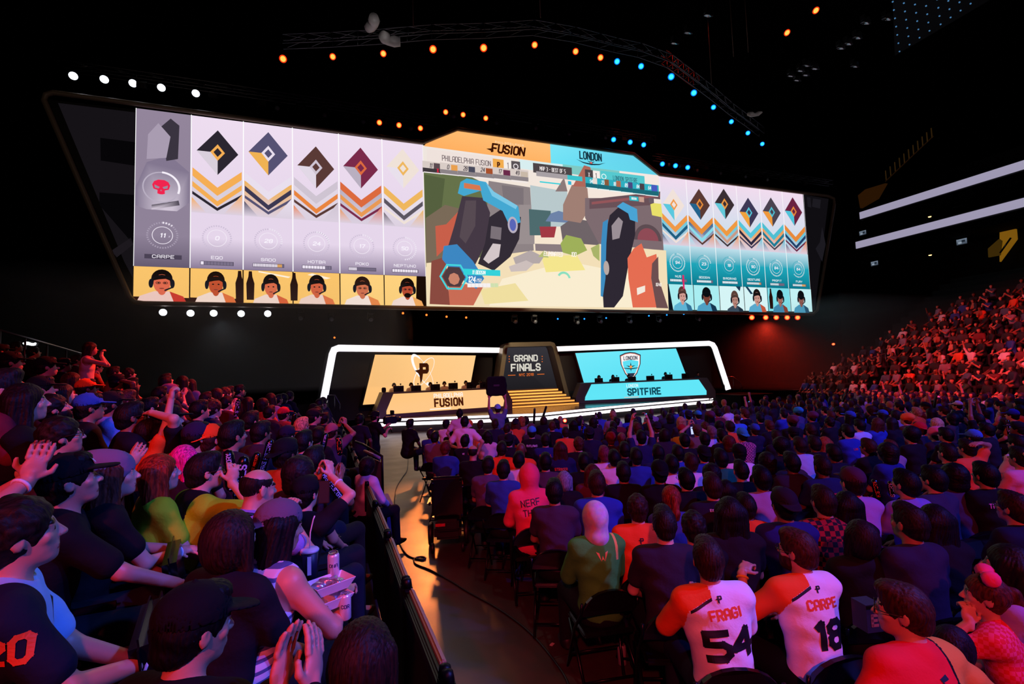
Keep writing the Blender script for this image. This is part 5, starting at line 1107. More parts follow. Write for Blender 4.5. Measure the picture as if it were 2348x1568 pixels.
# ================================================================== AISLE: BARRIER, CABLE, ODDMENTS
M_rail = mat('worn_rail_edge', '8a7a5c', .5, bump=.2, bscale=25)
BP = [(.56, 1.35), (.52, 2.55), (.48, 3.75), (.46, 4.95), (.43, 6.15), (.40, 7.35), (.36, 8.55), (.33, 9.75), (.30, 10.95), (.26, 12.15), (.22, 13.35), (.18, 14.55), (.14, 15.75), (.10, 16.95), (.06, 18.15)]
for i, ((x0_, y0_), (x1_, y1_)) in enumerate(zip(BP, BP[1:])):
    t = thing('aisle_barrier', f'black barrier with worn pale top edge, {ordw(i+1)} section from the camera end', 'barrier', (x0_, y0_, 0), -math.atan2(x1_ - x0_, y1_ - y0_), 'barrier sections along the aisle'); L = math.hypot(x1_ - x0_, y1_ - y0_) - .05
    MB().box((0, L / 2 + .02, 1.06), (.035, L - .18, .05), bev=.012).build('top_edge', M_rail, t); MB().box((-.02, L / 2, .55), (.03, L, 1.0)).box((-.02, L / 2, 1.0), (.07, L, .07), bev=.01).build('panel', M_dk, t)
    for yy in (.0, L): MB().box((-.02, yy, .54), (.075, .075, 1.08), bev=.015).lathe([(.001, .03), (.03, .02), (.038, -.03), (.001, -.03)], c=(-.02, yy, 1.1), n=8).build('post', M_dkm, t)
    MB().tube([(.03, L * .9, .95), (.03, L * .98, .9)], .02, 6).build('latch', mat('chrome_latch', 'b0b0b8', .15, .9), t)
cb = [(936, 1040), (934, 1075), (922, 1095), (908, 1120), (904, 1165), (906, 1200), (913, 1235), (925, 1262), (938, 1275), (955, 1281), (970, 1283), (976, 1279), (968, 1276), (955, 1278), (949, 1284), (955, 1294), (985, 1306), (1030, 1330), (1075, 1358), (1130, 1388), (1185, 1425), (1230, 1465), (1275, 1520), (1300, 1560), (1312, 1600)]
pts = [at_z(px, py, .012) for px, py in cb]; PP = []
for i in range(len(pts) - 1):
    p0, p1, p2, p3 = pts[max(i - 1, 0)], pts[i], pts[i + 1], pts[min(i + 2, len(pts) - 1)]
    for u in (0, .25, .5, .75): PP.append(.5 * ((2 * p1) + (-p0 + p2) * u + (2 * p0 - 5 * p1 + 4 * p2 - p3) * u ** 2 + (-p0 + 3 * p1 - 3 * p2 + p3) * u ** 3))
tag(MB().tube(PP, .011, 6).build('power_cable', mat('cable_rubber', '17100f', .5)), 'dark cable with a small loop lying along the concrete aisle', 'cable')
def can_thing(p, R, s_, label, body_, ink, word, z=0.):
    t = thing('drink_can', label, 'can', p); t.rotation_euler = Matrix([list(r) for r in R]).to_euler(); t.scale = (s_,) * 3
    MB().lathe([(.001, 0), (.024, .002), (.033, .012), (.033, .135), (.026, .150), (.001, .149)], n=20).build('can_body', mat('can_paint', body_, .3, .4), t)
    MB().lathe([(.026, .149), (.027, .154), (.024, .155), (.022, .150), (.001, .150)], n=20).box((.004, 0, .152), (.02, .012, .003)).build('lid', mat('can_lid', 'c8c8cc', .2, .9), t)
    if word:
        mb = MB()
        for q in text_quads(word, .022, 1.1, .8):
            mb.add([(.0335 * math.sin(a / .033), -.0335 * math.cos(a / .033), .075 + b) for a, b in q], [(0, 1, 2, 3)])
        mb.build('can_lettering', mat('can_ink', ink, .4), t)
    return t
can_thing(at_z(1427, 1524, 0), np.eye(3), 1.15, 'tall drink can standing alone on the concrete beside the seats', '9a8f90', '000000', '')
for i, (px, py, z) in enumerate([(1266, 1477, .004), (1093, 1187, .004)]): tag(MB().box((0, 0, 0), (.05, .03, .004), rz=.6).build('paper_scrap', mat('scrap', 'b8a8a0', .7)), ['tiny pale scrap of paper on the concrete', 'tiny scrap on the concrete by the far seats'][i], 'litter').location = tuple(at_z(px, py, z))
# ================================================================== PEOPLE
SK = ['c98f78', 'b97f68', 'a87058', 'd6a08a', '8a5640', 'c08a70', '6a4030']
POSE = {
 'lap': dict(lean=5, pitch=6), 'fwd': dict(lean=11, L=(-.10, .40, .66), R=(.08, .40, .66), pitch=2, ph=1), 'twl': dict(lean=6, twist=-12, yaw=-12, pitch=8, ph=2),
 'twr': dict(lean=6, twist=12, yaw=14, pitch=5, ph=3), 'clap': dict(lean=8, L=(-.035, .36, 1.0), R=(.035, .36, 1.0), hdL=(.1, .6, 1), hdR=(-.1, .6, 1), pnL=(1, 0, 0), pnR=(-1, 0, 0), curlL=.15, curlR=.15, pitch=8),
 'up': dict(lean=2, L=(-.13, .06, 1.58), R=(.13, .06, 1.58), hdL=(.3, 0, 1), hdR=(-.3, 0, 1), pnL=(1, .2, 0), pnR=(-1, .2, 0), curlL=.9, curlR=.9, pitch=8), 'up1': dict(lean=3, R=(.26, .12, 1.56), hdR=(0, .1, 1), curlR=1.4, pnR=(0, 1, 0), pitch=6),
 'chin': dict(lean=14, R=(.04, .20, 1.02), hdR=(-.1, -.2, 1), curlR=1.2, pnR=(0, -1, .2), pitch=0), 'back': dict(lean=-6, pitch=14, ph=4), 'elbow': dict(lean=3, R=(.06, -.10, 1.32), hintR=(1, .2, .2), hdR=(-1, .1, 0), pitch=8, L=(-.1, .3, .7)),
 'phone': dict(lean=4, L=(-.05, .30, 1.32), R=(.06, .30, 1.32), hdL=(.2, .1, 1), hdR=(-.2, .1, 1), curlL=.9, curlR=.9, pnL=(1, .2, 0), pnR=(-1, .2, 0), pitch=6),
}
PEOPLE = []   # (root xy, root z, depth, thing, fig)
def floor_root(px, py, fig, sc, zf=None, Y=None):
    z = (zf or 0) + fig['J']['H'][2] * sc; return at_z(px, py, z)
def lod(px): return .0075 if px > 62 else (.011 if px > 34 else .017)
def place(px, py, pose, head, label, zone='floor', sc=1., hair=('short', '120d0b'), hat=None, shirt='15141a', sp=None, skin=None, low=True, glasses=False, beard=False, shift=0., **kw):
    """px, py: where the head shows in the photograph; solved to a seat on the floor or on the stand's rows"""
    stand = (POSE.get(pose, {}) if sp is None else sp).get('stand', False)
    spc = dict(POSE.get(pose, {}) if sp is None else sp); spc.update(kw)
    if zone == 'side': sc = sc * .93
    J = skeleton(spc); hz = J['H'][2] * sc
    if zone == 'floor': P = at_z(px, py, hz); zr = 0.
    elif zone == 'side':
        # rows rise steadily away from the aisle: head height = HB - HR * x + hz
        r_ = _ray(px, py); ho = J['H'][1] * sc * math.sin(math.radians(head)); tt = (HB + HR * ho + hz - 2.6) / (r_[2] + HR * r_[0]); P = CP + r_ * tt; zr = P[2] - hz
    else: zr = zone; P = at_z(px, py, zr + hz)
    if head is None: head = math.degrees(math.atan2(XC - P[0], YS - P[1]))
    off = rz3(math.radians(-head)) @ np.array([J['H'][0], J['H'][1], 0]) * sc
    root = np.array([P[0] - off[0], P[1] - off[1], zr])
    dpx = .24 * sc * FPX / max(depth_px(P), .5); h = lod(dpx)
    uniq = sp is not None or kw
    if uniq: fig = figure(spc, h)
    else: fig = fig_get((pose, h), spc, h)
    t = person(fig, root, head, label, 'audience in the side stand' if zone == 'side' else ('audience on the arena floor' if zone == 'floor' else None), skin or random.choice(SK), shirt, hair, hat, scale=sc, glasses=glasses, beard=beard, low=low, pants=random.choice(['101016', '14161e', '1a1614', '0d0d10', '15182a']))
    PEOPLE.append((root, dpx, t, fig, zone, head, sc)); return t, fig, root
def DT(head): return math.degrees(0)
# ---------------------------------------------------------------- hand placed heads, side stand (bodies turned to the aisle, heads to the stage)
LB = 62
M_or = mat('orange_print', 'e8541c', .6); M_wh = mat('pale_print', 'e6dfe8', .6); M_navyp = mat('navy_print', '141026', .6); M_blk_p = mat('black_print', '0a090c', .6)
def cl_L1(c, J):      # pale jersey with navy sleeve and side
    x = (c - J['C']) @ J['X']; return np.where(x > .10, 1, 0)
t, f_, r = place(48, 1228, 'lap', 66, 'person with curly dark hair in a pale blue jersey with navy sleeves numbered in orange', 'side', 1.05, ('messy', '1a1210'), shirt=['9fc4e8', '15162a', '15162a', '15162a'], skin='c98f78', sp=dict(lean=10, w=1.08, yaw=0, pitch=8, cols=cl_L1, R=(.10, .44, .72), L=(.02, .42, .70), knee=.18, sleeve=.7))
print_on(t, f_, text_quads('20', .085, 1.2, .7), f_['J']['SR'] * .55 + f_['J']['ER'] * .45 + V3(.35, -.16, .0), 'sleeve_number', M_or, dirn=(-1, .35, 0), ex=(.35, 1, 0))
def band(t, J, nm, col='e8e0ea', k=.88, rr=.031):
    a, b = J['E' + nm], J['W' + nm]; c = a + (b - a) * k; d = (b - a) / np.linalg.norm(b - a); u = np.cross(d, V3(.3, .2, 1)); u /= np.linalg.norm(u); v_ = np.cross(d, u)
    MB().tube([c + rr * (math.cos(q) * u + math.sin(q) * v_) for q in np.linspace(0, 2 * math.pi, 17)[:-1]], .007, 6, closed=True).build('wristband', cloth(col, 'wristband_' + col), t)
band(t, f_['J'], 'R', k=.90)
def tubepart(t, pts, r, name, m_): MB().tube(pts, r, 6).build(name, m_, t)
J = f_['J']; c = J['C']; tubepart(t, [J['N'] + V3(-.07, .02, .02), c + V3(-.06, .125, .10), c + V3(.0, .135, -.12), c + V3(.03, .14, -.2)], .010, 'lanyard', M_dk)
t, f_, r = place(163, 1105, 'lap', 68, 'person in a long-billed black cap with white crest and black t-shirt, arms stretched forward', 'side', 1.05, ('short', '0e0b0b'), ('cap', '0c0b10'), '0f0e14', skin='c48a78', sp=dict(lean=14, pitch=12, R=(.16, .56, .66), L=(-.10, .5, .66), sleeve=.75))
J = f_['J']; hm = local_M(J)
def cap_mark(t, J, quads, name, m_, back=False):
    mb = MB(); s_ = -1 if back else 1
    for q in quads: mb.add([(a, s_ * (.100 - b * .5 + .002), .062 + b) for a, b in q], [(0, 1, 2, 3) if len(q) == 4 else (0, 1, 2)])
    o = mb.build(name, m_, t); o.matrix_local = local_M(J)
cap_mark(t, J, [[(-.03, 0), (.03, .0), (.035, .03), (-.02, .045)], [(-.04, .01), (-.03, 0), (-.02, .045)]], 'cap_crest', M_wh)
t, f_, r = place(262, 1092, 'lap', 64, 'person with long reddish hair under a slouchy grey beanie, black t-shirt and white wristband', 'side', 1.03, ('long', '5a2a1c'), ('beanie', '7a6a80'), '0f0e14', skin='d6a08a', sp=dict(lean=14, w=.96, yaw=12, pitch=6, R=(.02, .46, .74), L=(-.03, .46, .74), sleeve=.6)); band(t, f_['J'], 'R', k=.86)
t, f_, r = place(143, 1002, 'clap', 66, 'person with glasses and wavy dark hair clapping, in dark grey shirt with a lanyard', 'side', 1.05, ('messy', '1c120e'), shirt='3a3038', glasses=True, skin='c98f78', sleeve=.7, R=(.05, .42, 1.0), L=(-.02, .42, 1.0), beard=False)
t, f_, r = place(368, 1086, 'lap', 60, 'person with long bright red hair in a yellow-green top', 'side', 1.0, ('long', '8a2c14'), shirt='a0d820', skin='d6a08a', w=.92, yaw=8)
t, f_, r = place(424, 1054, 'lap', 30, 'person with straight hot pink hair seen from behind', 'side', .95, ('long2', 'f02a8a'), shirt='2a1a22', skin='d6a08a', w=.9)
def cl_vest(c, J):
    x = np.abs((c - J['C']) @ J['X']); return np.where(x > .125, 1, 0)
t, f_, r = place(472, 1082, 'chin', 58, 'person with glasses in a black vest over a lime t-shirt, hand lifted to face', 'side', 1.03, ('short', '1a1110'), shirt=['0c0b10', '9cdc1c', '9cdc1c', '9cdc1c'], glasses=True, skin='d09a84', sp=dict(lean=20, yaw=8, pitch=4, cols=cl_vest, R=(.10, .33, 1.12), hdR=(0, .1, 1), curlR=1.1, pnR=(-1, .2, 0), L=(-.02, .42, .72), hintR=(.6, .2, -1), sleeve=.8))
t, f_, r = place(592, 1122, 'lap', 42, 'balding person in a lavender shirt with a printed lanyard round the neck', 'side', 1.05, ('bald', '1a110e'), shirt='8a80c8', skin='cf957e', sp=dict(lean=18, yaw=14, pitch=-4, L=(.05, .38, .98), R=(.10, .36, 1.0), curlR=1.2, curlL=1.2, hdR=(-.1, .2, 1), hdL=(.1, .2, 1)))
J = f_['J']; tubepart(t, [J['N'] + V3(.085 * math.cos(a), -.02 + .075 * math.sin(a), .035 - .03 * math.sin(a)) for a in np.linspace(-2.9, -.2, 12)], .011, 'lanyard', M_dk)
t, f_, r = place(533, 1236, 'lap', 40, 'person with thick dark brown hair held by a dark band, seen from behind', 'side', 1.03, ('bob', '2a1712'), shirt='17131c', skin='c98f78', w=.95)
t, f_, r = place(642, 1212, 'lap', 46, 'person with long dark hair under a backward grey cap, in a striped sleeveless top', 'side', 1.05, ('long', '160d10'), ('capb', '6a5a6c'), stripes('d8d0e4', '4a5a8a', 7.5, .3), skin='d09078', sp=dict(lean=22, w=1.12, pitch=-6, yaw=16, sleeve=-1, R=(.16, .50, .80), L=(.02, .46, .84), curlR=1.3, inf=.010))
SG = (t, f_, r)
t, f_, r = place(703, 1132, 'phone', 40, 'person in a black cap holding both hands up before the face with a phone', 'side', .98, ('short', '120c0c'), ('cap', '0c0b10'), '121016', skin='d09a84', w=.92, lean=10); band(t, f_['J'], 'R', k=.6)
PH = (t, f_, r)
t, f_, r = place(690, 1086, 'lap', 44, 'person with a big mop of dark curly hair in a dark plum shirt', 'side', 1.05, ('curly', '1c1014'), shirt='2a1a2a', skin='b97f68', w=1.05)
t, f_, r = place(450, 1440, 'lap', 30, 'person in a black cap with crests, large and close below the camera', 'side', 1.0, ('short', '0c0a0b'), ('cap', '0b0a10'), '0c0b10', skin='c08a70', sp=dict(lean=6, w=1.1, yaw=24, pitch=-4, ph=2))
J = f_['J']; mb = MB()
for q in [[(-.06, .03), (-.03, .035), (-.03, .07), (-.055, .07)], [(-.025, .035), (.0, .03), (.005, .06), (-.02, .07)]]: pass
t, f_, r = place(838, 1512, 'lap', 30, 'person with smooth dark brown hair at the bottom of the side stand by the barrier', 'side', 1.0, ('bob', '22120e'), shirt='121016', skin='c98f78', w=.95)
# clapping spectator just beside the camera, only hands and cuffs in view
sp_ = dict(lean=0, L=(-.03, .40, 1.40), R=(.05, .40, 1.40), hdL=(.05, .25, 1), hdR=(-.15, .45, 1), pnL=(1, 0, 0), pnR=(-1, 0, 0), curlL=.2, curlR=.25, sleeve=1.9)
f_ = figure(sp_, .006); hw = at_d(690, 1545, 1.30); rt_ = hw - rz3(math.radians(-32)) @ V3(.01, .40, 1.40)
t = person(f_, rt_, 32, 'clapping hands of a spectator in black cuffs, rising from the picture bottom', 'audience in the side stand', 'd09080', '0f0e14', ('short', '120d0b')); PEOPLE.append((rt_, 0, t, f_, 'x', 32, 1.))
sp_ = dict(lean=4, L=(-.05, .44, 1.02), R=(.03, .44, 1.02), hdL=(.15, .35, 1), hdR=(-.05, .3, 1), pnL=(1, 0, 0), pnR=(-1, 0, 0), curlL=.15, curlR=.2, sleeve=.7)
f_ = figure(sp_, .007); hw = at_d(66, 1098, 2.0); rt_ = hw - rz3(math.radians(-66)) @ V3(-.01, .44, 1.02)
t = person(f_, rt_, 66, 'spectator cut by the picture edge, clapping with a pale wristband and lavender shirt', 'audience in the side stand', 'c98474', 'b8a4d8', ('short', '120d0b')); band(t, f_['J'], 'R', k=.86); PEOPLE.append((rt_, 0, t, f_, 'x', 66, 1.))
LST = [  # px py pose heading hair haircol hat hatcol shirt label extras
 (60, 925, 'lap', 66, 'long', '140c0e', None, '', '0f0d12', 'large person with long black hair and a blue lanyard strap', 1.15), (125, 938, 'back', 66, 'messy', '120c0c', None, '', '1c1418', 'bearded person with dark hair tilting the head back, gripping a lettered stick', 1.05),
 (97, 893, 'lap', 66, 'short', '120c0c', 'cap', '0d0b10', '3a2028', 'person in a black cap with small white badge and a dark red shirt', 1.05), (146, 905, 'lap', 62, 'long', '2a1612', None, '', '2a161c', 'person with long straight brown hair behind the black-capped one', 1.),
 (200, 892, 'lap', 60, 'short', '1a100e', 'cap', 'ff5a14', '30181c', 'person in a bright orange peaked cap high in the side stand', 1.), (8, 895, 'lap', 62, 'short', '1a1010', None, '', '6a2030', 'person with short dark hair, face large at the picture edge', 1.2),
 (26, 832, 'lap', 64, 'short', '120c0c', 'cap', '0d0b10', '1a1216', 'person in a flat-billed black cap over a dark jacket high in the stand', 1.1), (108, 842, 'lap', 64, 'short', '120c0c', 'cap', '0c0a0e', '5a4a50', 'person in a black cap wearing a greyish t-shirt high in the stand', 1.1),
 (38, 796, 'back', 64, 'short', '1a100e', None, '', '6a2a2a', 'person with upturned face in the topmost visible row, reddish shirt', 1.), (6, 806, 'lap', 64, 'short', '1a100e', 'cap', '1a1216', '2a1818', 'capped person in the topmost row at the picture edge', 1.),
 (78, 808, 'lap', 64, 'messy', '120c0c', None, '', '1a1214', 'person with untidy hair under the oval white lamp', 1.), (147, 838, 'lap', 60, 'short', '120c0c', 'cap', '0c0a0e', '141014', 'person in a low black cap and black top mid-height in the stand', 1.),
 (176, 826, 'lap', 60, 'short', '2a1810', None, '', '3a2022', 'person with close-cropped brown hair under the small white lamp', 1.), (222, 842, 'chin', 60, 'short', '120c0c', 'cap', '0c0a0e', 'b0402a', 'person in a black cap with orange collar and hand at the chin', 1.),
 (166, 874, 'lap', 62, 'long2', '3a1a12', None, '', '7a2c22', 'person with shoulder-length auburn hair and rust red top', 1.), (262, 855, 'lap', 58, 'short', '2a1810', None, '', '8a4030', 'person with short brown hair and brick red top at the upper edge', 1.),
 (270, 876, 'lap', 58, 'short', '120c0c', 'cap', '101014', '141014', 'person in a dark cap and black hoodie near the upper edge', 1.), (297, 858, 'lap', 58, 'messy', '2a1810', None, '', '9a5a30', 'person with tousled hair and ochre shirt near the upper edge', 1.),
 (303, 884, 'elbow', 58, 'short', '120c0c', None, '', '1a1418', 'person with an arm raised behind the head, black top', 1.), (207, 936, 'lap', 62, 'short', '1a1210', 'cap', '2a5ab0', '101014', 'person with glasses in a royal blue cap and black jacket', 1.05),
 (258, 928, 'lap', 60, 'short', '120c0c', 'cap', '0e0c12', '8a9ae0', 'person in a black cap with white badge and a light blue striped shirt', 1.05), (290, 921, 'lap', 58, 'short', '4a1e14', None, '', '2a1a20', 'person with short ginger-brown hair and thin glasses in a maroon shirt', 1.05),
 (302, 957, 'clap', 60, 'short', '120c0e', None, '', '14121c', 'person with black hair and glasses clapping in a navy jacket', 1.08), (345, 935, 'lap', 58, 'short', '120c0c', None, '', '141018', 'dark-haired person in black beyond the clapping one in navy', 1.),
 (386, 966, 'elbow', 56, 'short', '120c0c', 'cap', '0c0b10', '14101a', 'person in black resting a raised bare forearm on top of the head', 1.1), (345, 992, 'up1', 56, 'short', '1a1010', None, '', 'f05a1c', 'person in a bright orange shirt raising one blue-lit hand', 1.),
 (392, 1002, 'lap', 56, 'curly', '120c0e', None, '', '5a5022', 'person with a round dark mop of hair in an olive shirt', 1.), (397, 899, 'lap', 56, 'short', '2a1820', 'beanie', '8a5a78', '2a2028', 'person in a mauve knitted beanie', 1.),
 (368, 905, 'lap', 56, 'short', '120c0c', None, '', '16121a', 'person with black hair just before the mauve beanie', 1.), (455, 1004, 'lap', 54, 'short', '120c0c', 'cap', '2a1e3c', '16121c', 'person in a navy cap with a square red patch', 1.05),
 (487, 1008, 'lap', 50, 'short', '3a1812', 'capb', 'ff5214', '3a2026', 'person in a bright orange backward cap', 1.05), (535, 1000, 'lap', 52, 'short', '140d0d', None, '', '2a222c', 'tall person with thick black hair behind the lettered stick', 1.1),
 (490, 938, 'chin', 54, 'messy', '3a1c14', None, '', '161a3a', 'person with fluffy brown hair, hand on the cheek, navy sweater', 1.05), (459, 941, 'lap', 56, 'short', '0e0a0c', None, '', '121018', 'person with flat black hair in profile beside the fluffy-haired one', 1.05),
 (474, 915, 'back', 54, 'short', '2a1612', None, '', '30202a', 'person tilting the head back above the fluffy-haired one', 1.), (577, 966, 'lap', 48, 'short', '1a1210', None, '', '2a2430', 'person with glasses and round dark hair in a slate shirt', 1.05),
 (600, 993, 'fwd', 46, 'short', '140e0e', None, '', '3a2a34', 'person with black hair leaning forward in a brownish shirt', 1.05), (619, 946, 'lap', 46, 'short', '120c0c', None, '', '201a24', 'dark-haired person mid-height near two upright sticks', 1.),
 (652, 950, 'lap', 44, 'short', '120c0c', 'cap', 'c0202c', '8a3a30', 'person in a small red cap', 1.), (693, 978, 'lap', 42, 'short', 'd89a70', None, '', '2a2030', 'person with short blond hair and glasses', 1.05),
 (698, 1014, 'lap', 42, 'short', '120c0c', None, '', '1a2a6a', 'person with short black hair in a blue shirt near the barrier', 1.05), (657, 1042, 'lap', 44, 'short', '120c0c', 'capb', '0c0b10', 'c2501c', 'person in a black backward cap with an orange collar', 1.08),
 (722, 1056, 'clap', 40, 'short', '140d0e', None, '', '1c1420', 'dark-haired person clapping right beside the barrier', 1.05), (762, 990, 'phone', 38, 'short', '2a1814', 'capb', 'a86a70', '6a4a60', 'person in a dusty pink cap with both hands at the face by the barrier', 1.0),
 (730, 1000, 'lap', 38, 'short', '120c0c', None, '', '14101a', 'dark-haired person between the blond one and the barrier', 1.), (745, 960, 'lap', 36, 'short', '140e0e', None, '', '2a2028', 'person in dark brown far down the barrier', 1.), (660, 1000, 'lap', 44, 'short', '120c0c', 'cap', '1c1830', '1a1826', 'person in a dark navy cap below the blond one', 1.),
 (570, 925, 'lap', 50, 'long2', '1a1010', None, '', '1a1418', 'person with long dark hair far along the stand', 1.), (520, 925, 'lap', 50, 'short', '120c0c', None, '', '4a2024', 'person with dark hair and wine red top far along the stand', 1.)]
for (px, py, pose, hd, hs_, hc, hat, hcol, sh, lab, sc) in LST:
    place(px, py, pose, hd, lab, 'side', sc, (hs_, hc), (hat, hcol) if hat else None, sh, glasses='glasses' in lab, beard='bearded' in lab)
# person standing at the top of the stand, hands at the face
place(208, 800, 'x', 75, 'person in a pale vest standing above the side stand with hands at the face', 'side', 1.0, ('long2', '2a1612'), shirt='d8a898', sp=dict(stand=True, sleeve=-1, L=(-.04, .22, 1.5), R=(.06, .22, 1.5), hdL=(0, .1, 1), hdR=(0, .1, 1), curlL=1.2, curlR=1.2, w=.9))
# ---------------------------------------------------------------- hand placed heads, arena floor
def cl_fusion(c, J):
    x = (c - J['C']) @ J['X']; z = (c - J['C']) @ J['up']; out = np.zeros(len(c), int)
    a, b = J['SL'], J['EL']; t_ = np.clip(((c - a) @ (b - a)) / ((b - a) @ (b - a)), 0, 1); dd = np.linalg.norm(c - a - t_[:, None] * (b - a), axis=1)
    out[((dd < .088) & (x < -.118))] = 1; out[(z > .18 + .5 * (x + .03)) & (x < -.03)] = 1
    return out
def jersey_line(t, f_):
    J = f_['J']; c = J['C'] + J['up'] * .165 - J['F'] * .6; print_on(t, f_, [[(-.155, -.062), (-.03, .0), (-.03, .016), (-.155, -.046)]], c, 'jersey_seam', M_blk_p, dirn=J['F'], ex=J['X'], cell=.006)
def P_logo(s): return [[(a * s, b * s) for a, b in q] for q in ([(-.3, .5), (.3, .5), (.4, .38), (-.3, .3)], [(.2, .45), (.42, .38), (.42, .0), (.2, -.1)], [(-.3, .12), (.2, .12), (.3, -.08), (-.3, -.08)], [(-.3, .5), (-.05, .5), (-.05, -.6), (-.3, -.4)], [(-.6, .1), (-.25, .2), (-.25, -.05), (-.45, -.02)])]
fr = ['eee6ee', 'ee5a20', '14101a', 'ee5a20']
t, f_, r = place(1622, 1283, 'fwd', 24, 'big person in a white and orange jersey lettered fragi 54 on a folding chair', 'floor', 1.10, ('short', '2a1612'), shirt=fr, skin='c08068', sp=dict(lean=5, side=-5, w=1.04, belly=.6, pitch=4, cols=cl_fusion, L=(-.12, .30, .92), R=(.12, .38, .66), sleeve=.85, curlL=1.0, knee=.17))
pr_back(t, f_, 'FRAGI', .056, .398, M_or, 'jersey_name', x=.03, th=1.1, wide=.75, rot=.06); pr_back(t, f_, '54', .165, .190, M_blk_p, 'jersey_number', x=.03, th=1.35, wide=1.0, gap=1.2, rot=.04)
J = f_['J']; print_on(t, f_, P_logo(.036), J['P'] + J['up'] * .50 - J['F'] * .6 + J['X'] * .01, 'jersey_emblem', M_blk_p, dirn=J['F'], ex=J['X'])
FRG = r; jersey_line(t, f_)
t, f_, r = place(1826, 1262, 'fwd', 10, 'bearded person with glasses in a white and orange jersey lettered carpe', 'floor', 1.10, ('short', '3a1c14'), shirt=fr, skin='c48a74', glasses=True, beard=True, sp=dict(lean=8, w=1.0, yaw=-28, pitch=2, cols=cl_fusion, L=(-.20, .36, 1.02), hdL=(.6, .3, .3), R=(.12, .40, .70), sleeve=.8, curlL=1.3, hintL=(-.5, -.4, -1), knee=.17))
band(t, f_['J'], 'L', 'f0b030', .86); jersey_line(t, f_); pr_back(t, f_, 'CARPE', .056, .385, M_or, 'jersey_name', x=.02, th=1.1, wide=.75); pr_back(t, f_, '18', .165, .170, M_blk_p, 'jersey_number', x=.03, th=1.35)
J = f_['J']; print_on(t, f_, P_logo(.036), J['P'] + J['up'] * .49 - J['F'] * .6 + J['X'] * .01, 'jersey_emblem', M_blk_p, dirn=J['F'], ex=J['X'])
def cl_red(c, J):
    x = (c - J['C']) @ J['X']; z = (c - J['C']) @ J['up']; out = np.zeros(len(c), int); out[x > .085] = 1; out[np.abs(x - .085) < .008] = 2; return out
t, f_, r = place(2066, 1400, 'fwd', 4, 'person with side-combed brown hair and glasses in a red jersey with a mustard shoulder', 'floor', 1.09, ('short', '34180f'), shirt=['e0202c', 'd8923c', '120c10', 'e0202c'], skin='c98f78', glasses=True, sp=dict(lean=8, side=3, w=1.16, yaw=-38, pitch=0, cols=cl_red, sleeve=.8, R=(.46, .22, .72), L=(-.3, .3, .72), knee=.18))
J = f_['J']; print_on(t, f_, [[(a * .06, b * .06) for a, b in q] for q in ([(-.4, .5), (.3, .7), (.4, .4), (-.2, .3)], [(-.4, .5), (-.2, .3), (.1, -.1), (-.1, -.1)], [(-.2, .0), (.4, .0), (.3, -.6), (.1, -.2)], [(-.4, -.3), (.3, -.6), (-.1, -.8)])], J['P'] + J['up'] * .42 - J['F'] * .6 + J['X'] * .0, 'jersey_emblem', M_blk_p, dirn=J['F'], ex=J['X'])
t, f_, r = place(2256, 1366, 'chin', -22, 'girl with a pink bow and long ponytail in a red and pink checked top', 'floor', .98, ('pony', '4a2018'), shirt=plaid('e01c30', 'f0407a', 44), skin='c88a78', sp=dict(lean=12, w=.86, yaw=-16, pitch=4, L=(-.12, .20, 1.08), hdL=(.3, .0, 1), curlL=1.2, hintL=(-.6, .3, -1), R=(.1, .3, .66), sleeve=.4))
M_ = local_M(f_['J']); bw = MB()
for s_ in (-1, 1): bw.lathe([(.001, 0), (.018, .01), (.030, .045), (.020, .062), (.001, .058)], R=ry3(s_ * 1.45) @ rx3(.2), c=(0, -.01, .115), n=12)
bw.lathe([(.001, -.014), (.014, -.01), (.014, .01), (.001, .014)], c=(0, -.01, .118), n=10); o = bw.build('hair_bow', cloth('f0407c', 'satin'), t); o.matrix_local = M_ @ Matrix.Translation((0, .012, -.065)) @ Matrix.Scale(1.6, 4)
t, f_, r = place(2176, 1482, 'chin', -30, 'child with glossy dark hair leaning between the red jersey and the checked top', 'floor', .86, ('bob', '14101c'), shirt='2a1418', skin='c48a78', sp=dict(lean=24, w=.85, yaw=-30, L=(-.10, .24, 1.0), hdL=(.2, .1, 1), curlL=1.2))
place(2310, 1300, 'lap', -20, 'person with long dark hair in a lavender top at the picture edge', 'floor', 1.08, ('long', '120c10'), shirt='9a80c0', w=.95)
t, f_, r = place(1213, 1095, 'fwd', 14, 'person in a hot pink hoodie with the hood up, lettered nerf this across the back', 'floor', 1.08, None, shirt='f04a6c', sp=dict(lean=8, hood=True, sleeve=1.98, inf=.020, w=1.05, pitch=2))
pr_back(t, f_, 'NERF', .075, .39, M_navyp, 'hoodie_lettering', x=-.01, th=.8, wide=.75, rot=.12); pr_back(t, f_, 'THIS', .070, .29, M_navyp, 'hoodie_lettering', x=-.01, th=.8, wide=.75, rot=.08)
def cl_green(c, J):
    x = (c - J['C']) @ J['X']; z = (c - J['C']) @ J['up']; out = np.zeros(len(c), int); out[(x > .12) & (z > .05) & (np.abs(x - .13 - .0 * z) < .012)] = 1; return out
t, f_, r = place(1363, 1190, 'lap', 8, 'person in a green jersey with a thin gold seam and a marbled white hood', 'floor', 1.06, None, shirt=['3f9a34', 'e0b050', '3f9a34', '3f9a34'], sp=dict(lean=4, cols=cl_green, sleeve=.95, inf=.018, w=1.05, pitch=6))
hd = Vox(V3(-.15, -.2, -.2), V3(.15, .2, .2), .008); hd.op(('e', V3(0, -.02, .03), (.105, .122, .128), None), .01); hd.op(('c', V3(0, -.03, -.03), V3(0, -.05, -.12), .09, .10), .03); hd.op(('e', V3(0, .13, -.02), (.075, .1, .11), None), .02, True)
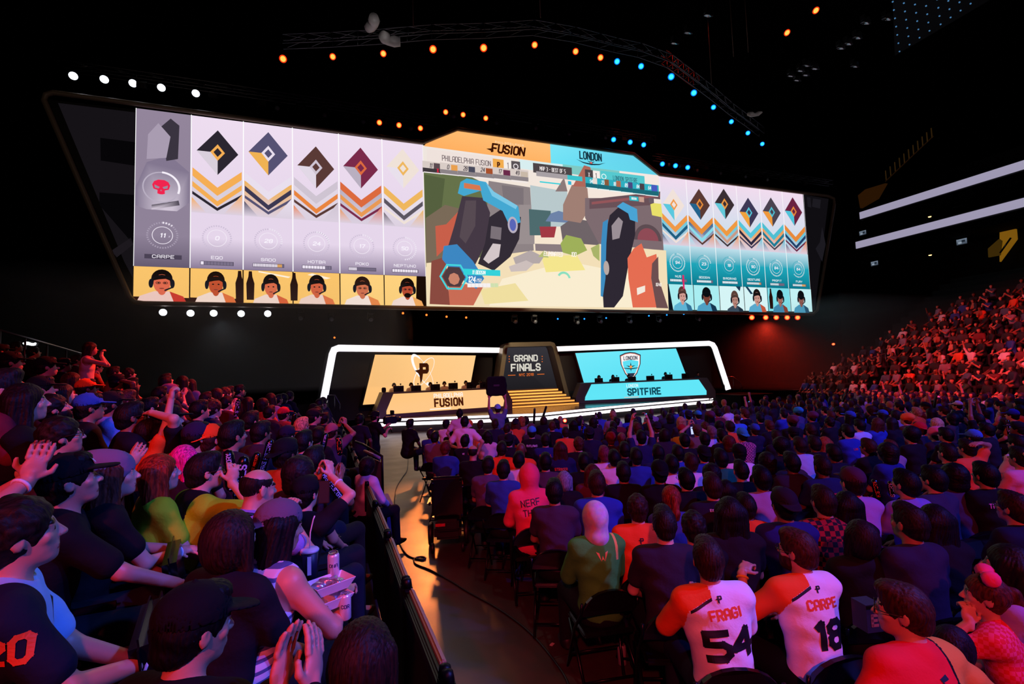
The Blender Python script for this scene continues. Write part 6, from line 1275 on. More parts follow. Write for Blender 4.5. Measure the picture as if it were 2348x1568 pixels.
P_, Q_ = hd.mesh('hood'); o = link('hood', raw_mesh('hood', P_, Q_), t, local_M(f_['J'])); setm(o, mat('marbled_cloth', 'e8dcea', .8, var=.75, bscale=22))
J = f_['J']; print_on(t, f_, [[(a * .05, b * .05) for a, b in q] for q in ([(-1, .8), (-.5, .6), (-.3, -.6), (-.5, -.2)], [(1, .8), (.5, .6), (.3, -.6), (.5, -.2)], [(-.3, -.6), (0, .2), (.3, -.6), (0, -.2)])], J['P'] + J['up'] * .42 - J['F'] * .6, 'jersey_emblem', mat('gold_print', 'd89a50', .6), dirn=J['F'], ex=J['X'])
def TXT(t, f_, s_, h, z, m_, **k): pr_back(t, f_, s_, h, z, m_, 'shirt_lettering', **k)
FL = [  # px py pose hair haircol hat hatcol shirt label scale text
 (1522, 1203, 'lap', 'fade', '1c1210', None, '', '2a2030', 'person with cropped hair and bare pink-lit neck in a charcoal t-shirt', 1.12, None),
 (1589, 1210, 'fwd', 'messy', '1a0e0e', None, '', '120f16', 'person with tousled dark hair between the charcoal and the very long-haired ones', 1.06, None),
 (1672, 1178, 'lap', 'long', '120c10', None, '', '17121c', 'person with very long straight dark hair down the back', 1.12, None),
 (1461, 1166, 'lap', 'messy', '2a1612', None, '', 'f05424', 'person in an orange and white jersey with small dark emblem, fluffy brown hair', 1.06, 'logo'),
 (1538, 1143, 'lap', 'pony', '7a3020', None, '', '3a4a9a', 'person with a red-brown ponytail tied by a blue band', 1.04, None),
 (1632, 1116, 'lap', 'short', '2a1612', None, '', '1c1c30', 'person in a navy t-shirt with a small white chest strip lettered excelsior', 1.10, ('EXCELSIOR', .024, .475, 'w')),
 (1572, 1100, 'twl', 'short', '0e0b0c', None, '', '121014', 'person with black hair and glasses glancing aside in black', 1.05, None),
 (1512, 1083, 'lap', 'short', '120c0c', 'capb', '0c0b0e', '0f0e12', 'thickset person in a backward black cap and black t-shirt', 1.10, None),
 (1368, 1110, 'fwd', 'short', '2a1410', None, '', '2440b0', 'person in a shiny blue satin jacket', 1.12, None), (1358, 1085, 'lap', 'long2', '4a2018', None, '', '5a2a40', 'person with wavy auburn hair in front of the blue satin jacket', 1.0, None),
 (1271, 1128, 'lap', 'short', '0e0b0d', None, '', '3a2c44', 'person with black hair in a grey-purple t-shirt on the chair behind the pink hoodie', 1.08, None),
 (1294, 1102, 'lap', 'bob', '7a8498', None, '', '15121a', 'person with a silvery blue bob and bare shoulders', .98, None),
 (1190, 1056, 'lap', 'short', '0e0b0c', None, '', 'e8dcea', 'person with black hair in a plain white t-shirt in front of the pink hoodie', 1.05, None),
 (1155, 1078, 'lap', 'short', '160f0e', None, '', '2a4a9a', 'person in a blue t-shirt wearing a drawstring bag', 1.06, None), (1120, 1068, 'fwd', 'short', '160f0e', None, '', '5a4a6a', 'person in a heather grey t-shirt and shorts at the aisle', 1.05, None),
 (1085, 1038, 'lap', 'bald', '1a1210', None, '', '121014', 'person with a shaved head in a black jacket beside the wheelchair', 1.05, None), (1151, 1030, 'lap', 'short', '1a100e', None, '', 'f05422', 'person with dark hair in an orange jersey with tiny emblem', 1.05, 'logo'),
 (1195, 1032, 'lap', None, '', None, '', 'f05020', 'bald person in an orange jersey', 1.06, None), (1118, 1000, 'lap', 'long2', '0f0c0e', None, '', 'c8b4c8', 'person with shoulder-length black hair in a pale striped t-shirt', 1.0, None),
 (1067, 1012, 'lap', 'short', '0e0b0c', None, '', '15131a', 'dark-haired person in a black t-shirt with tiny white print', 1.05, ('WE', .03, .45, 'w')), (1080, 992, 'lap', 'short', '30160f', None, '', 'f05a26', 'person with reddish hair and an orange and white top', 1., None),
 (1022, 1028, 'lap', 'short', '5a1c14', None, '', '24408a', 'person with dark red hair in a blue jersey', 1.05, None), (998, 1003, 'lap', 'short', '120d0e', None, '', '6a5a7a', 'person in a heather grey t-shirt near the aisle end of the rows', 1.04, None),
 (988, 995, 'lap', 'short', '2a1a1a', None, '', '2a3a8a', 'person with cropped hair in dull blue at the aisle', 1., None), (1077, 975, 'lap', 'short', '1a1010', 'beanie', 'f0641c', '3a2018', 'person in an orange beanie', 1., None), (1102, 974, 'lap', 'short', '3a2418', None, '', '2a1a20', 'person with light brown hair beside the orange beanie', 1., None),
 (1168, 1010, 'lap', 'short', '120d0e', 'capb', '141220', '171522', 'person in a dark cap turned backwards before the orange jerseys', 1.04, None), (1220, 992, 'lap', 'short', '1a1210', 'cap', '3a9ae0', '15131a', 'person in a bright blue cap with black tee lettered outlaws', 1.05, ('OUTLAWS', .045, .40, 'w')),
 (1196, 966, 'clap', 'curly', '9a5a28', None, '', '8a5a6a', 'person with a halo of curly blond-brown hair', 1.05, None), (1251, 1010, 'lap', 'short', '1a110f', None, '', '1e2a6a', 'person in a navy jersey lettered seagull in orange', 1.05, ('SEAGULL', .045, .40, 'o')),
 (1285, 1030, 'lap', 'long2', '3a1812', None, '', '1a1e4a', 'person with red-brown hair in a navy jersey lettered striker', 1.05, ('STRIKER', .045, .36, 'o')), (1251, 1060, 'lap', 'short', '0e0b0c', None, '', '4a3a4a', 'person in a two-tone grey raglan t-shirt', 1.06, None),
 (1297, 992, 'lap', 'short', '2a1612', None, '', 'f0582a', 'person in a plain orange top with brown hair', 1., None), (1327, 1019, 'lap', 'messy', '4a2818', None, '', '1a1418', 'person with tousled light brown hair in a dark jacket', 1.05, None),
 (1339, 1060, 'lap', 'short', '0e0b0c', None, '', '121014', 'person with black hair in a black bomber jacket', 1.05, None), (1385, 1042, 'lap', 'short', '6a2a3a', None, '', 'e4d0e4', 'person with pinkish short hair in a white shirt with green shoulder', 1.05, 'logo'),
 (1408, 1052, 'lap', 'short', '0e0b0c', None, '', 'e8d8e8', 'person with black hair in a white t-shirt beside the pinkish-haired one', 1.05, None), (1432, 1032, 'lap', 'short', '140e0e', None, '', '15141c', 'person in a black jersey with white lettering tolma', 1.05, ('TOLMA', .045, .38, 'w')),
 (1458, 1048, 'lap', 'short', '140e0e', None, '', '26409a', 'person in a blue jersey with an orange shoulder line', 1.06, None), (1429, 1084, 'lap', 'short', '160f0e', None, '', '14121a', 'dark-haired person in a black shirt before the marbled hood', 1.06, None),
 (1470, 1004, 'up', 'short', '0e0b0c', None, '', '1c2250', 'person with both arms raised and hands clasped overhead in a navy shirt', 1.08, None), (1425, 1006, 'lap', 'bald', '6a3a30', None, '', '2a1a20', 'person with thin fair hair on a pink scalp', 1.04, None),
 (1400, 1007, 'lap', 'short', '5a1614', 'beanie', '7a2028', '2a1418', 'person in a dark red beanie holding the chin', 1.02, None), (1509, 1040, 'lap', 'short', '120d0e', None, '', '1a2050', 'dark-haired person in a dark jersey with blue shoulders', 1.05, None),
 (1540, 1066, 'lap', 'short', '0e0b0c', None, '', 'eadcec', 'person in a white jersey lettered crystal in red', 1.05, ('CRYSTAL', .05, .28, 'o')), (1584, 1062, 'lap', 'short', '30180f', None, '', 'ead8ea', 'brown-haired person in a plain white t-shirt', 1.05, None),
 (1554, 1040, 'lap', 'short', '120d0e', None, '', '2a50b0', 'person in a bright blue t-shirt behind the white jersey', 1.04, None), (1652, 1052, 'lap', 'short', '0e0b0c', None, '', '1e7a58', 'person in a green t-shirt with a white label', 1.08, 'label'),
 (1630, 1088, 'lap', 'curly', '160e10', None, '', '15121a', 'person with a wide dark curly mane', 1.04, None), (1613, 1042, 'lap', 'short', '0e0b0c', 'capb', '0c0b10', '2444a0', 'person in a black cap and blue jersey lettered libero', 1.04, ('LIBERO', .045, .36, 'o')),
 (1615, 1008, 'lap', 'short', '120d0e', None, '', '121016', 'person in a black t-shirt with a small white strip', 1.05, ('LUX', .03, .44, 'w')), (1569, 1011, 'lap', 'short', '0e0b0c', None, '', '14141e', 'person with round black hair and a plain dark top', 1.05, None),
 (1563, 987, 'lap', 'short', '2a1210', 'cap', '9a1a26', 'b0c02a', 'person in a maroon cap and neon yellow top', 1., None), (1561, 966, 'lap', 'long', 'b08a58', None, '', '2a2a3a', 'person with long straight blond hair', 1., None),
 (1632, 992, 'lap', 'short', '6a5a60', None, '', 'b8c8f0', 'person with greying hair in a pale blue shirt', 1.04, None), (1598, 988, 'phone', 'short', '3a2a20', 'cap', '4a4030', '6a5a58', 'person in a patterned cap photographing with a phone', 1.02, None),
 (1655, 1000, 'twl', 'short', '0e0b0c', None, '', '121016', 'bearded dark-haired person looking sideways', 1.05, None), (1701, 998, 'lap', 'short', '1a1210', 'capb', '2a9ab0', None, 'person in a teal cap and pink checked shirt', 1.04, 'plaidp'),
 (1670, 1016, 'lap', 'curly', '4a1c14', None, '', '1a1420', 'person with dark red curly hair', 1.02, None), (1694, 1040, 'lap', 'short', '0e0b0c', 'cap', '0d0c10', 'e6d4e8', 'person in a black cap and roomy white t-shirt', 1.06, None),
 (1698, 1080, 'lap', 'fade', '100c0c', None, '', '0f0e12', 'person with a crew cut in a black t-shirt behind the green one', 1.05, None), (1745, 1098, 'lap', 'short', '0f0b0c', None, '', 'a888b4', 'person with thick black hair in a pale mauve raglan shirt', 1.10, None),
 (1757, 1060, 'lap', 'curly', '140d10', None, '', '1a141c', 'person with long dark curls', 1.05, None), (1814, 1062, 'lap', 'short', '0f0b0c', None, '', '2c2432', 'person with messy black hair in a dark grey t-shirt beside a lettered stick', 1.08, None),
 (1833, 1022, 'lap', 'short', '241410', None, '', 'a4bce0', 'person with dark brown hair in a pale blue ribbed top', 1.06, None), (1790, 1026, 'lap', 'afro', '120c0e', None, '', '141218', 'person with a large round dark hairdo', 1.04, None),
 (1818, 994, 'lap', 'short', '120d0e', 'cap', '121016', '1a2030', 'person in a dark cap before the ribbed pale top', 1., None), (1796, 1158, 'lap', 'short', '0e0b0c', 'capb', '1c1626', '1c2470', 'person in a dark cap and navy jersey lettered terry in red', 1.12, ('TERRY', .06, .33, 'r')),
 (1663, 1126, 'lap', 'long', '140e12', None, '', '15121a', 'person with long dark hair leaning against the orange sleeve', 1.0, None), (1709, 1162, 'fwd', 'short', '160f12', None, '', 'f05a20', 'person in an orange sleeveless top with a hand on a shoulder', 1.02, None),
 (1886, 1150, 'lap', 'short', '24130f', None, '', None, 'person in a red and black checked flannel shirt', 1.10, 'plaidr'), (1940, 1160, 'lap', 'long', '120c10', None, '', '120f16', 'person with long black hair next to the checked flannel', 1.06, None),
 (1953, 1106, 'lap', 'short', '1a1012', 'cap', '4a2a44', 'b084c0', 'large person in a maroon cap and mauve t-shirt', 1.14, None), (2075, 1110, 'twl', 'short', '0e0b0d', None, '', '8a78c8', 'broad person in a lavender t-shirt and bare arms', 1.12, None),
 (2138, 1100, 'twl', 'short', '0e0b0c', None, '', '34304e', 'person with black hair in a slate t-shirt', 1.10, None), (2184, 1092, 'lap', 'curly', '0e0b0d', None, '', '3c3050', 'person with bushy black hair in a grey-violet t-shirt', 1.08, None),
 (2257, 1090, 'lap', 'short', '0b090b', None, '', '0e0c12', 'person in a black t-shirt lettered the first across the shoulders', 1.10, ('THE FIRST', .045, .40, 'p')), (2083, 1200, 'twl', 'fade', '1a1010', None, '', '26203e', 'person with a faded haircut, red-lit neck and lanyard in a navy t-shirt', 1.14, None),
 (2141, 1196, 'lap', 'long', '140d12', None, '', '15111a', 'person with long dark hair beside the faded haircut', 1.08, None), (1972, 1232, 'back', 'bob', '1c1018', None, '', '100e14', 'person with swept back dark hair, chin raised, over a lit phone', 1.06, None),
 (2322, 1165, 'twl', 'short', '2a1412', None, '', '181a34', 'person with glasses and brown hair in a dark navy t-shirt at the picture edge', 1.08, None), (2337, 1050, 'elbow', 'short', '1a1212', None, '', 'e890a8', 'person in a pink t-shirt with a lifted elbow at the picture edge', 1.08, None),
 (2216, 1028, 'elbow', 'short', '1a1010', None, '', 'f06038', 'person in an orange top spreading both elbows', 1.05, None), (2032, 1038, 'twl', 'curly', '140e12', None, '', '1c2c80', 'person with dark curls and earring in a blue jersey', 1.08, None),
 (1990, 1026, 'twl', 'short', '301610', None, '', '121016', 'person with reddish brown hair in a plain black shirt', 1.06, None), (1910, 1040, 'lap', 'short', '100c0c', None, '', '14182c', 'person with a dark crew cut, blue lanyard ribbon', 1.05, None),
 (1890, 1018, 'lap', 'long2', '8a4424', None, '', '2a1a1a', 'person with ginger shoulder-length hair', 1., None), (1866, 1018, 'lap', 'short', '1a1110', None, '', '121016', 'person with thick brown hair and a black collar', 1.05, None),
 (1884, 1070, 'lap', 'fade', '1e120e', None, '', '1c2450', 'person in a navy jersey with red lettering dhak', 1.08, ('DHAK', .05, .36, 'r')), (1943, 990, 'lap', 'short', '0e0b0c', None, '', '2038a0', 'person in a vivid blue jersey near the middle of the crowd', 1.04, ('LINK', .04, .36, 'r')),
 (1970, 976, 'lap', 'short', '0e0b0c', None, '', 'a8c0e8', 'person with black hair in a pale blue-white shirt', 1.04, None), (2107, 984, 'lap', 'short', '3a1412', 'capb', 'c01c28', '1a1a30', 'person in a scarlet backward cap', 1.04, None),
 (2088, 1000, 'lap', 'afro', '120c10', None, '', '141018', 'person with huge dark curls below the scarlet cap', 1.05, None), (2076, 962, 'lap', 'short', '4a2010', 'beanie', 'f07030', '4a2a20', 'person in a soft orange hat', 1.02, None),
 (2146, 972, 'lap', 'long2', 'c09a70', None, '', '8a3a50', 'person with wavy blond hair under blue light', 1.02, None), (2141, 996, 'lap', 'short', '2a1218', 'beanie', 'e06a90', '2a1a24', 'person in a pink woolly hat looking at a phone', 1., None),
 (2167, 998, 'lap', 'short', '0e0b0c', None, '', '121220', 'person with black hair beside the pink woolly hat', 1.04, None), (2194, 930, 'lap', 'short', '1a1212', 'cap', 'c8d8f0', '1a1a22', 'person in a white cap near the far fence', 1.02, None),
 (2240, 962, 'up', 'short', '120d0e', None, '', '121016', 'person with both bare arms raised high near the far fence', 1.06, None), (2260, 986, 'twl', 'short', '0e0b0c', None, '', '1a1a24', 'person with spiky black hair in front of raised arms', 1.06, None),
 (2230, 1004, 'lap', 'short', '1a1212', 'cap', '3a70c0', '1a1820', 'person in a denim blue cap', 1.04, None), (2320, 952, 'lap', 'short', '120d10', 'cap', '2030a0', 'c05a28', 'person in an ultramarine cap and orange scarf', 1.04, None),
 (1742, 960, 'lap', 'short', '0e0b0c', None, '', '14141e', 'dark-haired person looking towards the cyan desk from mid crowd', 1., None), (1780, 1002, 'lap', 'short', '241410', None, '', '1a1420', 'person with short brown hair before the large round hairdo', 1., None), (1600, 952, 'lap', 'short', '1a1212', 'cap', '2a98c0', '4a3a50', 'person in a light blue cap close to the stage', 1., None), (1690, 960, 'lap', 'bald', '3a201a', None, '', '3a7ad0', 'person with receding hair in a sky blue top close to the stage', 1.02, None), (1827, 945, 'lap', 'short', '1a1212', 'beanie', '2aa8c0', '4a4a70', 'person in a cyan beanie in the far rows', 1., None)]
pr_m = {'w': M_wh, 'o': M_or, 'r': mat('red_print', 'e0304c', .6), 'p': mat('pink_print', 'e080b0', .6)}
CHAIRS = []
for (px, py, pose, hs_, hc, hat, hcol, sh, lab, sc, ex) in FL:
    if ex == 'plaidp': sh = plaid('5a2a50', 'c06a90', 40)
    if ex == 'plaidr': sh = plaid('9a1420', '0c080a', 26)
    t, f_, r = place(px, py, pose, None, lab, 'floor', sc, (hs_, hc) if hs_ else None, (hat, hcol) if hat else None, sh, glasses='glasses' in lab, beard='bearded' in lab)
    if ex == 'logo': J = f_['J']; print_on(t, f_, P_logo(.045), J['P'] + J['up'] * .44 - J['F'] * .6, 'jersey_emblem', M_blk_p, dirn=J['F'], ex=J['X'])
    elif ex == 'label': J = f_['J']; print_on(t, f_, [[(-.05, -.05), (.05, -.05), (.05, .05), (-.05, .05)]], J['P'] + J['up'] * .34 - J['F'] * .6, 'shirt_label', M_wh, dirn=J['F'], ex=J['X'])
    elif isinstance(ex, tuple): pr_back(t, f_, ex[0], ex[1], ex[2], pr_m[ex[3]], 'shirt_lettering', th=1.0, wide=.7)
# ================================================================== THE REST OF THE CROWD
SHC = [('15131a', 'black top'), ('1c1e38', 'navy top'), ('2a2430', 'charcoal top'), ('3a3038', 'grey top'), ('8a7a94', 'pale grey top'), ('dccfe0', 'white top'), ('2440a0', 'blue top'), ('6a2028', 'maroon top'), ('e0582a', 'orange top'), ('4a5a78', 'slate blue top'), ('2a4a3a', 'dark green top'), ('14121a', 'black jacket')]
SHW = [6, 4, 4, 3, 2, 2.2, 2, 1.2, 1.4, 1.5, .6, 3]
HRC = [('120d0e', 'black-haired'), ('1c1210', 'dark-haired'), ('2e1a12', 'brown-haired'), ('4a2818', 'auburn-haired'), ('a07a50', 'fair-haired')]
HRW = [6, 5, 3, 1.2, .6]
STY = ['short', 'short', 'short', 'messy', 'fade', 'long2', 'curly', 'bob', 'long']
rr = random.Random(11); auto = []
roots = np.array([p[0][:2] for p in PEOPLE]); 
def free(x, y, rad): d = np.hypot(roots[:, 0] - x, (roots[:, 1] - y)); return d.min() > rad
def inview(P, m=30): 
    c_ = CM.T @ (np.array(P) - CP)
    if -c_[2] < .5: return None
    px, py = CX + FPX * c_[0] / -c_[2], CY - FPX * c_[1] / -c_[2]
    return (px, py, -c_[2]) if -m < px < 2348 + m and py < 1640 else None
PXH = []   # projected hand placed heads
for r_, d_, t_, f_, z_, h_, s_ in PEOPLE: q = inview(r_ + V3(0, 0, f_['J']['H'][2] * s_), 200); PXH.append((q[0], q[1], q[2], d_) if q else (-999, -999, 1, 1))
PXH = np.array(PXH)
def hides(q, dpx):   # would this one cover a hand placed head behind it
    px, py, d = q; m = (PXH[:, 2] > d + .2) & (np.abs(PXH[:, 0] - px) < (.45 * PXH[:, 3] + .45 * dpx)) & (PXH[:, 1] > py - .7 * dpx) & (PXH[:, 1] < py + 1.6 * dpx); return m.any()
for j in range(16):
    y = 4.3 + .93 * j; x0_ = 2.0 if y < 12 else 2.6
    for i in range(46):
        x = x0_ + .575 * i + rr.uniform(-.06, .06); yy = y + rr.uniform(-.08, .08)
        if x > 23.2: break
        if yy > 12.9 + .17 * max(0, x - 6): continue
        if rr.random() < .05: continue
        q = inview((x, yy, 1.22))
        if q is None or not free(x, yy, .50 if y > 8 else .58): continue
        dpx = .24 * FPX / q[2]
        if y < 11 and hides(q, dpx): continue
        auto.append((dpx, 'floor', x, yy, 0., j, i))
for k in range(9):
    xr = -.45 - .8 * k
    for i in range(26):
        y = 2.6 + .56 * i + rr.uniform(-.05, .05); x = xr + rr.uniform(-.05, .05); zr = HB - HR * x
        if y > 10.0 + (1 - min(1, abs(x) / 4.6)) * 4.5: break
        q = inview((x, y, zr + 1.2))
        if q is None or not free(x, y, .50): continue
        dpx = .24 * FPX / q[2]
        if dpx > 62 or hides(q, dpx): continue
        auto.append((dpx, 'side', x, y, zr, k, i))
auto.sort(reverse=True)
N_IND = max(0, 282 - len(PEOPLE)); ind, rest = auto[:N_IND], auto[N_IND:]
PK = ['lap', 'lap', 'fwd', 'twl', 'twr', 'back', 'lap', 'clap', 'chin']
for (dpx, zone, x, y, zr, j, i) in ind:
    sc_ = rr.uniform(.97, 1.07) * (.95 if zone == 'side' else 1.); pose = rr.choice(PK); h = lod(dpx); f_ = fig_get((pose, h), POSE[pose], h)
    sh = rr.choices(SHC, SHW)[0]; hr = rr.choices(HRC, HRW)[0]; st_ = rr.choice(STY); hat = rr.choices([None, ('cap', '14121a'), ('capb', '1c1a26'), ('cap', '2a50a0'), ('beanie', '5a3048')], [9, 1, .8, .5, .4])[0]
    hd = math.degrees(math.atan2(XC - x, YS - y)) + rr.uniform(-8, 8) if zone == 'floor' else 58 - (y - 3) * 1.2 + rr.uniform(-6, 6)
    hn = {None: '', 'cap': ' and cap', 'capb': ' and backward cap', 'beanie': ' and beanie'}[hat[0] if hat else None]
    lab = (f'{hr[1]} person in {sh[1]}{hn}, {ordw(i+1)} seat from aisle, floor row {ordw(16-j)}' if zone == 'floor' else f'{hr[1]} person in {sh[1]}{hn}, side stand row {ordw(j+1)}, {ordw(i+1)} place')
    t = person(f_, (x, y, zr), hd, lab, 'audience on the arena floor' if zone == 'floor' else 'audience in the side stand', rr.choice(SK), sh[0], (st_, hr[0]), hat, scale=sc_, pants=rr.choice(['101016', '14161e', '1a1614']))
    PEOPLE.append((np.array((x, y, zr)), dpx, t, f_, zone, hd, sc_))

# far crowd as one uncountable mass: low detail seated figures with their own clothing colours
def low_fig(pose):
    sp = dict(POSE[pose]); J = skeleton(sp); pts = np.array([J[k] for k in J if k not in ('HR', 'up', 'X', 'F')]); lo = pts.min(0) - .16; hi = pts.max(0) + .22; lo[2] = .1; v = Vox(lo, hi, .038)
    for p in torso_prims(J, 1, .012): v.op(p, .04)
    for nm in 'LR':
        v.op(('c', J['S' + nm], J['E' + nm], .06, .045), .03); v.op(('c', J['E' + nm], J['W' + nm], .045, .036), .02); v.op(('e', J['W' + nm] + (J['W' + nm] - J['E' + nm]) * .3, (.045, .045, .05), None), .02); v.op(('c', J['hip' + nm], J['K' + nm], .10, .07), .03); v.op(('c', J['K' + nm], J['A' + nm], .066, .05), .02)
    v.op(('e', J['H'], (.078, .098, .118), J['HR']), .02); v.op(('c', J['N'] - V3(0, 0, .05), J['H'] - V3(0, 0, .06), .055, .05), .02)
    P, Q = v.mesh('x'); L = (P - J['H']) @ J['HR']; reg = np.ones(len(P), int)       # 0 skin 1 shirt 2 hair 3 trousers
    hd = np.linalg.norm(L / np.array([.09, .11, .135]), axis=1) < 1.15; reg[hd] = 0; reg[hd & ((L[:, 1] < .035) | (L[:, 2] > .035))] = 2
    for nm in 'LR': reg[(np.linalg.norm(P - (J['W' + nm] * .75 + J['E' + nm] * .25), axis=1) < .17) & ~hd] = 0
    reg[(P[:, 2] < .68) & (P[:, 1] > .08) & (reg == 1)] = 3; reg[P[:, 2] < .50] = 3
    return P, Q, reg
LOW = [low_fig(p) for p in ('lap', 'twl', 'clap', 'up1', 'back', 'chin')]
def mass(spots, name, label, cat):
    VV, QQ, CC = [], [], []; o = 0
    for (x, y, z, hd, sc_) in spots:
        k = rr.choices(range(6), [5, 3, 2, .5, 3, 1])[0]; P, Q, reg = LOW[k]; R = rz3(math.radians(-hd)); VV.append((P * sc_) @ R.T + np.array([x, y, z])); QQ.append(Q + o); o += len(P)
        cols = np.array([H(rr.choice(SK)), H(rr.choices(SHC, SHW)[0][0]), H(rr.choices(HRC, HRW)[0][0]), H('14141a')]); CC.append(cols[reg])
    me = raw_mesh(name, np.concatenate(VV), np.concatenate(QQ), True, None, 0); ca = me.color_attributes.new('Col', 'FLOAT_COLOR', 'POINT'); ca.data.foreach_set('color', np.concatenate(CC).astype('f').ravel())
    m_ = bpy.data.materials.get('crowd_colours') or bpy.data.materials.new('crowd_colours')
    if not m_.use_nodes or 'vc' not in m_.node_tree.nodes:
        m_.use_nodes = True; nt = m_.node_tree; a = nt.nodes.new('ShaderNodeVertexColor'); a.name = 'vc'; a.layer_name = 'Col'; b = nt.nodes['Principled BSDF']; b.inputs['Roughness'].default_value = .75; nt.links.new(a.outputs['Color'], b.inputs['Base Color'])
    me.materials.append(m_); return tag(link(name, me), label, cat, None, 'stuff')
spots = [(x, y, z, (math.degrees(math.atan2(XC - x, YS - y)) if zn == 'floor' else 55) + rr.uniform(-12, 12), rr.uniform(.95, 1.06)) for (_, zn, x, y, z, j, i) in rest]
for k, x in enumerate(RROW):
    zr = .35 + .45 * k; 
    for i in range(60):
        y = -1 + .55 * i + rr.uniform(-.08, .08); ye = 20.6 - .35 * max(0, k - 1)
        if k > 12 + 2 * math.sin(y) : continue
        if y > ye or rr.random() < .08 + .03 * max(0, k - 8): continue
        q = inview((x, y, zr + 1.2), 60)
        if q is None: continue
        spots.append((x - .1, y, zr, -70 + rr.uniform(-25, 30), rr.uniform(.95, 1.06)))
mass(spots, 'crowd', 'dense distant crowd filling the far stand and the outer floor seats', 'crowd')
print('PEOPLE', len(PEOPLE), 'stuff', len(spots))

# ---------------------------------------------------------------- chairs
M_ch = mat('chair_vinyl', '0c0b10', .22); M_cf = mat('chair_tube', '121216', .3, .6)
def folding_chair():
    t = thing('folding_chair', 'x', 'chair')
    MB().box((0, .02, .445), (.42, .40, .04), bev=.015).build('seat', M_ch, t)
    mb = MB(); n = 12; P = []
    for s_ in (0, 1):
        P.append([( .225 * math.cos(a), -.215 - .03 * s_ - .05 * math.cos(a) ** 2 * -1, .56 + .23 * math.sin(a) ** .8 if 0 < a < math.pi else .60) for a in np.linspace(0, math.pi, n)])
    mb.add(P[0] + P[1], [tuple(range(n)), tuple(range(2 * n - 1, n - 1, -1))] + [(i, i + n, (i + 1) % n + n, (i + 1) % n) for i in range(n)]); mb.build('backrest', M_ch, t)
    for s_ in (-1, 1):
        MB().tube([(s_ * .225, -.20, .70), (s_ * .23, -.19, .62), (s_ * .23, -.02, .44), (s_ * .22, .24, .01)], .012, 6).build('front_leg', M_cf, t)
        MB().tube([(s_ * .215, .16, .43), (s_ * .22, -.24, .01)], .012, 6).build('rear_leg', M_cf, t)
    MB().tube([(-.22, .14, .16), (.22, .14, .16)], .009, 5).tube([(-.22, -.16, .10), (.22, -.16, .10)], .009, 5).build('stretcher', M_cf, t); return t
fc = None; cc = 0
for (r_, dpx, t_, f_, zone, hd, s_) in sorted(PEOPLE, key=lambda p: -p[1]):
    if zone != 'floor' or dpx < 24: continue
    l = t_['label']; lab = 'black folding chair under the ' + ' '.join(l.replace('person ', 'one ').split()[:11])
    if fc is None: fc = folding_chair(); ch_ = fc
    else: ch_ = dup(fc)
    ch_.location = tuple(map(float, r_)); ch_.rotation_euler = (0, 0, math.radians(-hd)); ch_.scale = (s_,) * 3; ch_['label'] = lab; ch_['group'] = 'folding chairs on the arena floor'; cc += 1
def stand_seat():
    t = thing('padded_chair', 'x', 'chair'); MB().box((0, .04, .44), (.46, .42, .07), bev=.03).build('seat_pan', M_ch, t)
    MB().box((0, -.21, .72), (.46, .06, .50), R=rx3(.12), bev=.03).build('backrest', M_ch, t)
    for s_ in (-1, 1): MB().box((s_ * .265, .03, .62), (.05, .36, .035), bev=.015).build('armrest', M_dk, t)
    MB().box((0, -.02, .2), (.3, .08, .42)).build('pedestal', M_cf, t); return t
ss = None
for (r_, dpx, t_, f_, zone, hd, s_) in sorted(PEOPLE, key=lambda p: -p[1]):
    if zone != 'side' or dpx < 30: continue
    lab = 'dark padded stand chair under the ' + ' '.join(t_['label'].replace('person ', 'one ').split()[:9])
    if ss is None: ss = stand_seat(); ch_ = ss
    else: ch_ = dup(ss)
    ch_.location = tuple(map(float, r_)); ch_.rotation_euler = (0, 0, math.radians(-78)); ch_['label'] = lab; ch_['group'] = 'padded chairs of the side stand'
# two empty-looking chair backs between the front row jerseys
for k, (px, py, lab) in enumerate([(2120, 1330, 'empty black folding chair between the faded haircut and the red jersey'), (1500, 1330, 'empty black folding chair at the aisle behind the charcoal t-shirt')]):
    c_ = dup(fc, at_z(px, py, .6) * V3(1, 1, 0), math.radians(-18), lab, 'folding chairs on the arena floor')

# ---------------------------------------------------------------- inflatable sticks
M_st = mat('black_inflatable', '0a090c', .25); M_sp = mat('stick_print', 'c8b8dc', .5); M_so = mat('stick_print_orange', 'e8602a', .5)
def stick(px0, py0, px1, py1, d, label, txt='MAKE HISTORY', r=.035, up=1, col=M_sp, group='inflatable sticks'):
    a, b = at_d(px0, py0, d), at_d(px1, py1, d); L = np.linalg.norm(b - a); t = thing('inflatable_stick', label, 'stick', a, 0, group); ax = (b - a) / L
    v_ = CP - (a + b) / 2; v_ -= ax * v_.dot(ax); v_ /= np.linalg.norm(v_); u = np.cross(ax, v_); R = np.stack([u, -v_ * 0 + np.cross(ax, u), ax], 1)
    MB().lathe([(.001, 0), (r * .7, .012), (r, .05), (r, L - .05), (r * .7, L - .012), (.001, L)], n=14, R=R).build('tube', M_st, t)
    if txt:
        h = r * 1.5; Q = text_quads(txt, h, 1.1, .75, 0, 1.2); W = max(p[0] for q in Q for p in q); s_ = min(1, L * .42 / W); mb = MB()
        for q in Q: mb.add([tuple(ax * (L / 2 + x * s_ * up) + (v_ * math.cos((y * s_ - h * s_ / 2) / r * 1.0) + np.cross(ax, v_) * math.sin((y * s_ - h * s_ / 2) / r) * -up) * (r * 1.02)) for x, y in q], [(0, 1, 2, 3)])
        mb.build('stick_lettering', col, t)
    return t
stick(158, 958, 198, 905, 5.6, 'black lettered stick held slanting in the side stand near the royal blue cap'); stick(532, 1128, 522, 1030, 3.6, 'tall black stick lettered make history, closest to the thick black hair', r=.04)
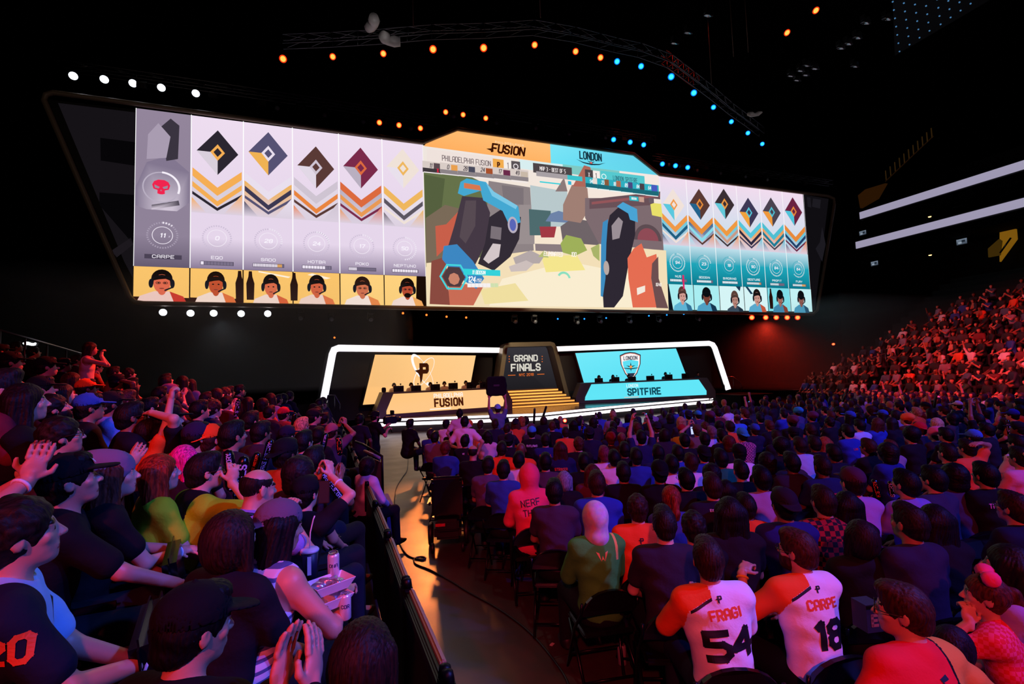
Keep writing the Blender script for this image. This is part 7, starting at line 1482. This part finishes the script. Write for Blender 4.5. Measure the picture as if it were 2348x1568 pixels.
stick(545, 1150, 560, 1045, 3.7, 'black stick with orange speckles lettered finals beside the tall one', 'FINALS', r=.042); stick(576, 1088, 592, 1036, 4.0, 'black stick lettered history standing against an orange sleeve', col=M_so); stick(598, 1086, 622, 1006, 4.6, 'slim black lettered stick just behind the orange sleeve')
stick(540, 958, 547, 915, 7.5, 'violet lettered stick upright far along the side stand', 'HISTORY', col=M_sp); stick(738, 1035, 748, 992, 5.5, 'black lettered stick upright near the barrier'); stick(780, 1045, 776, 998, 5.8, 'pinkish lettered stick leaning on the barrier', 'WATCH', col=M_so)
stick(788, 1150, 738, 1082, 3.9, 'black stick lettered make history held slanting down at the barrier', r=.04, up=-1); stick(672, 980, 676, 945, 7.4, 'thin lit stick upright beside the blond spectator', '')
stick(1332, 996, 1338, 960, 12.5, 'raised dark stick in the middle rows before the white stage edge'); stick(1372, 988, 1366, 945, 13.0, 'raised black stick with white lettering next to the clasped hands'); stick(1490, 978, 1485, 946, 13.6, 'raised violet stick lettered along its side', 'HISTORY'); stick(1224, 975, 1226, 935, 14.4, 'dark stick held upright in front of the steps', ''); stick(1240, 972, 1253, 930, 14.4, 'dark stick tilted in front of the steps', '')
stick(1535, 978, 1537, 935, 13.4, 'thin dark stick held upright under the cyan desk', ''); stick(1265, 1035, 1258, 992, 9.4, 'blue-lit stick beside the seagull jersey', ''); stick(1787, 1110, 1777, 1080, 7.0, 'black stick with pale lettering in mid crowd', 'HISTORY', r=.04); stick(2015, 1140, 2003, 1098, 5.8, 'black stick lettered history in orange before the lavender t-shirt', 'HISTORY', col=M_so, r=.04); stick(2048, 1140, 2040, 1102, 5.8, 'second black stick tilted before the lavender t-shirt', 'STORY', r=.035)
stick(2142, 935, 2148, 898, 15, 'dark stick raised near the far fence', ''); stick(1932, 922, 1944, 890, 16, 'dark stick raised slanting near the far fence', ''); stick(2316, 1000, 2310, 962, 9.5, 'black stick upright beside the ultramarine cap', 'HISTORY')

# ---------------------------------------------------------------- drinks, food, phones in the side stand
J = SG[1]['J']
can_thing(at_d(792, 1421, 2.2), np.eye(3), .78, 'white beer can lettered cor held by the spectator in stripes', 'e6dce8', '1c2a60', 'COR'); can_thing(at_d(765, 1322, 2.35), np.eye(3) @ rx3(.2), .82, 'white beer can lettered ona standing on top of the food trays', 'e6dce8', '1c2a60', 'ONA')
for k, (px, py, d, lab) in enumerate([(757, 1352, 2.25, 'upper white paper food tray with crumpled foil'), (752, 1390, 2.2, 'lower white paper food tray under the other one')]):
    c_ = at_d(px, py, d); t = thing('food_tray', lab, 'food tray', c_, .5, 'stacked paper food trays'); w_, l_ = .095, .065; mb = MB()
    mb.add([(-w_ * .7, -l_ * .7, 0), (w_ * .7, -l_ * .7, 0), (w_ * .7, l_ * .7, 0), (-w_ * .7, l_ * .7, 0), (-w_, -l_, .045), (w_, -l_, .045), (w_, l_, .045), (-w_, l_, .045)], [(3, 2, 1, 0), (0, 1, 5, 4), (1, 2, 6, 5), (2, 3, 7, 6), (3, 0, 4, 7)]); o_ = mb.build('tray', mat('white_card', 'd8d0dc', .7), t); md = o_.modifiers.new('s', 'SOLIDIFY'); md.thickness = .003
    v = Vox(V3(-.1, -.07, 0), V3(.1, .07, .09), .006); 
    for q in range(7): v.op(('e', V3(rr.uniform(-.06, .06), rr.uniform(-.035, .035), .03), (.035, .02, .02), rz3(rr.uniform(0, 3)) @ rx3(rr.uniform(-.5, .5))), .006)
    v.noise(.004, (90, 80, 100)); P_, Q_ = v.mesh('food'); setm(link('crumpled_foil' if k == 0 else 'food', raw_mesh('f', P_, Q_), t), mat('foil', 'b8b4c0', .25, .7) if k == 0 else mat('fried_food', 'a06038', .7))
c_ = at_d(710, 1262, 2.75); t = thing('drink_cup', 'large dark paper cup with white lid and bent straw in the side stand', 'cup', c_); MB().lathe([(.001, -.16), (.034, -.16), (.047, 0), (.001, 0)], n=20).build('cup_body', mat('cup_print', '141a3a', .5), t); MB().lathe([(.050, -.006), (.051, .004), (.044, .012), (.001, .012)], n=20).build('cup_lid', mat('white_lid', 'd8d4e0', .4), t); MB().tube([(0, 0, .01), (.004, .0, .10), (.02, .0, .17), (.028, 0, .19)], .004, 6).build('straw', mat('white_straw', 'e0d8e4', .5), t)
MB().box((.0, -.046, -.07), (.02, .004, .10)).build('cup_stripe', mat('pale_print', 'e6dfe8', .6), t)
def phone(p, label, facing, lit=None, s_=1.):
    t = thing('phone', label, 'phone', p); d = V3(*facing); d[2] *= .6; t.rotation_euler = (Vector(tuple(d))).to_track_quat('-Y', 'Z').to_euler(); t.scale = (s_,) * 3; MB().box((0, 0, 0), (.072, .008, .148), bev=.003).build('phone_body', M_dk, t)
    MB().box((0, -.0048, 0), (.064, .001, .136)).build('display', mat('phone_display_' + lit, lit, .3, emit=lit, es=1.2) if lit else M_box, t)
    return t
phone(at_d(743, 1128, 3.3), 'dark phone held up by the spectator in the black cap near the barrier', (-.2, -1, .2)); phone(at_d(1949, 1258, 3.9), 'phone with a bright yellow-white display held low by the chin-raised spectator', tuple(CP - at_d(1949, 1258, 3.9)), 'F0DFA0', 1.15); phone(at_d(1587, 987, 10.8), 'small lit phone held up by the one in a patterned cap', (0, -1, .1), 'B8C8D8', 1.2); phone(at_d(2138, 1004, 9.2), 'small phone with greenish lit display below the pink woolly hat', tuple(CP - at_d(2138, 1004, 9.2)), 'B8E0D0', 1.2)
# snack box lettered e between the jerseys
p = at_d(1988, 1408, 2.75); t = thing('snack_carton', 'open snack carton with pale letter blocks held beside the red jersey', 'carton', p, -.2); MB().box((0, 0, 0), (.10, .10, .15)).build('carton_body', mat('carton_card', '3a2a34', .6), t); MB().add([(-.05, -.052, .075), (.05, -.052, .075), (.07, -.075, .09), (-.07, -.075, .09)], [(0, 1, 2, 3)]).build('carton_flap', mat('carton_flap', 'a0b8e0', .6), t)
mb = MB()
for q in text_quads('E', .07, 1.4, .7): mb.add([(x, -.0515, y - .045) for x, y in q], [(0, 1, 2, 3)])
mb.build('carton_lettering', mat('carton_print', 'e06a50', .6), t)

# ---------------------------------------------------------------- people of the stage and the aisle
def other(px, py, zf, sp, head, label, sc=1., h=.014, **k):
    J = skeleton(sp); P = at_z(px, py, zf + J['H'][2] * sc); f_ = figure(sp, h); off = rz3(math.radians(-head)) @ np.array([J['H'][0], J['H'][1], 0]) * sc
    t = person(f_, (P[0] - off[0], P[1] - off[1], zf), head, label, None, scale=sc, **k); return t, f_, P
ST_SP = dict(stand=True, lean=2, L=(-.22, .12, .98), R=(.22, .12, .98))
def at_desk(D, px, py, sp, head, label, back, zf, **k):
    t, a, n, d = D; p = at_pl(px, py, a - n * back, n); J = skeleton(sp); f_ = figure(sp, .017); sc = max(.6, (p[2] - zf) / J['H'][2]) if sp.get('stand') else 1.0
    return person(f_, (p[0], p[1], p[2] - J['H'][2] * sc), head, label, 'people behind the desks', scale=sc, **k)
SEAT = dict(lean=8, L=(-.16, .38, .80), R=(.16, .38, .80))
HS = MB().tube([(.092 * math.cos(a), -.01, .02 + .115 * math.sin(a)) for a in np.linspace(.1, math.pi - .1, 10)], .009, 5).lathe([(.001, -.02), (.035, -.015), (.035, .015), (.001, .02)], c=(.088, -.005, .0), R=ry3(1.57), n=10).lathe([(.001, -.02), (.035, -.015), (.035, .015), (.001, .02)], c=(-.088, -.005, .0), R=ry3(1.57), n=10).mesh('headset'); HS.materials.append(None)
def headset(t, sp): J = skeleton(sp); setm(link('headset', HS, t, local_M(J)), M_dk)
pl = []
for i, (px, py) in enumerate([(903, 884), (942, 883), (986, 882), (1018, 880), (1067, 878), (1101, 877)]):
    t = at_desk(D1, px, py, SEAT, 180, f'player with headset in white jersey at the orange desk, {ordw(i+1)} from the pale end', 1.15, ST, shirt='e8dcd4', hair=('short', '1a100c')); headset(t, SEAT)
for i, (px, py) in enumerate([(1372, 865), (1404, 864), (1440, 863), (1524, 858), (1564, 855), (1598, 857)]):
    t = at_desk(D2, px, py, SEAT, 190, f'player with headset in dark jersey at the cyan desk, {ordw(i+1)} from the steps', 1.15, ST, shirt='1a3a4a', hair=('short', '0e0c0c')); headset(t, SEAT)
at_desk(D1, 942, 872, ST_SP, 170, 'staff member standing behind the players at the orange desk', 1.9, ST, shirt='2a1c16', hair=('short', '1a100c')); at_desk(D2, 1478, 853, ST_SP, 200, 'staff member standing behind the players at the cyan desk', 1.9, ST, shirt='1c2a30', hair=('short', '1a100c'))
# raised sign in front of the stage
UPS = dict(stand=True, L=(-.22, .10, 1.95), R=(.22, .10, 1.95), hdL=(0, 0, 1), hdR=(0, 0, 1), curlL=.6, curlR=.6)
t, f_, P = other(1141, 938, 0, UPS, 10, 'person in a light blue cap holding a dark folded jersey overhead before the stage', 1.0, shirt='5a6a8a', hair=('short', '2a1c18'), hat=('capb', '7ab0e0'), skin='b97f68')
o_ = P + V3(0, .06, .62); sg = thing('held_up_bag', 'dark square bag held high over a light blue cap before the stage', 'bag', o_, -.15); v = Vox(V3(-.35, -.1, -.3), V3(.35, .1, .3), .012); v.op(('e', V3(0, 0, .0), (.30, .05, .27), None), .01)
for s_ in (-1, 1): v.op(('c', V3(s_ * .16, 0, .16), V3(s_ * .17, 0, -.16), .11, .11), .02); v.op(('c', V3(-.17, 0, s_ * .16), V3(.17, 0, s_ * .16), .10, .10), .02)
v.op(('e', V3(0, .16, 0), (.5, .11, .5), None), .01, True); v.op(('e', V3(0, -.16, 0), (.5, .11, .5), None), .01, True); P_, Q_ = v.mesh('bag'); setm(link('bag_cloth', raw_mesh('bag', P_, Q_), sg), cloth('140f12')); MB().box((0, -.056, .02), (.16, .004, .05)).build('bag_print', mat('dull_print', '3a2e30', .7), sg)
other(1054, 949, 0, dict(ST_SP, ph=2), 15, 'person standing in a pale t-shirt before the orange desk', 1.0, shirt='c8b0c0', hair=('short', '0e0b0c'))
other(1066, 968, 0, dict(stand=True, lean=4, L=(-.2, .2, 1.1), R=(.26, -.02, 1.02)), 25, 'person standing in a loose white t-shirt, hand on hip, before the orange desk', 1.0, shirt='dccadc', hair=('short', '0e0b0c'))
CAMS = dict(stand=True, lean=4, L=(.06, .30, 1.38), R=(.16, .28, 1.30), hdL=(.1, .5, .5), hdR=(-.1, .5, .3), curlL=1.2, curlR=1.2)
t, f_, P = other(861, 955, 0, CAMS, 62, 'camera operator in black with backward cap on the aisle', 1.02, h=.011, shirt='0e0d11', hair=('short', '120c0c'), hat=('capb', '0c0b10'), skin='c08a74', beard=True)
c_ = P + rz3(math.radians(-62)) @ V3(.02, .34, -.12); t = thing('video_camera', 'shoulder video camera with small monitor held by the operator in black', 'camera', c_, math.radians(-62)); MB().box((0, .05, 0), (.14, .34, .18), bev=.02).build('camera_body', M_dk, t); MB().lathe([(.001, 0), (.05, 0), (.06, .12), (.052, .13), (.001, .12)], c=(0, .22, 0), R=rx3(-1.57), n=12).build('lens', M_dkm, t); MB().box((.02, .1, .18), (.15, .03, .11), bev=.008).build('monitor', M_dk, t); MB().tube([(0, .1, .08), (.01, .1, .14)], .01, 5).tube([(0, -.1, .09), (0, -.05, .14), (0, .08, .12)], .012, 5).build('handle', M_dk, t); MB().tube([(0, 0, -.09), (.06, .06, -.30)], .012, 5).build('grip', M_dkm, t)
other(826, 962, 0, dict(ST_SP, ph=1), 40, 'dark silhouette of a crew member with a lanyard behind the camera operator', 1.02, shirt='17182a', hair=('messy', '0e0b0c'), skin='5a3a30')
other(941, 972, .2, dict(lean=10), 50, 'seated silhouette of a person against the white stage edge', 1.0, shirt='0d0c10', hair=('short', '0e0b0c'), skin='3a2820')
# steward on the low platform beside the barrier, with its guard rail
pc = at_z(862, 1160, .5); tag(MB().box((0, 0, -.25), (.75, 1.3, .5), rz=0, bev=.01).build('low_platform', mat('platform_carpet', '5a4a80', .8)), 'low violet-lit platform box beside the aisle barrier', 'platform').location = tuple(pc + V3(-.1, .15, 0))
other(845, 1068, .08, dict(lean=8, sleeve=1.9), 55, 'steward with dark bushy hair in a white shirt seated on the low platform', 1.0, h=.011, shirt='c8b8dc', hair=('curly', '1a1014'), skin='6a4030')
gr = thing('guard_rail', 'black tubular guard rail with violet-lit panel around the low platform', 'guard rail', at_z(878, 1135, .5)); o = V3(*gr.location); G_ = [at_z(878, 1140, .5) - o, at_z(876, 1046, 1.25) - o + 0, at_z(832, 1018, 1.35) - o, at_z(815, 1012, 1.35) - o]
MB().tube(G_, .022, 8).build('rail', M_dkm, gr); MB().tube([at_z(871, 1050, 1.15) - o, at_z(836, 1034, 1.2) - o], .03, 8).build('padded_bar', mat('grey_pad', '9a8090', .5), gr)
q = [at_z(874, 1060, 1.1) - o, at_z(842, 1045, 1.1) - o]; MB().prism([q[0], q[1], q[1] - (0, 0, .65), q[0] - (0, 0, .65)], (.01, .02, 0)).build('infill_panel', mat('violet_mesh', '5a4a78', .5), gr)
# power wheelchair at the end of the floor rows
wr = at_z(1021, 1056, 1.25) * V3(1, 1, 0); wc = thing('power_wheelchair', 'black power wheelchair with high back at the aisle end of the floor rows', 'wheelchair', wr + V3(0, -.12, 0), -.25)
MB().box((0, .02, .46), (.46, .46, .08), bev=.03).build('seat', M_ch, wc); MB().box((0, -.25, .78), (.46, .08, .62), R=rx3(.1), bev=.05).build('backrest', M_ch, wc); MB().box((0, -.02, .27), (.40, .60, .20), bev=.04).build('motor_base', M_dk, wc)
for s_ in (-1, 1):
    wl = MB().lathe([(.001, -.035), (.15, -.035), (.17, -.02), (.17, .02), (.15, .035), (.001, .035)], c=(s_ * .27, .02, .17), R=ry3(1.57), n=20).build('drive_wheel', M_dk, wc); MB().lathe([(.001, -.04), (.07, -.038), (.07, .038), (.001, .04)], c=(s_ * .27, .02, .17), R=ry3(1.57), n=12).build('hub', mat('red_hub', '7a2020', .4), wl)
    MB().lathe([(.001, -.02), (.07, -.02), (.075, 0), (.07, .02), (.001, .02)], c=(s_ * .22, -.34, .075), R=ry3(1.57), n=14).build('caster', M_dk, wc); MB().box((s_ * .27, .02, .66), (.07, .36, .05), bev=.02).build('armrest', M_ch, wc)
MB().box((0, -.36, .40), (.34, .10, .16), bev=.03).build('rear_shroud', M_dk, wc); MB().box((-.1, -.415, .42), (.14, .01, .04)).build('red_reflector', mat('reflector_red', 'c02028', .3), wc); MB().tube([(-.2, -.30, 1.0), (-.2, -.40, 1.02)], .015, 6).tube([(.2, -.30, 1.0), (.2, -.40, 1.02)], .015, 6).build('push_handles', M_dk, wc)
tb = thing('side_table', 'small dark table at the end of the rows carrying a white folded poster', 'table', at_z(1066, 1120, .6) * V3(1, 1, 0)); MB().box((0, 0, .58), (.5, .34, .04), bev=.01).build('table_top', M_dk, tb)
for sx in (-1, 1):
    for sy in (-1, 1): MB().box((sx * .21, sy * .14, .28), (.03, .03, .56)).build('leg', M_dk, tb)
po = thing('folded_poster', 'white folded poster with an orange corner lying on the small dark table', 'poster', V3(*tb.location) + V3(0, 0, .605), .2); MB().box((0, 0, .006), (.44, .24, .008)).build('sheet', mat('poster_paper', 'd8cce0', .6), po); MB().box((.17, .02, .012), (.10, .20, .003)).build('orange_corner', mat('poster_orange', 'd8702a', .6), po)
# haze lit by the lamps under both screen corners
def haze(lo, hi, dens, name):
    m_ = bpy.data.materials.new('haze'); m_.use_nodes = True; nt = m_.node_tree; nt.nodes.remove(nt.nodes['Principled BSDF']); v_ = nt.nodes.new('ShaderNodeVolumeScatter'); v_.inputs['Density'].default_value = dens; v_.inputs['Anisotropy'].default_value = .3; nt.links.new(v_.outputs[0], nt.nodes['Material Output'].inputs['Volume'])
    lo, hi = np.array(lo), np.array(hi); return tag(MB().box((lo + hi) / 2, hi - lo).build(name, m_), None, None, None, 'stuff')

haze((24.5, 17.5, 1.0), (37, 30, 6.2), .022, 'red_lit_haze'); spot('haze_red', at_y(1765, 728, LY) + V3(0, .2, -.3), at_y(1745, 900, LY), (1, .04, .02), 1300, 160, 1.0, .3)
haze((-10, 17, 2.2), (2.5, 30, 6.2), .012, 'pale_haze'); spot('haze_white', at_y(500, 718, LY) + V3(0, .2, -.3), at_y(560, 900, LY), (.8, .9, 1), 90, 160, 1.0, .3)
